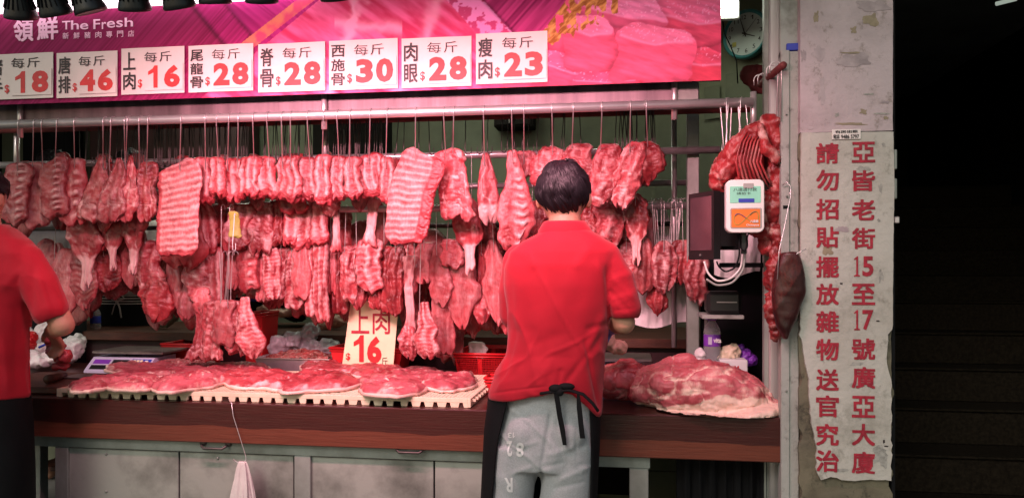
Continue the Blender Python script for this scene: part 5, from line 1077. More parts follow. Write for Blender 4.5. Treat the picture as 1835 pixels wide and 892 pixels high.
fl = [
 (338, 664, 62, 10, 0, .030, 'pink slab with a rib edge', 'back row behind the left end of the tray', 'rib', 'belly', 0),
 (420, 668, 62, 9, .0, .030, 'chop rack with small pale bones', 'back row in front of the lower left bunch', 'rib', 'belly', 1),
 (600, 664, 60, 9, 0, .032, 'smooth lean slab', 'back row in front of the minced meat pan', 'loin', 'pork', 2),
 (258, 668, 66, 10, .05, .028, 'belly slab folded over', 'back row beside the scale', 'loin', 'belly', 3),
 (672, 672, 50, 9, 0, .034, 'bright lean loin end', 'in front of the foot of the yellow price board', 'loin', 'pork', 4),
 (745, 676, 58, 9, 0, .028, 'deep pink loin', 'back row right of the yellow price board', 'loin', 'belly', 5),
 (168, 694, 46, 10, -.1, .028, 'flat lean slice on a pale skin edge', 'first at the tray\'s left front corner', 'loin', 'belly', 6),
 (236, 692, 52, 13, .0, .034, 'curled belly piece showing its white skin rim', 'second along the tray front', 'loin', 'belly', 7),
 (338, 690, 66, 14, -.12, .036, 'chop rack with a row of cut bones', 'third along the tray front', 'rib', 'belly', 8),
 (462, 687, 70, 15, .02, .040, 'broad pale pink belly', 'middle of the tray front', 'loin', 'pork', 9),
 (566, 690, 76, 14, -.08, .040, 'long folded lean piece with a fat flap', 'right of the broad pale pink belly', 'loin', 'pork', 10),
 (700, 698, 60, 15, .05, .036, 'deep pink loin with a pale skin lip hanging forward', 'front, second from the right', 'loin', 'belly', 11),
 (800, 690, 54, 14, -.02, .040, 'deep pink loin with white fat lacing', 'front, last on the right', 'loin', 'belly', 12)]
for (cx_, cy_, rx_, ry_, ro, h_, lo_, lc_, st_, mm, sd) in fl: flatmeat(cx_, cy_, rx_, ry_, ro, h_, lo_, lc_, st_, mm, seed=sd*13)

# ================================================================== THINGS ON AND BEHIND THE COUNTER
# price board
Yd = 3.70; A = at(616, 660, Yd); bd = empty('price_board', (A[0]+.1, Yd, .78), 'tall yellowed price board reading 上肉 $16 standing behind the tray', 'price board')
cor = [(613, 655), (704, 664), (714, 545), (629, 536)]; V = [at(x, y, Yd+.02*(1-(y-536)/128.)*0) for x, y in cor]; V += [v+np.array([0, .004, 0]) for v in V]
mesh('board', V, [(0, 1, 2, 3), (7, 6, 5, 4), (0, 4, 5, 1), (1, 5, 6, 2), (2, 6, 7, 3), (3, 7, 4, 0)], 'aged_card', bd)
pxtext('red_characters', [('上', 630, 662, 549, 597, .012), ('肉', 668, 699, 555, 598, .012)], Yd, 'sign_red', bd)
pxtext('red_price', [('1', 634, 652, 600, 648, .05), ('6', 658, 684, 602, 650, .05), ('$', 620, 628, 632, 646, .03)], Yd, 'ink_red', bd)
pxtext('unit_character', [('斤', 684, 695, 640, 654, 0)], Yd, 'ink_black', bd)
def basket(px0, px1, pyt, pyb, Y, label, grid=True, dpt=.22):
    A, B = at(px0, pyt, Y), at(px1, pyt, Y); zt = A[2]; zb = .778; cx, cy = (A[0]+B[0])/2, Y+dpt/2; hw, hd = (B[0]-A[0])/2, dpt/2
    e = empty('plastic_basket', (cx, cy, zb), label, 'basket')
    def ring(s, z): return [np.array([cx+sx*hw*s, cy+sy*hd*s, z]) for sx, sy in ((-1, -1), (1, -1), (1, 1), (-1, 1))]
    b = MB()
    for (s1, z1, r_) in ((1, zt-.004, .006), (.985, zt-.018, .004)):
        q = ring(s1, z1); 
        for i in range(4): b.tube([q[i], q[(i+1) % 4]], r_, 8)
    b.obj('rim', 'red_plastic', e, True)
    t, m_, lo = ring(.98, zt-.004), ring(.90, zb+(zt-zb)*.4), ring(.84, zb)
    b = MB()
    for i in range(4):
        j = (i+1) % 4
        def P_(u, v): return (t[i]*(1-u)+t[j]*u)*(1-v)+(lo[i]*(1-u)+lo[j]*u)*v
        if grid:
            nn = int(np.linalg.norm(t[j]-t[i])/.008)
            for k in range(nn+1): b.tube([P_(k/nn, .12), P_(k/nn, .80)], .0012, 4, False)
            for k in range(9): b.tube([P_(0, .12+.085*k), P_(1, .12+.085*k)], .0012, 4, False)
            for v0, v1 in ((0, .13), (.8, 1)): q = [P_(0, v0), P_(1, v0), P_(1, v1), P_(0, v1)]; b.add(q, [(0, 1, 2, 3)])
            for u0, u1 in ((0, .04), (.46, .54), (.96, 1)): q = [P_(u0, .1), P_(u1, .1), P_(u1, .85), P_(u0, .85)]; b.add(q, [(0, 1, 2, 3)])
        else: b.add([P_(0, 0), P_(1, 0), P_(1, 1), P_(0, 1)], [(0, 1, 2, 3)])
    b.obj('side', 'red_plastic', e)
    q = ring(.84, zb+.001); MB().add(q+[v+np.array([0, 0, .003]) for v in q], [(0, 1, 2, 3), (7, 6, 5, 4)]).obj('base', 'red_plastic', e); return e
basket(812, 906, 632, 665, 3.72, 'red lattice basket behind the tray left of the standing butcher', True, .42)
basket(590, 722, 622, 652, 3.80, 'red plastic tub behind the yellow price board', False, .2)
basket(288, 352, 615, 640, 3.92, 'red shallow tub right of the white scale', False, .3)
basket(436, 470, 560, 640, 3.95, 'tall dark red tub right of the lower left bunch', False, .2)
basket(868, 900, 676, 700, 3.34, 'small red tray peeping out at the right corner of the lattice tray', False, .12)
wp = tag(meat('smooth', 838, 872, 612, 640, 3.85, 'crumpled pale paper', 'lying in the red lattice basket', 'slab', .01, m='paper', nu=20, nv=14, name='paper_slip', cat='paper'))
# pan with minced meat
Ym = 3.78; A, B = at(456, 640, Ym), at(588, 640, Ym); pn = empty('steel_pan', ((A[0]+B[0])/2, Ym+.14, .778), 'shallow stainless pan holding minced meat behind the tray', 'pan')
zt = at(520, 642, Ym)[2]; V = []
for (s1, z1, s2) in ((.86, .779, .86), (1, zt, 1), (1.04, zt+.002, 1.05), (1.04, zt-.002, 1.05)):
    for sx, sy in ((-1, -1), (1, -1), (1, 1), (-1, 1)): V.append(((A[0]+B[0])/2+sx*(B[0]-A[0])/2*s1, Ym+.15+sy*.15*s2, z1))
mesh('pan', V, [(0, 1, 2, 3)]+[(i*4+k, i*4+(k+1) % 4, (i+1)*4+(k+1) % 4, (i+1)*4+k) for i in range(3) for k in range(4)], 'steel', pn)
V = []; Fc = []; n_ = 46
cx, cy = (A[0]+B[0])/2, Ym+.14
for i in range(n_):
    for j in range(n_):
        u, v_ = i/(n_-1)*2-1, j/(n_-1)*2-1; V.append((cx+u*(B[0]-A[0])*.43, cy+v_*.12, zt-.012+.045*math.exp(-(u*u+v_*v_)*1.2)))
V = np.array(V); V[:, 2] += .008*fbm(V*70, 5, 2); Fc = [(i*n_+j, (i+1)*n_+j, (i+1)*n_+j+1, i*n_+j+1) for i in range(n_-1) for j in range(n_-1)]
o = mesh('minced_meat', V, Fc, 'carcass', None, True, fat=.15+.5*fbm(V*110, 8, 2)); tag(o, 'heap of minced pork filling the shallow stainless pan', 'minced meat')
# bags
def bag(name, pts, m, label, cat, amp=.02, f=14, vox=.008, fold=.6):
    b = MB()
    for (px_, py_, Y, rx, ry, rz) in pts: b.ball(at(px_, py_, Y), (rx, ry, rz), 14, 10)
    V, N_, Fc = b.union(vox, 2); n_ = 1-np.abs(fbm(V*f, 5, 3))*2.2; n2 = 1-np.abs(fbm(V*f*2.3, 9, 2))*2; V = V+N_*(amp*fold*n_+amp*.35*n2)[:, None]
    return tag(mesh(name, V, Fc, m, None, True), label, cat)
bag('plastic_bag', [(500, 618, 3.98, .05, .05, .05), (530, 610, 4.0, .06, .05, .05), (555, 600, 4.02, .05, .05, .06), (590, 625, 4.0, .05, .05, .05), (575, 640, 3.98, .05, .04, .04), (560, 625, 4.0, .06, .05, .05)], 'grey_bag', 'crumpled grey translucent plastic bag behind the pan of minced pork', 'plastic bag', .022)
bag('plastic_bag', [(70, 645, 3.72, .07, .06, .03), (105, 640, 3.75, .06, .06, .03), (50, 640, 3.7, .06, .05, .035), (80, 628, 3.85, .07, .05, .04)], 'bag', 'flat crumpled white bag on the counter beside the left butcher', 'plastic bag', .02)
bag('plastic_bag', [(128, 625, 3.95, .06, .05, .05), (138, 615, 3.98, .04, .05, .05), (118, 640, 3.92, .05, .04, .03)], 'bag', 'small crumpled white bag between the left butcher\'s hand and the scale', 'plastic bag', .02)
bag('plastic_bag', [(60, 560, 4.1, .09, .04, .06), (85, 590, 4.05, .07, .05, .06), (45, 590, 4.05, .07, .05, .07), (58, 612, 4.0, .07, .05, .05)], 'bag', 'large white bag standing under the left butcher\'s sleeve', 'plastic bag', .02)
def hangbag(px0, px1, pt, pb, Y, label, m='bag', sw=0):
    A, B = at(px0, pt, Y), at(px1, pb, Y); nx_, nz_ = 40, 30; V = []
    for s in (0, 1):
        for j in range(nz_+1):
            v_ = j/nz_; 
            for i in range(nx_+1): u = i/nx_; wd2 = (.55+.45*min(1, v_*2.2)); V.append(((A[0]+B[0])/2+(u-.5)*(B[0]-A[0])*wd2+sw*v_, Y+(.02 if s else -.02)*math.sin(math.pi*u)*(.4+v_), A[2]+(B[2]-A[2])*v_-.015*math.sin(u*5)*v_))
    V = np.array(V); V[:, 1] += .012*fbm(V*np.array([26, 10, 8]), 4, 3); V[:, 0] += .006*fbm(V*np.array([9, 9, 9]), 14, 2); n1 = (nx_+1)*(nz_+1); Fc = []
    for s in (0, 1): Fc += [(s*n1+j*(nx_+1)+i, s*n1+j*(nx_+1)+i+1, s*n1+(j+1)*(nx_+1)+i+1, s*n1+(j+1)*(nx_+1)+i) for j in range(nz_) for i in range(nx_)]
    return tag(mesh('hanging_bag', V, Fc, m, None, True), label, 'plastic bag')
hangbag(1138, 1232, 430, 582, 3.75, 'white plastic bag hanging below the red lumps right of the butcher', 'bag')
hangbag(1278, 1362, 405, 492, 3.5, 'pinkish white plastic bag hanging behind the card reader cables', 'bag')
hangbag(1130, 1205, 360, 470, 3.95, 'grey white plastic bag hanging behind the smooth red shank', 'bag')
# scales
def scale(px0, px1, Y, z, label, right=False, depth=.26):
    x0_, x1_ = xat(px0, Y), xat(px1, Y); e = empty('weighing_scale', ((x0_+x1_)/2, Y+depth/2, z), label, 'scale'); y = Y
    V = [(x0_, y, z), (x1_, y, z), (x1_, y+depth, z), (x0_, y+depth, z), (x0_, y+.0, z+.02), (x1_, y, z+.02), (x1_, y+.075, z+.082), (x0_, y+.075, z+.082), (x1_, y+depth, z+.085), (x0_, y+depth, z+.085)]
    mesh('body', V, [(3, 2, 1, 0), (0, 1, 5, 4), (4, 5, 6, 7), (7, 6, 8, 9), (1, 2, 8, 6, 5), (3, 0, 4, 7, 9), (2, 3, 9, 8)], 'lilac', e)
    w_ = x1_-x0_; U = np.array([1., 0, 0]); Wv = np.array([0, .075, .062]); L_ = np.linalg.norm(Wv); Wv = Wv/L_; nrm = np.array([0, -Wv[2], Wv[1]]); O = np.array([x0_, y, z+.02])
    def plate(nm, u0, u1, v0, v1, m_, th=.0015):
        P = [O+U*w_*u0+Wv*L_*v0, O+U*w_*u1+Wv*L_*v0, O+U*w_*u1+Wv*L_*v1, O+U*w_*u0+Wv*L_*v1]; P = [p_+nrm*th for p_ in P]+[p_-nrm*.001 for p_ in P]
        mesh(nm, P, [(0, 1, 2, 3), (0, 4, 5, 1), (1, 5, 6, 2), (2, 6, 7, 3), (3, 7, 4, 0)], m_, e)
    for u0 in (.06, .36): 
        for v0 in (.12, .52): plate('display', u0, u0+.26, v0, v0+.30, 'purple' if (u0 > .3) ^ (v0 > .3) else 'black_plastic')
    plate('keypad', .66, .97, .08, .88, 'blue', .0012)
    for i in range(3):
        for j in range(4): plate('key', .69+i*.055, .69+i*.055+.042, .14+j*.18, .14+j*.18+.12, 'aged_card' if i < 3 else 'red_plastic', .004)
    for j in range(3): plate('key', .88, .93, .14+j*.24, .14+j*.24+.15, 'red_plastic' if j == 1 else 'white_plastic', .004)
    if right: MB().box(x1_+.0002, x1_+.0015, y+.09, y+.16, z+.03, z+.06).obj('label', 'yellow', e)
    MB().box((x0_+x1_)/2-.03, (x0_+x1_)/2+.03, y+.13, y+.19, z+.086, z+.10).obj('stem', 'matt_black', e)
    MB().box(x0_-.0, x1_+.05, y+.06, y+.34, z+.1, z+.115, bev=.004).obj('platter', 'cleaver', e); return e
scale(150, 262, 3.62, .777, 'lilac white price computing scale with a dark flat platter, behind the tray at left', True)
scale(1062, 1150, 3.66, .777, 'pale scale half hidden behind the standing butcher\'s right side')
# bottles
def bottle(px_, pyt, pyb, Y, label, cap, lab, txt=None):
    b0, t0 = at(px_, pyb, Y), at(px_, pyt, Y); h = t0[2]-b0[2]; r = h*.165; c = b0
    e = empty('water_bottle', c, label, 'bottle')
    pr = [(r*.9, 0), (r, .02*h), (r, .10*h), (r*.96, .13*h), (r, .16*h), (r, .36*h), (r*.96, .39*h), (r*.96, .62*h), (r, .66*h), (r*.9, .74*h), (r*.42, .87*h), (r*.40, .92*h)]
    MB().lathe(c, pr, 28).obj('bottle_body', glass('bottle_plastic', (.92, .90, .94), .06, .8), e, True)
    MB().lathe(c, [(r*.975, .392*h), (r*.985, .40*h), (r*.985, .61*h), (r*.975, .618*h)], 28).obj('label_sleeve', lab, e, True)
    MB().lathe(c, [(r*.52, .90*h), (r*.55, .905*h), (r*.55, .985*h), (r*.48, h)], 20).obj('cap', cap, e, True)
    if txt: lettering('brand_lettering', [(txt, .05*r, .95*r, .47*h, .56*h, .03)], c+np.array([0, -r*1.01, 0]), (1, 0, 0), (0, 0, 1), (0, -1, 0), 'label_white', e, .001); MB().box(c[0]-.55*r, c[0]-.12*r, c[1]-r*1.0-.001, c[1]-r*.98, c[2]+.43*h, c[2]+.58*h).obj('label_mark', 'lilac', e)
bottle(1276, 564, 655, 3.42, 'large water bottle with purple cap and label on the counter\'s right end', 'purple', 'purple', 'vita')
bottle(171, 545, 600, 4.35, 'small water bottle with a purple cap behind the scale platter', 'purple', 'blue')
# right end: box with red M, carton, purple bag
q = at(1300, 668, 3.35); bx = empty('white_box', q, 'small white box printed with a red M on the counter behind the huge leg', 'box')
A, B = at(1290, 672, 3.35), at(1340, 645, 3.35); MB().box(A[0], B[0], 3.35, 3.45, .778, B[2], bev=.003).obj('carton', 'label_white', bx)
pxtext('letter', [('M', 1316, 1324, 655, 664, .05)], 3.35, 'ink_red', bx)
bag('plastic_bag', [(1308, 632, 3.45, .04, .04, .035), (1298, 640, 3.45, .035, .03, .03)], 'cream_plastic', 'crumpled beige plastic bag on top of the small white box', 'plastic bag', .014, 22, .005)
bag('plastic_bag', [(1325, 625, 3.5, .02, .02, .02), (1335, 638, 3.48, .03, .03, .03), (1345, 645, 3.48, .025, .03, .02)], 'purple', 'small purple bag beside the small white box', 'plastic bag', .01, 26, .004)
bag('plastic_bag', [(1255, 640, 3.42, .02, .03, .04)], 'bag', 'small clear wrapped packet left of the large water bottle', 'plastic bag', .01, 26, .004)
# payment screen
Ym_ = 3.0; A, B = at(1232, 455, 3.12), at(1278, 342, 3.02); pm = empty('payment_screen', ((A[0]+B[0])/2, Ym_, A[2]), 'black payment terminal monitor turned left beside the card reader', 'monitor')
zt, zb2 = at(1255, 345, 3.05)[2], at(1255, 465, 3.05)[2]; xa_, xb_ = xat(1234, 3.12), xat(1281, 2.96)
def quadbox(P0, P1, z0_, z1_, t):   # vertical slab from P0 to P1 (x,y), thickness t behind
    P0, P1 = np.array(P0), np.array(P1); d = (P1-P0)/np.linalg.norm(P1-P0); n_ = np.array([-d[1], d[0]])*t
    return [(*q, z) for z in (z0_, z1_) for q in (P0, P1, P1+n_, P0+n_)], [(0, 3, 2, 1), (4, 5, 6, 7), (0, 1, 5, 4), (1, 2, 6, 5), (2, 3, 7, 6), (3, 0, 4, 7)]
S0, S1 = np.array([xat(1234, 3.12), 3.12]), np.array([xat(1279, 2.98), 2.98]); d = (S1-S0)/np.linalg.norm(S1-S0); nn_ = np.array([d[1], -d[0]])
mb = MB(); mb.add(*quadbox(S0, S1, zb2, zt, .03)); mb.obj('bezel', 'black_plastic', pm)
mb = MB(); mb.add(*quadbox(S0+d*.015+nn_*.0025, S1-d*.012+nn_*.0025, zb2+.035, zt-.018, .004)); mb.obj('screen', 'screen_pink', pm)
mb = MB(); q3 = S0*.5+S1*.5+nn_*.002; mb.ball((q3[0], q3[1], zb2+.016), (.006, .004, .006), 10, 8); mb.obj('button', 'dark_hook', pm)
mb = MB(); mb.add(*quadbox(S0+d*.10-nn_*.031, S1-nn_*.031, zb2+.05, zt-.004, .10)); mb.obj('computer_case', 'black_plastic', pm)
mb = MB(); mb.box(xat(1290, 3.1), xat(1322, 3.1), 3.03, 3.12, at(1, 452, 3.1)[2], zt-.01, bev=.004); mb.obj('rear_case', 'matt_black', pm)
mb = MB(); mb.box(xat(1290, 3.1), xat(1378, 3.1), 3.10, 3.13, zb2-.03, zb2-.012, bev=.002); mb.obj('bracket', 'matt_black', pm)
# card reader
Yr = 2.90; A, B = at(1301, 417, Yr), at(1370, 321, Yr); cr_ = empty('card_reader', ((A[0]+B[0])/2, Yr, A[2]), 'white card reader with a green display and an orange card pad', 'card reader')
def rrect(x0, x1, z0, z1, r_, y0, y1, sk=0):
    P = []
    for (cx, cz, a0) in ((x1-r_, z1-r_, 0), (x0+r_, z1-r_, 90), (x0+r_, z0+r_, 180), (x1-r_, z0+r_, 270)):
        for k in range(7): a = math.radians(a0+15*k); P.append((cx+r_*math.cos(a), cz+r_*math.sin(a)))
    n_ = len(P); V = []; c0, c1 = (x0+x1)/2, (z0+z1)/2
    for (yy, s) in ((y0, .965), (y0+.004, 1), (y1, 1)): V += [(c0+(x-c0)*s, yy, c1+(z-c1)*(1-(1-s)*.6)) for x, z in P]
    return V, [tuple(range(n_))[::-1]]+[(i*n_+k, i*n_+(k+1) % n_, (i+1)*n_+(k+1) % n_, (i+1)*n_+k) for i in range(2) for k in range(n_)]+[tuple(2*n_+k for k in range(n_))]
mb = MB(); mb.add(*rrect(A[0], B[0], A[2], B[2], .022, Yr, Yr+.045)); mb.obj('casing', 'white_plastic', cr_)
def pq(px0, py0, px1, py1, r_, m_, nm, l0=.002): a, b_ = at(px0, py1, Yr), at(px1, py0, Yr); m2 = MB(); m2.add(*rrect(a[0], b_[0], a[2], b_[2], r_, Yr-l0, Yr+.004)); return m2.obj(nm, m_, cr_)
pq(1307, 333, 1364, 364, .003, 'screen_green', 'display'); pq(1308, 372, 1366, 410, .006, 'grey_paint', 'pad_frame', .0012); pq(1310, 374, 1363, 408, .004, 'orange', 'card_pad', .0022)
pxtext('display_text', [('八達通付款', 1314, 1356, 336, 343, .0), ('請拍卡', 1320, 1345, 344, 349, 0)], Yr-.002, 'ink_black', cr_)
mb = MB(); mb.add(*rrect(at(1323, 363, Yr)[0], at(1352, 352, Yr)[0], at(1323, 363, Yr)[2], at(1323, 356, Yr)[2], .002, Yr-.0035, Yr)); mb.obj('display_picture', 'blue', cr_)
MB().box(at(1332, 0, Yr)[0], at(1350, 0, Yr)[0], Yr-.0035, Yr, at(0, 357, Yr)[2], at(0, 349, Yr)[2]).obj('display_picture', 'grey_paint', cr_)
t = np.linspace(0, 2*math.pi, 40); lx, lz = 1337+22*np.cos(t)*1.0, 391-11*np.sin(2*t)*.9-3*np.cos(t)
for nm, mm, sl in (('ribbon_mark', 'yellow', slice(0, 40)), ('ribbon_stroke', 'blue', slice(22, 30)), ('ribbon_tip', 'teal', slice(4, 9))):
    P = [at(x, y, Yr)+[0, -.0035-(.0006 if nm != 'ribbon_mark' else 0), 0] for x, y in zip(lx[sl], lz[sl])]; MB().tube(P, .0012 if nm == 'ribbon_mark' else .0024, 6, flat=.4).obj(nm, mm, cr_)
pxtext('pad_lettering', [('八達通', 1344, 1359, 394, 399, .02), ('Octopus', 1337, 1360, 401, 406, .02)], Yr-.0025, 'label_white', cr_)
MB().box(xat(1328, 2.95), xat(1338, 2.95), 2.946, 2.96, at(1333, 455, 2.95)[2], A[2]+.02, bev=.003).obj('stand', 'black_plastic', cr_)
for i, (r_, m_, pts_) in enumerate(((.004, 'white_plastic', [(1330, 425), (1331, 450), (1329, 480), (1310, 500), (1285, 505), (1268, 490), (1262, 468)]), (.004, 'grey_paint', [(1334, 425), (1335, 455), (1332, 485), (1312, 508), (1284, 512), (1266, 500)]), (.003, 'matt_black', [(1322, 420), (1326, 455), (1318, 480), (1300, 488), (1288, 478), (1284, 468)]), (.003, 'matt_black', [(1330, 415), (1345, 412), (1338, 425), (1340, 440), (1334, 452), (1324, 440), (1326, 420)]))):
    P = np.array([at(x, y, 3.0-.02*i) for x, y in pts_]); tt = np.linspace(0, len(P)-1, 40); k = np.arange(len(P)); P2 = np.stack([np.interp(tt, k, P[:, j]) for j in range(3)], 1)
    for _ in range(6): P2[1:-1] = (P2[:-2]+P2[1:-1]*2+P2[2:])/4
    tag(MB().tube(P2, r_, 8).obj('cable', m_, smooth=True), ['white looped cable below the card reader', 'grey cable, lowest of the loops below the card reader', 'black cable running from the reader to the monitor\'s base', 'small black cable loop just under the card reader'][i], 'cable')
# printer on small shelf
A, B = at(1262, 568, 3.3), at(1330, 522, 3.3); pr_ = empty('receipt_printer', ((A[0]+B[0])/2, 3.35, A[2]), 'black receipt printer on a small metal shelf behind the water bottle', 'printer')
MB().box(A[0]+.01, B[0], 3.3, 3.42, A[2]+.012, B[2], bev=.015).obj('casing', 'black_plastic', pr_)
MB().box(A[0]+.05, B[0]-.02, 3.2985, 3.3, A[2]+.06, A[2]+.064).obj('indicator', 'grey_paint', pr_)
shf = tag(MB().box(A[0]-.01, B[0]+.005, 3.28, 3.5, A[2]-.006, A[2]+.010, bev=.002).box(A[0]+.02, A[0]+.03, 3.48, 3.5, .778, A[2]-.007).obj('small_shelf', 'grey_paint'), 'small grey metal shelf carrying the black receipt printer', 'shelf')
struct('dark_partition', 'matt_black', xat(1256, 3.62), .66, 3.62, 3.66, .14, at(1300, 420, 3.62)[2])
# chopping board, cleaver, meat trimmings at left
A = atz(45, 705, .776); ch = empty('chopping_block', (xat(95, 3.2), 3.25, .776), 'thick brown chopping block at the left end of the counter', 'chopping board')
MB().box(xat(-60, 3.05), xat(106, 3.05), 3.04, 3.5, .7765, .805, bev=.006).obj('block', 'board', ch)
cl = empty('cleaver', (xat(110, 3.3), 3.25, .807), 'dark steel cleaver with a brown handle on the chopping block', 'cleaver')
MB().box(xat(112, 3.3), xat(160, 3.3), 3.28, 3.40, .810, .814, bev=.001).obj('blade', 'cleaver', cl); MB().tube([(xat(103, 3.2), 3.14, .825), (xat(106, 3.25), 3.24, .822), (xat(110, 3.3), 3.32, .818)], [.020, .018, .013], 14).obj('handle', 'board', cl, True)
bag('meat_trimmings', [(48, 618, 3.7, .04, .04, .03), (55, 605, 3.72, .03, .03, .03)], 'red_plastic', 'bright red packet between the white bags beside the left butcher', 'packet', .01, 24, .005)
bp_ = MB().tube([at(70, 622, 3.6), at(92, 612, 3.6)], .006, 8).obj('marker_pen', 'blue', smooth=True); tag(bp_, 'blue marker pen lying on the white bag beside the left butcher', 'pen')
# things on the back bench
tro = bag('pig_trotter', [(600, 575, 4.5, .07, .05, .04), (580, 583, 4.48, .05, .04, .03), (566, 590, 4.46, .03, .03, .015)], 'pig_skin', 'pale pig trotter lying on the dark back bench', 'meat', .008, 18, .006)
bag('pig_trotter', [(505, 560, 4.6, .09, .05, .025), (475, 555, 4.6, .05, .05, .03), (530, 555, 4.6, .05, .04, .02)], 'pig_skin', 'dim long trotter behind the neck bone end of the lower row', 'meat', .01, 18, .007)
tag(MB().box(*(lambda a, b_: (a[0], b_[0], 4.5, 4.56, a[2], b_[2]))(at(440, 540, 4.5), at(475, 512, 4.5)), bev=.006).obj('blue_tub', 'blue'), 'small blue tub on the dark back bench', 'tub')
for i in range(4):
    a, b_ = at(396+i*3, 524+i*5-8, 4.45), at(448-i*2, 520+i*5-8, 4.45); tag(MB().box(a[0], b_[0], 4.45, 4.6, a[2]-.004, a[2]+.004, R=roty(.03*i-.03), c=((a[0]+b_[0])/2, 4.5, a[2])).obj('card_sheet', 'aged_card' if i % 2 == 0 else 'paper'), ['topmost yellowed card of the little stack behind the bare hooks', 'second pale card of the little stack behind the bare hooks', 'third yellowed card of the little stack behind the bare hooks', 'lowest pale card of the little stack behind the bare hooks'][i], 'card', 'cards stacked on the back bench')
hb_ = tag(MB().box(*(lambda a, b_: (a[0], b_[0], 4.6, 4.8, a[2], b_[2]))(at(395, 560, 4.6), at(560, 530, 4.6)), bev=.01).obj('dark_crate', 'matt_black'), 'low black crate on the back bench under the yellow cards', 'crate')
for i, (px_, Y) in enumerate(((505, 4.8), (650, 4.7), (725, 4.75), (870, 4.7))):
    bag('dark_bundle', [(px_, 545, Y, .10, .08, .05), (px_+25, 560, Y, .08, .08, .05)], 'dark_wall', 'dim dark bundle on the back bench '+['behind the fourth slim strip', 'behind the yellow price board', 'behind the long shin bone', 'behind the leaves left of the butcher'][i], 'bundle', .02, 12, .012)
# cloth hanging from the tray
ck2 = at(418, 735, Yf-.01); hk_ = tag(MB().tube([at(411, 722, Yf+.03), at(409, 716, Yf+.02)+[0, 0, .008], at(415, 722, Yf-.008), at(418, 745, Yf-.01), at(440, 815, Yf-.02), at(441, 822, Yf-.02), at(437, 829, Yf-.03), at(428, 830, Yf-.03), at(418, 822, Yf-.03)], .0016, 6).obj('wire_hook', 'steel', smooth=True), 'long thin wire hook hanging from the tray over the counter front', 'hook')
V = []; n_ = 110; rows_ = 60
for j in range(rows_+1):
    v_ = j/rows_; wv = .012+.055*v_**.7; c_x = at(435-2*v_, 826, Yf-.03)[0]; zz = at(435, 826, Yf-.03)[2]-v_*.34
    for i in range(n_): a = 2*math.pi*i/n_; r_ = wv*(1+.26*math.sin(5*a+v_*2.5)+.13*math.sin(11*a-v_*3)+.07*math.sin(19*a+v_*5)+.05*math.sin(31*a)); V.append((c_x+r_*math.cos(a), Yf-.032+.35*r_*math.sin(a), zz))
tag(mesh('hanging_cloth', V, [(j*n_+i, j*n_+(i+1) % n_, (j+1)*n_+(i+1) % n_, (j+1)*n_+i) for j in range(rows_) for i in range(n_)]+[tuple(range(n_))[::-1]], 'white_cloth', smooth=True), 'white cloth bunched on the thin wire hook in front of the cabinet', 'cloth')

# ================================================================== PEOPLE
def hand_parts(b, wrist, fdir, side, r=1.0, curl=.5, up=(0, 0, 1)):
    """palm, four fingers and a thumb; fdir = finger direction, side = thumb side direction"""
    w = np.array(wrist, float); f = np.array(fdir, float); f /= np.linalg.norm(f); s = np.array(side, float); s -= f*s.dot(f); s /= np.linalg.norm(s); n_ = np.cross(f, s)
    if n_[2] > 0: n_ = -n_
    for k in (-1.2, -.4, .4, 1.2): b.chain([(w+f*.01+s*k*.012, .015*r), (w+f*.085+s*k*.019, .0125*r)], 10)
    for k, L_ in ((1.3, .068), (.45, .078), (-.45, .072), (-1.3, .056)):
        p0 = w+f*.088+s*k*.018; p1 = p0+(f*math.cos(curl*.6)+n_*math.sin(curl*.6))*L_*.45; p2 = p1+(f*math.cos(curl*1.5)+n_*math.sin(curl*1.5))*L_*.32; p3 = p2+(f*math.cos(curl*2.2)+n_*math.sin(curl*2.2))*L_*.26
        b.chain([(p0, .0098*r), (p1, .0090*r), (p2, .0082*r), (p3, .0072*r)], 10)
    t0 = w+f*.025+s*.030; t1 = t0+f*.03+s*.022+n_*.008; t2 = t1+f*.03+s*.006+n_*.012; b.chain([(t0, .013*r), (t1, .0105*r), (t2, .009*r)], 10)
def face(b, c, fw, rt, sc=1.0):
    """head with nose, ears, jaw; fw = facing direction, rt = its right"""
    c = np.array(c, float); fw = np.array(fw, float); rt = np.array(rt, float); up = np.array([0, 0, 1.])
    b.ball(c, (.078*sc, .093*sc, .105*sc), 24, 18); b.ball(c+fw*.028-up*.065, (.055*sc, .058*sc, .055*sc), 18, 12)
    b.chain([(c+fw*.088-up*.0, .010), (c+fw*.104-up*.028, .014)]); b.chain([(c+fw*.085-rt*.02-up*.062, .008), (c+fw*.085+rt*.02-up*.062, .008)])
    for s in (-1, 1):
        b.ball(c+rt*s*.087-up*.014, (.012, .020, .032), 12, 10); b.chain([(c+rt*s*.015+fw*.088+up*.012, .010), (c+rt*s*.045+fw*.078+up*.014, .009)])
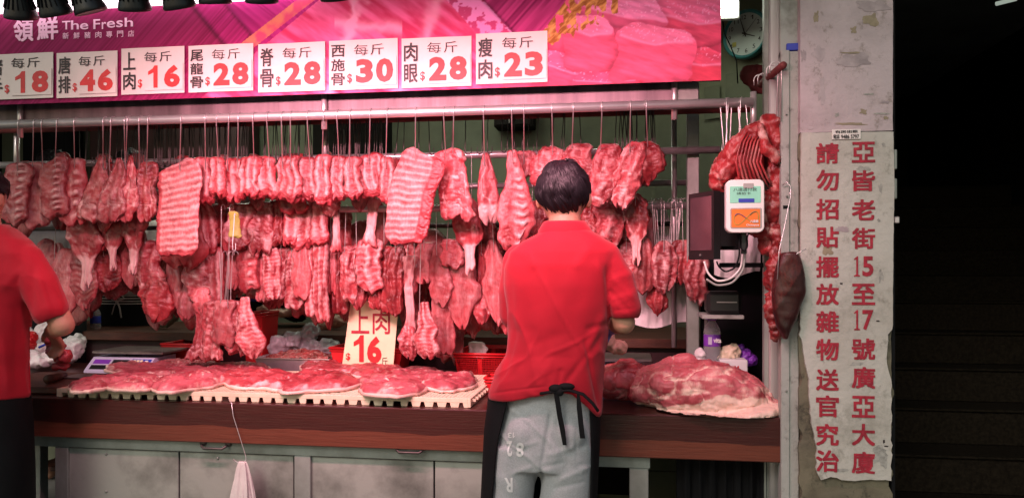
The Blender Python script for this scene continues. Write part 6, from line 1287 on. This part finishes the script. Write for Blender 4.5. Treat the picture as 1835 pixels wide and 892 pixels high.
def hair(parent, c, rad, seed=1, n=2600, low=-.2, nape=None, whorl=(.15, -.35, .93), L_=.040, cut=None):
    """cap + short strands lying over it"""
    r = np.random.default_rng(seed); c = np.array(c); rad = np.array(rad); nu, nv = 48, 30; V = []; 
    for i in range(nv+1):
        t = math.pi*i/nv*.78
        for k in range(nu): a = 2*math.pi*k/nu; V.append((math.sin(t)*math.cos(a), math.sin(t)*math.sin(a), math.cos(t)))
    def shp(D): z_ = np.clip(-np.atleast_2d(D)[:, 2], 0, 1); return np.stack([1-.28*z_**1.5, 1-.22*z_, 1+0*z_], 1)
    D = np.array(V); lim = np.interp(D[:, 1], [-1, -.2, .5, 1], [-.70, -.12, .1, .35]); D2 = D.copy(); 
    keep = D[:, 2] > lim-.12
    P = c+rad*D*shp(D)*(1+.05*fbm(D*7, seed, 3))[:, None]; idx = np.arange(len(D)).reshape(nv+1, nu); Fc = []
    for i in range(nv):
        for k in range(nu):
            q = (idx[i, k], idx[i+1, k], idx[i+1, (k+1) % nu], idx[i, (k+1) % nu])
            if all(keep[list(q)]): Fc.append(q)
    mb = MB(); mb.add(P, Fc)
    wv = np.array(whorl)/np.linalg.norm(whorl); cnt = 0; SV = []; SF = []
    while cnt < n:
        d = r.normal(size=3); d /= np.linalg.norm(d)
        if d[2] < np.interp(d[1], [-1, -.2, .5, 1], [-.60, .0, .2, .4]): continue
        t = d-wv; t -= d*t.dot(d); t /= np.linalg.norm(t)+1e-9; sw = np.cross(d, t); 
        g = np.array([0, 0, -1.]); g -= d*g.dot(d); 
        clump = fbm(np.array([d*4.2]), seed+3, 2)[0]; t = t+sw*(.55+1.3*clump)+g*.35+r.normal(size=3)*.07; P_ = []; q = d.copy(); ll = L_*(.75+.5*r.random()); k = 6; 
        lift0 = 1.0+.03*r.random()+.07*max(-.2, clump)
        for j in range(k):
            s = j/(k-1); P_.append(c+rad*q*shp(q)[0]*(lift0+.055*math.sin(math.pi*min(1, s*.9+.05))*(.3+.9*max(0, clump+.3))*max(.12, min(1, 1+1.7*q[2])))); t = t-q*t.dot(q); t /= np.linalg.norm(t)+1e-9; q = q+t*ll/rad.mean()/(k-1); q /= np.linalg.norm(q); t = t+g*.12
        P_ = np.array(P_); sd = np.cross(P_[1]-P_[0], d); sd /= np.linalg.norm(sd)+1e-9; w0 = .0022+.0016*r.random(); b0 = len(SV)
        for j in range(k): wj = w0*(1-.85*(j/(k-1))**2); nn2 = q*0+d; SV += [P_[j]-sd*wj, P_[j]+sd*wj, P_[j]+d*wj*.9]
        for j in range(k-1):
            a = b0+3*j; SF += [(a, a+2, a+5, a+3), (a+2, a+1, a+4, a+5)]
        cnt += 1
    mb.add(np.array(SV), SF); return mb.obj('hair', 'hair', parent, True)
def wrinkle(V, N_, fn): return V+N_*fn(V)[:, None]
def ringsY(lst): 
    out = []
    for (py_, xa_, xb_, Y, th) in lst: A, B = at(xa_, py_, Y), at(xb_, py_, Y); out.append(((A[0]+B[0])/2, Y, A[2], (B[0]-A[0])/2, th))
    return out
# ---- standing butcher, seen from behind
Yc_ = 2.72
mb = MB(); hc = at(1010, 352, Yc_+.02); face(mb, hc, (0, 1, -.0), (1, 0, 0))
mb.chain([(at(1012, 385, Yc_), .056), (at(1012, 425, Yc_-.005), .060)])
mb.loft(ringsY([(425, 975, 1050, Yc_, .05), (445, 935, 1090, Yc_, .075), (500, 915, 1085, Yc_, .095), (600, 922, 1080, Yc_, .095), (700, 905, 1055, Yc_, .085), (760, 905, 1045, Yc_, .08)]), 28, 2.2)
SR, ER, WR = at(1088, 462, Yc_), at(1117, 575, Yc_-.01), at(1101, 583, Yc_+.20)
ER2 = at(1118, 578, Yc_+.0)
mb.chain([(SR, .050), (SR*.5+ER2*.5, .046), (ER2, .040), (ER2*.5+WR*.5, .037), (WR, .027)])
hand_parts(mb, WR, (-.35, .9, -.25), (-1, 0, .2), .95, .5)
SL, EL, WL = at(932, 465, Yc_+.02), at(928, 575, Yc_+.06), at(985, 620, Yc_+.28)
mb.chain([(SL, .050), (SL*.5+EL*.5, .045), (EL, .040), (WL, .027)]); hand_parts(mb, WL, (.5, .8, -.3), (1, 0, .2), .95, .6)
FL, FR = at(915, 800, Yc_), at(1022, 800, Yc_)
for hx, sg in ((922, -1), (1020, 1)):
    H_ = at(hx, 760, Yc_); K_ = H_+[-.0+sg*.01, .03, -.36]; A_ = K_+[0, -.05, -.38]; A_[2] = .20; mb.chain([(H_, .070), (K_, .052), (A_, .038)]); mb.chain([(A_+[0, -.02, -.03], .035), (A_+[0, .10, -.055], .030), (A_+[0, .17, -.06], .025)])
V, N_, Fc = mb.union(.0065, 3)
man = mesh('person', V, Fc, 'skin', None, True); tag(man, 'butcher standing with his back to us in a red polo shirt and light grey trousers', 'person')
hair(man, hc+[0, -.004, .012], (.086, .104, .109), 3, 3600, L_=.045)
# shirt
mb = MB(); mb.loft(ringsY([(402, 984, 1040, Yc_-.004, .052), (412, 974, 1052, Yc_-.004, .062), (424, 954, 1076, Yc_-.002, .076), (436, 932, 1094, Yc_, .092), (452, 912, 1106, Yc_, .106), (475, 905, 1106, Yc_, .118), (510, 905, 1100, Yc_, .124), (550, 910, 1094, Yc_, .125), (590, 913, 1089, Yc_-.0, .122), (630, 907, 1084, Yc_, .126), (665, 894, 1082, Yc_, .135), (700, 883, 1078, Yc_, .142), (730, 876, 1077, Yc_, .146), (745, 876, 1077, Yc_, .146)]), 44, 2.25)
e_ = at(1119, 552, Yc_-.002); mb.chain([(at(1080, 462, Yc_), .062), (at(1102, 505, Yc_), .064), (e_, .058)]); 
mb.chain([(at(930, 468, Yc_+.02), .060), (at(924, 520, Yc_+.04), .060), (at(922, 562, Yc_+.06), .056)])
V, N_, Fc = mb.union(.006, 7)
# hem: raise the lowest part following the photo (arched at the middle, long at the right)
dd = V-[0, 0, CZ]; dep = -s_*dd[:, 0]+c_*dd[:, 1]; PX = 917.5+F*(c_*dd[:, 0]+s_*dd[:, 1])/dep; PY = HOR-F*dd[:, 2]/dep
hem = np.interp(PX, [875, 900, 940, 975, 1000, 1025, 1050, 1068, 1080], [712, 711, 705, 696, 691, 697, 716, 733, 742])
low = PY > 640; tgt = np.where(low, 640+(PY-640)*(hem-640)/(745-640), PY); V[:, 2] += (PY-tgt)*dep/F
arm_end = at(1119, 566, Yc_)[2]; 
sl_ = (PX > 1094) & (PY > 568); V[sl_, 2] = at(1119, 568, Yc_)[2]
def folds(V):
    dd = V-[0, 0, CZ]; dep = -s_*dd[:, 0]+c_*dd[:, 1]; X_ = 917.5+F*(c_*dd[:, 0]+s_*dd[:, 1])/dep; Y_ = HOR-F*dd[:, 2]/dep
    def ln(x0, y0, x1, y1, w_, A_):  # a fold along a segment
        L2 = math.hypot(x1-x0, y1-y0); t = ((X_-x0)*(x1-x0)+(Y_-y0)*(y1-y0))/L2**2; p = ((X_-x0)*(y1-y0)-(Y_-y0)*(x1-x0))/L2; return A_*np.exp(-(p/w_)**2)*sst(-.15, .2, t)*sst(1.15, .8, t)
    f = .004*fbm(V*np.array([9, 9, 5]), 3, 2)
    rr_ = 1-np.abs(fbm(np.stack([V[:, 0]*7+V[:, 2]*3.5, V[:, 1]*5, V[:, 2]*3.2], 1), 13, 2))*2.2; f = f+.006*np.clip(rr_, 0, 1)**2*(sst(470, 620, Y_)*.8+.25)
    rr_ = 1-np.abs(fbm(np.stack([V[:, 0]*5, V[:, 1]*5, V[:, 2]*11-V[:, 0]*4], 1), 23, 2))*2.4; f = f+.004*np.clip(rr_, 0, 1)**2*sst(560, 640, Y_)+.004*np.clip(rr_, 0, 1)**2*(X_ > 1090)
    f = f+ln(1088, 480, 1094, 590, 6, -.007)+ln(1070, 470, 1098, 560, 7, .005)+ln(914, 500, 920, 590, 7, -.003)+ln(1084, 560, 1040, 660, 7, .005)+ln(1078, 600, 1010, 690, 6, -.0045)+ln(925, 590, 900, 690, 6, -.004)+ln(935, 640, 890, 700, 5, .004)
    f = f+ln(960, 560, 1000, 640, 16, .004)+ln(1030, 620, 1062, 720, 8, .006)+ln(1048, 610, 1074, 735, 4, -.007)+ln(990, 640, 965, 695, 9, .004)+ln(1005, 660, 1000, 692, 5, -.004)+ln(935, 450, 960, 480, 10, .003)+ln(1060, 440, 1030, 480, 10, .003)
    f = f+ln(1100, 500, 1138, 540, 5, .003)+ln(1094, 520, 1128, 560, 4, -.004)+ln(940, 620, 1010, 600, 10, -.0025)+ln(1090, 580, 1050, 590, 6, -.004)
    f = f+ln(880, 705, 975, 692, 2.2, -.0025)+ln(1100, 556, 1140, 552, 2, -.002)
    return f
V = wrinkle(V, N_, folds)
shirt = mesh('polo_shirt', V, Fc, 'red_shirt', man, True)
# collar
mb = MB(); col_r = []
for (py_, xa_, xb_, th) in ((424, 962, 1068, .072), (411, 966, 1060, .069), (401, 972, 1052, .064), (397, 975, 1049, .061), (400, 978, 1046, .058), (415, 980, 1044, .056)): A, B = at(xa_, py_, Yc_-.004), at(xb_, py_, Yc_-.004); col_r.append(((A[0]+B[0])/2, Yc_-.002, A[2], (B[0]-A[0])/2, th))
mb.loft(col_r, 36, 2.1); mb.F = mb.F[:-2]; mb.obj('collar', 'red_shirt', shirt, True)
# trousers
mb = MB(); mb.loft(ringsY([(690, 905, 1070, Yc_, .115), (720, 900, 1072, Yc_, .120), (760, 890, 1070, Yc_, .128), (800, 884, 1068, Yc_, .128), (830, 884, 1066, Yc_, .120)]), 36, 2.2)
mb.loft(ringsY([(790, 880, 974, Yc_, .115), (840, 878, 962, Yc_, .108), (892, 876, 955, Yc_+.005, .10), (960, 880, 950, Yc_+.01, .09), (1080, 885, 948, Yc_+.01, .08), (1180, 890, 950, Yc_, .07)]), 30, 2.1)
mb.loft(ringsY([(790, 976, 1068, Yc_, .115), (840, 968, 1066, Yc_, .110), (892, 966, 1063, Yc_+.005, .105), (960, 972, 1060, Yc_+.01, .095), (1080, 978, 1050, Yc_+.01, .085), (1180, 982, 1046, Yc_, .075)]), 30, 2.1)
mb.ball(at(942, 775, Yc_-.062), (.070, .07, .085)); mb.ball(at(1016, 775, Yc_-.062), (.070, .07, .085))
V, N_, Fc = mb.union(.006, 6)
def tf(V):
    dd = V-[0, 0, CZ]; dep = -s_*dd[:, 0]+c_*dd[:, 1]; X_ = 917.5+F*(c_*dd[:, 0]+s_*dd[:, 1])/dep; Y_ = HOR-F*dd[:, 2]/dep
    def ln(x0, y0, x1, y1, w_, A_): L2 = math.hypot(x1-x0, y1-y0); t = ((X_-x0)*(x1-x0)+(Y_-y0)*(y1-y0))/L2**2; p = ((X_-x0)*(y1-y0)-(Y_-y0)*(x1-x0))/L2; return A_*np.exp(-(p/w_)**2)*sst(-.05, .12, t)*sst(1.05, .88, t)
    rr_ = 1-np.abs(fbm(np.stack([V[:, 0]*6, V[:, 1]*5, V[:, 2]*9+V[:, 0]*5], 1), 33, 2))*2.3
    f = .0045*np.clip(rr_, 0, 1)**2+.0015*fbm(V*11, 5, 3)+ln(988, 735, 972, 830, 3.5, -.008)+ln(972, 830, 962, 892, 4, -.006)
    f = f+ln(916, 746, 952, 748, 1.6, -.003)+ln(918, 746, 914, 800, 1.5, -.002)+ln(952, 748, 950, 790, 1.5, -.0025)+ln(928, 722, 986, 738, 1.4, -.0025)+ln(988, 738, 1058, 738, 1.2, -.0022)
    f = f+ln(1060, 766, 1064, 832, 2, -.003)+ln(1034, 832, 1062, 832, 1.5, -.0025)+ln(1032, 762, 1034, 832, 1.4, -.0018)
    for (a, b_, c, d_, w_, A_) in ((980, 815, 1030, 800, 5, .004), (975, 835, 1010, 828, 4, -.003), (1000, 860, 1055, 838, 5, .004), (990, 875, 1050, 862, 4, -.003), (915, 850, 955, 835, 4, .003), (935, 800, 965, 790, 4, .003), (1040, 840, 1062, 832, 3, .004), (1015, 745, 1045, 790, 9, .003)): f = f+ln(a, b_, c, d_, w_, A_)
    return f
V = wrinkle(V, N_, tf); tro_ = mesh('trousers', V, Fc, 'trouser', man, True)
# print on the left trouser leg (shrink to surface by casting from the back)
from mathutils.bvhtree import BVHTree
bvh = BVHTree.FromPolygons([tuple(v) for v in V], Fc)
def onsurf(px_, py_, off):
    d = Vector(ray(px_, py_)); h = bvh.ray_cast(Vector((0, 0, CZ)), d.normalized()); 
    return (np.array(h[0])+np.array([0, -off, 0])) if h[0] is not None else at(px_, py_, Yc_-.11)
for (ch_, xa_, xb_, ya_, yb_) in (('8', 925, 939, 792, 818), ('1', 919, 923, 774, 784), ('3', 910, 917, 774, 784), ('2', 908, 918, 789, 817), ('R', 904, 919, 855, 881)):
    G, Fg = glyph(ch_, .03); G = 1-G; mb = MB(); mb.add([onsurf(xa_+(xb_-xa_)*g_[0], yb_-(yb_-ya_)*g_[1], .0025) for g_ in G], Fg); mb.obj('printed_figure', 'label_white', tro_)
# apron: sheet wrapping the front and sides
V = []; nA = 60
def apron(rows, a0, a1, n_, th, nm, m_, parent):
    V = []
    for s in (0, th):
        for (cx_, cy_, cz_, hw, ht, l0, l1) in rows:
            for i in range(n_+1):
                a = math.radians(l0+(l1-l0)*i/n_); V.append((cx_+(hw-s)*math.cos(a), cy_+(ht-s)*math.sin(a), cz_))
    R_ = len(rows); n1 = R_*(n_+1); V = np.array(V); V[:, 1] += 0; Fc = []
    for s in (0, 1): Fc += [(s*n1+j*(n_+1)+i, s*n1+j*(n_+1)+i+1, s*n1+(j+1)*(n_+1)+i+1, s*n1+(j+1)*(n_+1)+i) for j in range(R_-1) for i in range(n_)]
    for i_ in (0, n_): Fc += [(j*(n_+1)+i_, (j+1)*(n_+1)+i_, n1+(j+1)*(n_+1)+i_, n1+j*(n_+1)+i_) for j in range(R_-1)]
    return mesh(nm, V, Fc, m_, parent, True)
rows = []
for (py_, xa_, xb_, th, l0, l1) in ((700, 876, 1076, .14, -34, 236), (730, 873, 1077, .143, -33, 232), (770, 868, 1076, .15, -29, 228), (810, 866, 1074, .15, -27, 225), (850, 864, 1072, .15, -26, 224), (892, 862, 1070, .15, -25, 222), (1000, 860, 1068, .15, -20, 215), (1100, 860, 1066, .15, -15, 210)):
    A, B = at(xa_, py_, Yc_), at(xb_, py_, Yc_); rows.append(((A[0]+B[0])/2, Yc_, A[2], (B[0]-A[0])/2, th, l0, l1))
ap = apron(rows, 0, 0, 70, .004, 'apron', 'apron_black', man)
# waistband, knot and ribbons at the back
mb = MB(); P = [at(x, y, Yc_-.148) for x, y in ((968, 704), (985, 702), (1000, 700), (1020, 698), (1045, 706), (1062, 722), (1072, 736))]; mb.tube(P, .017, 8, flat=.3); mb.obj('waistband', 'apron_black', ap, True)
mb = MB(); mb.ball(at(996, 696, Yc_-.152), (.024, .014, .015)); mb.ball(at(1015, 692, Yc_-.15), (.028, .013, .012)); mb.ball(at(1003, 702, Yc_-.155), (.014, .012, .014)); mb.obj('knot', 'apron_black', ap, True)
for nm, pts_ in (('ribbon', ((996, 700), (1000, 725), (1003, 745), (1008, 770), (1012, 797))), ('ribbon', ((1036, 705), (1038, 730), (1041, 760), (1044, 785)))):
    V = []; 
    for i, (x, y) in enumerate(pts_):
        for s in (-1, 1):
            for o_ in (0, .002): w2 = (4.6 if x < 1030 or i else 2.5)*(.75 if i == len(pts_)-1 and x < 1030 else 1)
            V.append(at(x+s*w2, y, Yc_-.163+.004*i)); 
    V = V+[v+np.array([0, .003, 0]) for v in V]; n1 = len(pts_)*2; Fc = []
    for i in range(len(pts_)-1): a = 2*i; Fc += [(a, a+1, a+3, a+2), (n1+a, n1+a+2, n1+a+3, n1+a+1), (a, a+2, n1+a+2, n1+a), (a+1, n1+a+1, n1+a+3, a+3)]
    e9 = n1-2; Fc += [(e9, e9+1, n1+e9+1, n1+e9), (0, n1, n1+1, 1)]; mesh(nm, V, Fc, 'apron_black', ap)
# glove
mb = MB(); mb.chain([(ER2*.22+WR*.78, .034), (WR, .031)]); hand_parts(mb, WR, (-.35, .9, -.25), (-1, 0, .2), 1.16, .5); V, N_, Fc = mb.union(.0045, 2); mesh('glove', V, Fc, 'glove', man, True)
bag('pork_piece', [(1090, 610, 3.12, .03, .04, .035), (1108, 622, 3.12, .035, .04, .025)], 'pig_skin', 'pale pork piece under the standing butcher\'s gloved hand', 'meat', .008, 20, .005)

# ---- left butcher, cut by the frame
Yl = 2.72
mb = MB(); hc = at(-36, 352, Yl); face(mb, hc, (-.1, .99, 0), (1, 0, 0)); mb.chain([(at(-30, 385, Yl), .056), (at(-24, 425, Yl), .06)])
mb.loft(ringsY([(430, -60, 30, Yl, .06), (460, -100, 50, Yl, .085), (560, -100, 30, Yl, .10), (700, -110, 22, Yl, .105), (760, -105, 30, Yl, .11)]), 28, 2.2)
S_, E_, W_ = at(55, 470, Yl), at(112, 582, Yl+.02), at(92, 594, Yl+.24)
mb.chain([(S_, .052), (E_, .044), (W_, .029)]); hand_parts(mb, W_, (-.25, .75, -.6), (-1, .1, .3), 1, .7)
S2, E2, W2 = at(-95, 470, Yl), at(-120, 590, Yl+.05), at(-60, 640, Yl+.3); mb.chain([(S2, .052), (E2, .044), (W2, .029)]); hand_parts(mb, W2, (.3, .9, -.3), (1, 0, .2), 1, .6)
for hx, sg in ((-70, -1), (5, 1)):
    H_ = at(hx, 770, Yl); K_ = H_+[sg*.01, .03, -.36]; A_ = K_+[0, -.05, -.38]; A_[2] = .20; mb.chain([(H_, .070), (K_, .052), (A_, .038)]); mb.chain([(A_+[0, -.02, -.03], .035), (A_+[0, .10, -.055], .030), (A_+[0, .17, -.06], .025)])
V, N_, Fc = mb.union(.0065, 3); man2 = mesh('person', V, Fc, 'skin', None, True); tag(man2, 'butcher in a red shirt and black apron cut off by the left frame edge', 'person')
hair(man2, hc+[0, -.004, .012], (.088, .105, .112), 5, 1500)
mb = MB(); mb.loft(ringsY([(404, -40, 8, Yl, .055), (416, -62, 26, Yl, .07), (432, -88, 48, Yl, .09), (455, -108, 68, Yl, .108), (490, -110, 72, Yl, .12), (550, -112, 48, Yl, .125), (600, -112, 42, Yl, .125), (650, -115, 40, Yl, .13), (690, -118, 42, Yl, .14), (708, -118, 43, Yl, .14)]), 44, 2.25)
mb.chain([(at(48, 468, Yl), .066), (at(72, 510, Yl), .070), (at(88, 552, Yl+.0), .068)]); mb.chain([(at(-98, 470, Yl), .062), (at(-118, 540, Yl+.02), .062)])
V, N_, Fc = mb.union(.006, 7); dd = V-[0, 0, CZ]; dep = -s_*dd[:, 0]+c_*dd[:, 1]; PX = 917.5+F*(c_*dd[:, 0]+s_*dd[:, 1])/dep; PY = HOR-F*dd[:, 2]/dep
lim_ = 588-(PX-50)*.42; sl_ = (PX > 52) & (PY > lim_); V[sl_, 2] += ((PY-lim_)*dep/F)[sl_]
def folds2(V):
    dd = V-[0, 0, CZ]; dep = -s_*dd[:, 0]+c_*dd[:, 1]; X_ = 917.5+F*(c_*dd[:, 0]+s_*dd[:, 1])/dep; Y_ = HOR-F*dd[:, 2]/dep
    def ln(x0, y0, x1, y1, w_, A_): L2 = math.hypot(x1-x0, y1-y0); t = ((X_-x0)*(x1-x0)+(Y_-y0)*(y1-y0))/L2**2; p = ((X_-x0)*(y1-y0)-(Y_-y0)*(x1-x0))/L2; return A_*np.exp(-(p/w_)**2)*sst(-.15, .2, t)*sst(1.15, .8, t)
    rr_ = 1-np.abs(fbm(np.stack([V[:, 0]*7+V[:, 2]*3.5, V[:, 1]*5, V[:, 2]*3.2], 1), 13, 2))*2.2
    return .006*np.clip(rr_, 0, 1)**2+.003*fbm(V*9, 6, 2)+ln(60, 480, 50, 600, 8, -.006)+ln(0, 520, 42, 480, 8, .004)+ln(5, 600, 15, 700, 8, .004)+ln(30, 560, 28, 690, 6, -.004)+ln(70, 500, 90, 560, 6, .004)+ln(10, 440, 40, 470, 8, .003)
V = wrinkle(V, N_, folds2); sh2 = mesh('polo_shirt', V, Fc, 'red_shirt', man2, True)
mb = MB(); mb.loft(ringsY([(424, -48, 22, Yl, .07), (408, -46, 14, Yl, .066), (402, -42, 10, Yl, .062), (410, -40, 8, Yl, .058)]), 30, 2.1); mb.F = mb.F[:-2]; mb.obj('collar', 'red_shirt', sh2, True)
rows = []
for (py_, xa_, xb_, l0, l1) in ((696, -118, 40, -80, 260), (760, -116, 46, -80, 250), (830, -114, 49, -75, 240), (892, -114, 50, -70, 238), (1000, -112, 50, -60, 225), (1060, -112, 50, -60, 225)):
    A, B = at(xa_, py_, Yl), at(xb_, py_, Yl); rows.append(((A[0]+B[0])/2, Yl, A[2], (B[0]-A[0])/2, .15, l0, l1))
ap2 = apron(rows, 0, 0, 60, .004, 'apron', 'apron_black', man2)
mb = MB(); mb.loft(ringsY([(700, -105, 32, Yl, .115), (800, -105, 36, Yl, .12), (900, -108, 38, Yl, .115), (1150, -100, 30, Yl, .10)]), 30, 2.2); mb.obj('trousers', 'apron_black', man2, True)
bag('meat_chunk', [(100, 625, 3.08, .035, .03, .035), (112, 638, 3.08, .035, .03, .03), (95, 610, 3.06, .025, .025, .02), (108, 655, 3.1, .03, .03, .015)], 'pork', 'ragged pork chunk held by the left butcher\'s hand over the counter', 'meat', .014, 22, .005)

# ---- two people behind the meat
def bystander(cx_px, shoulder_py, Y, label, top_m, top_nm, bottom_m, hw_px, head_dy=75, armsign=1, seed=2):
    mb = MB(); hc = at(cx_px, shoulder_py-head_dy, Y); face(mb, hc, (0, -1, 0), (1, 0, 0)); sh_ = at(cx_px, shoulder_py, Y); zS = sh_[2]; x = sh_[0]
    mb.chain([(hc-[0, -.01, .08], .052), ((x, Y, zS+.0), .06)]); mb.loft([(x, Y, zS-.0, .10, .06), (x, Y, zS-.06, .17, .085), (x, Y, zS-.30, .15, .09), (x, Y, zS-.55, .155, .10)], 26, 2.2)
    for s in (-1, 1):
        S_ = np.array([x+s*.17, Y, zS-.06]); E_ = S_+[s*.05, -.05, -.27]; W_ = E_+[-s*.05, -.22, -.02]; mb.chain([(S_, .048), (E_, .040), (W_, .028)]); hand_parts(mb, W_, (-s*.3, -1, -.2), (-s, 0, .2), 1, .6)
        H_ = np.array([x+s*.09, Y, zS-.58]); K_ = H_+[0, -.02, -.40]; A_ = K_+[0, .03, -.36]; A_[2] = max(.2, A_[2]*0+.2); mb.chain([(H_, .08), (K_, .055), (A_, .04)]); mb.chain([(A_, .035), (A_+[0, -.15, -.05], .028)])
    V, N_, Fc = mb.union(.009, 3); p_ = tag(mesh('person', V, Fc, 'skin', None, True), label, 'person'); hair(p_, hc+[0, .006, .014], (.086, .102, .108), seed, 500)
    mb = MB(); mb.loft([(x, Y, zS+.02, .075, .065), (x, Y, zS-.03, .15, .09), (x, Y, zS-.08, .20, .11), (x, Y, zS-.30, .19, .12), (x, Y, zS-.52, .20, .13)], 32, 2.2)
    for s in (-1, 1): S_ = np.array([x+s*.17, Y, zS-.06]); E_ = S_+[s*.05, -.05, -.27]; mb.chain([(S_, .062), (E_, .055), (E_+[-s*.04, -.16, -.01], .045)])
    V, N_, Fc = mb.union(.008, 4); V = V+N_*(.010*fbm(V*np.array([12, 12, 5]), seed, 3))[:, None]; mesh(top_nm, V, Fc, top_m, p_, True)
    return p_, x, zS, Y
p3, x3, z3, y3 = bystander(95, 402, 4.15, 'person in a pinkish grey hooded jacket standing behind the leftmost meat', 'grey_cloth', 'jacket', 'matt_black', 50, 95, seed=4)
mb = MB(); mb.ball((x3, y3+.03, z3+.03), (.12, .10, .05)); mb.ball((x3-.08, y3-.02, z3+.0), (.07, .08, .04)); mb.ball((x3+.08, y3-.02, z3), (.07, .08, .04)); V, N_, Fc = mb.union(.006, 3); V = V+N_*(.008*fbm(V*20, 3))[:, None]; mesh('hood', V, Fc, 'grey_cloth', p3, True)
mb = MB(); mb.loft([(x3, y3, z3-.5, .19, .13), (x3, y3, z3-.9, .19, .13), (x3, y3, z3-1.3, .17, .12)], 24, 2.2); mb.obj('trousers', 'matt_black', p3, True)
p4, x4, z4, y4 = bystander(232, 395, 4.7, 'person in a white top and black apron with a striped waistband behind the scale', 'white_cloth', 'white_top', 'matt_black', 60, 95, seed=8)
zw = at(232, 538, y4-.14)[2]; mb = MB(); mb.loft([(x4, y4, zw+.035, .205, .135), (x4, y4, zw-.0, .212, .142), (x4, y4, zw-.4, .22, .15), (x4, y4, zw-.9, .22, .15)], 30, 2.2); a4 = mb.obj('apron', 'apron_black', p4, True)
for i in range(4): mb = MB(); z_ = zw+.032-.017*i; mb.loft([(x4, y4, z_, .2135, .1435), (x4, y4, z_-.007, .2145, .1445)], 40, 2.2); mb.obj('waistband_stripe', 'white_cloth', a4, True)
yf4 = y4-.152
for pts_ in (((-.0, .02), (.03, .035), (.055, .01), (.01, .0)), ((0, .0), (-.03, .02), (-.06, .025), (-.02, -.005)), ((0, 0), (-.02, -.04), (-.035, -.09)), ((.0, 0), (.02, -.05), (.03, -.11))):
    mb = MB(); mb.tube([(x4+a+.02, yf4-.004, zw+b_) for a, b_ in pts_], .006, 6, flat=.4); mb.obj('bow_tie_string', 'white_cloth', a4, True)
gt = tag(bag('green_cloth', [(293, 560, 4.4, .07, .04, .10), (312, 540, 4.42, .05, .04, .12)], 'green_wall', 'pale green cloth hanging behind the two stacked red chunks', 'cloth', .012, 10, .01))

bpy.data.objects.remove(_to)
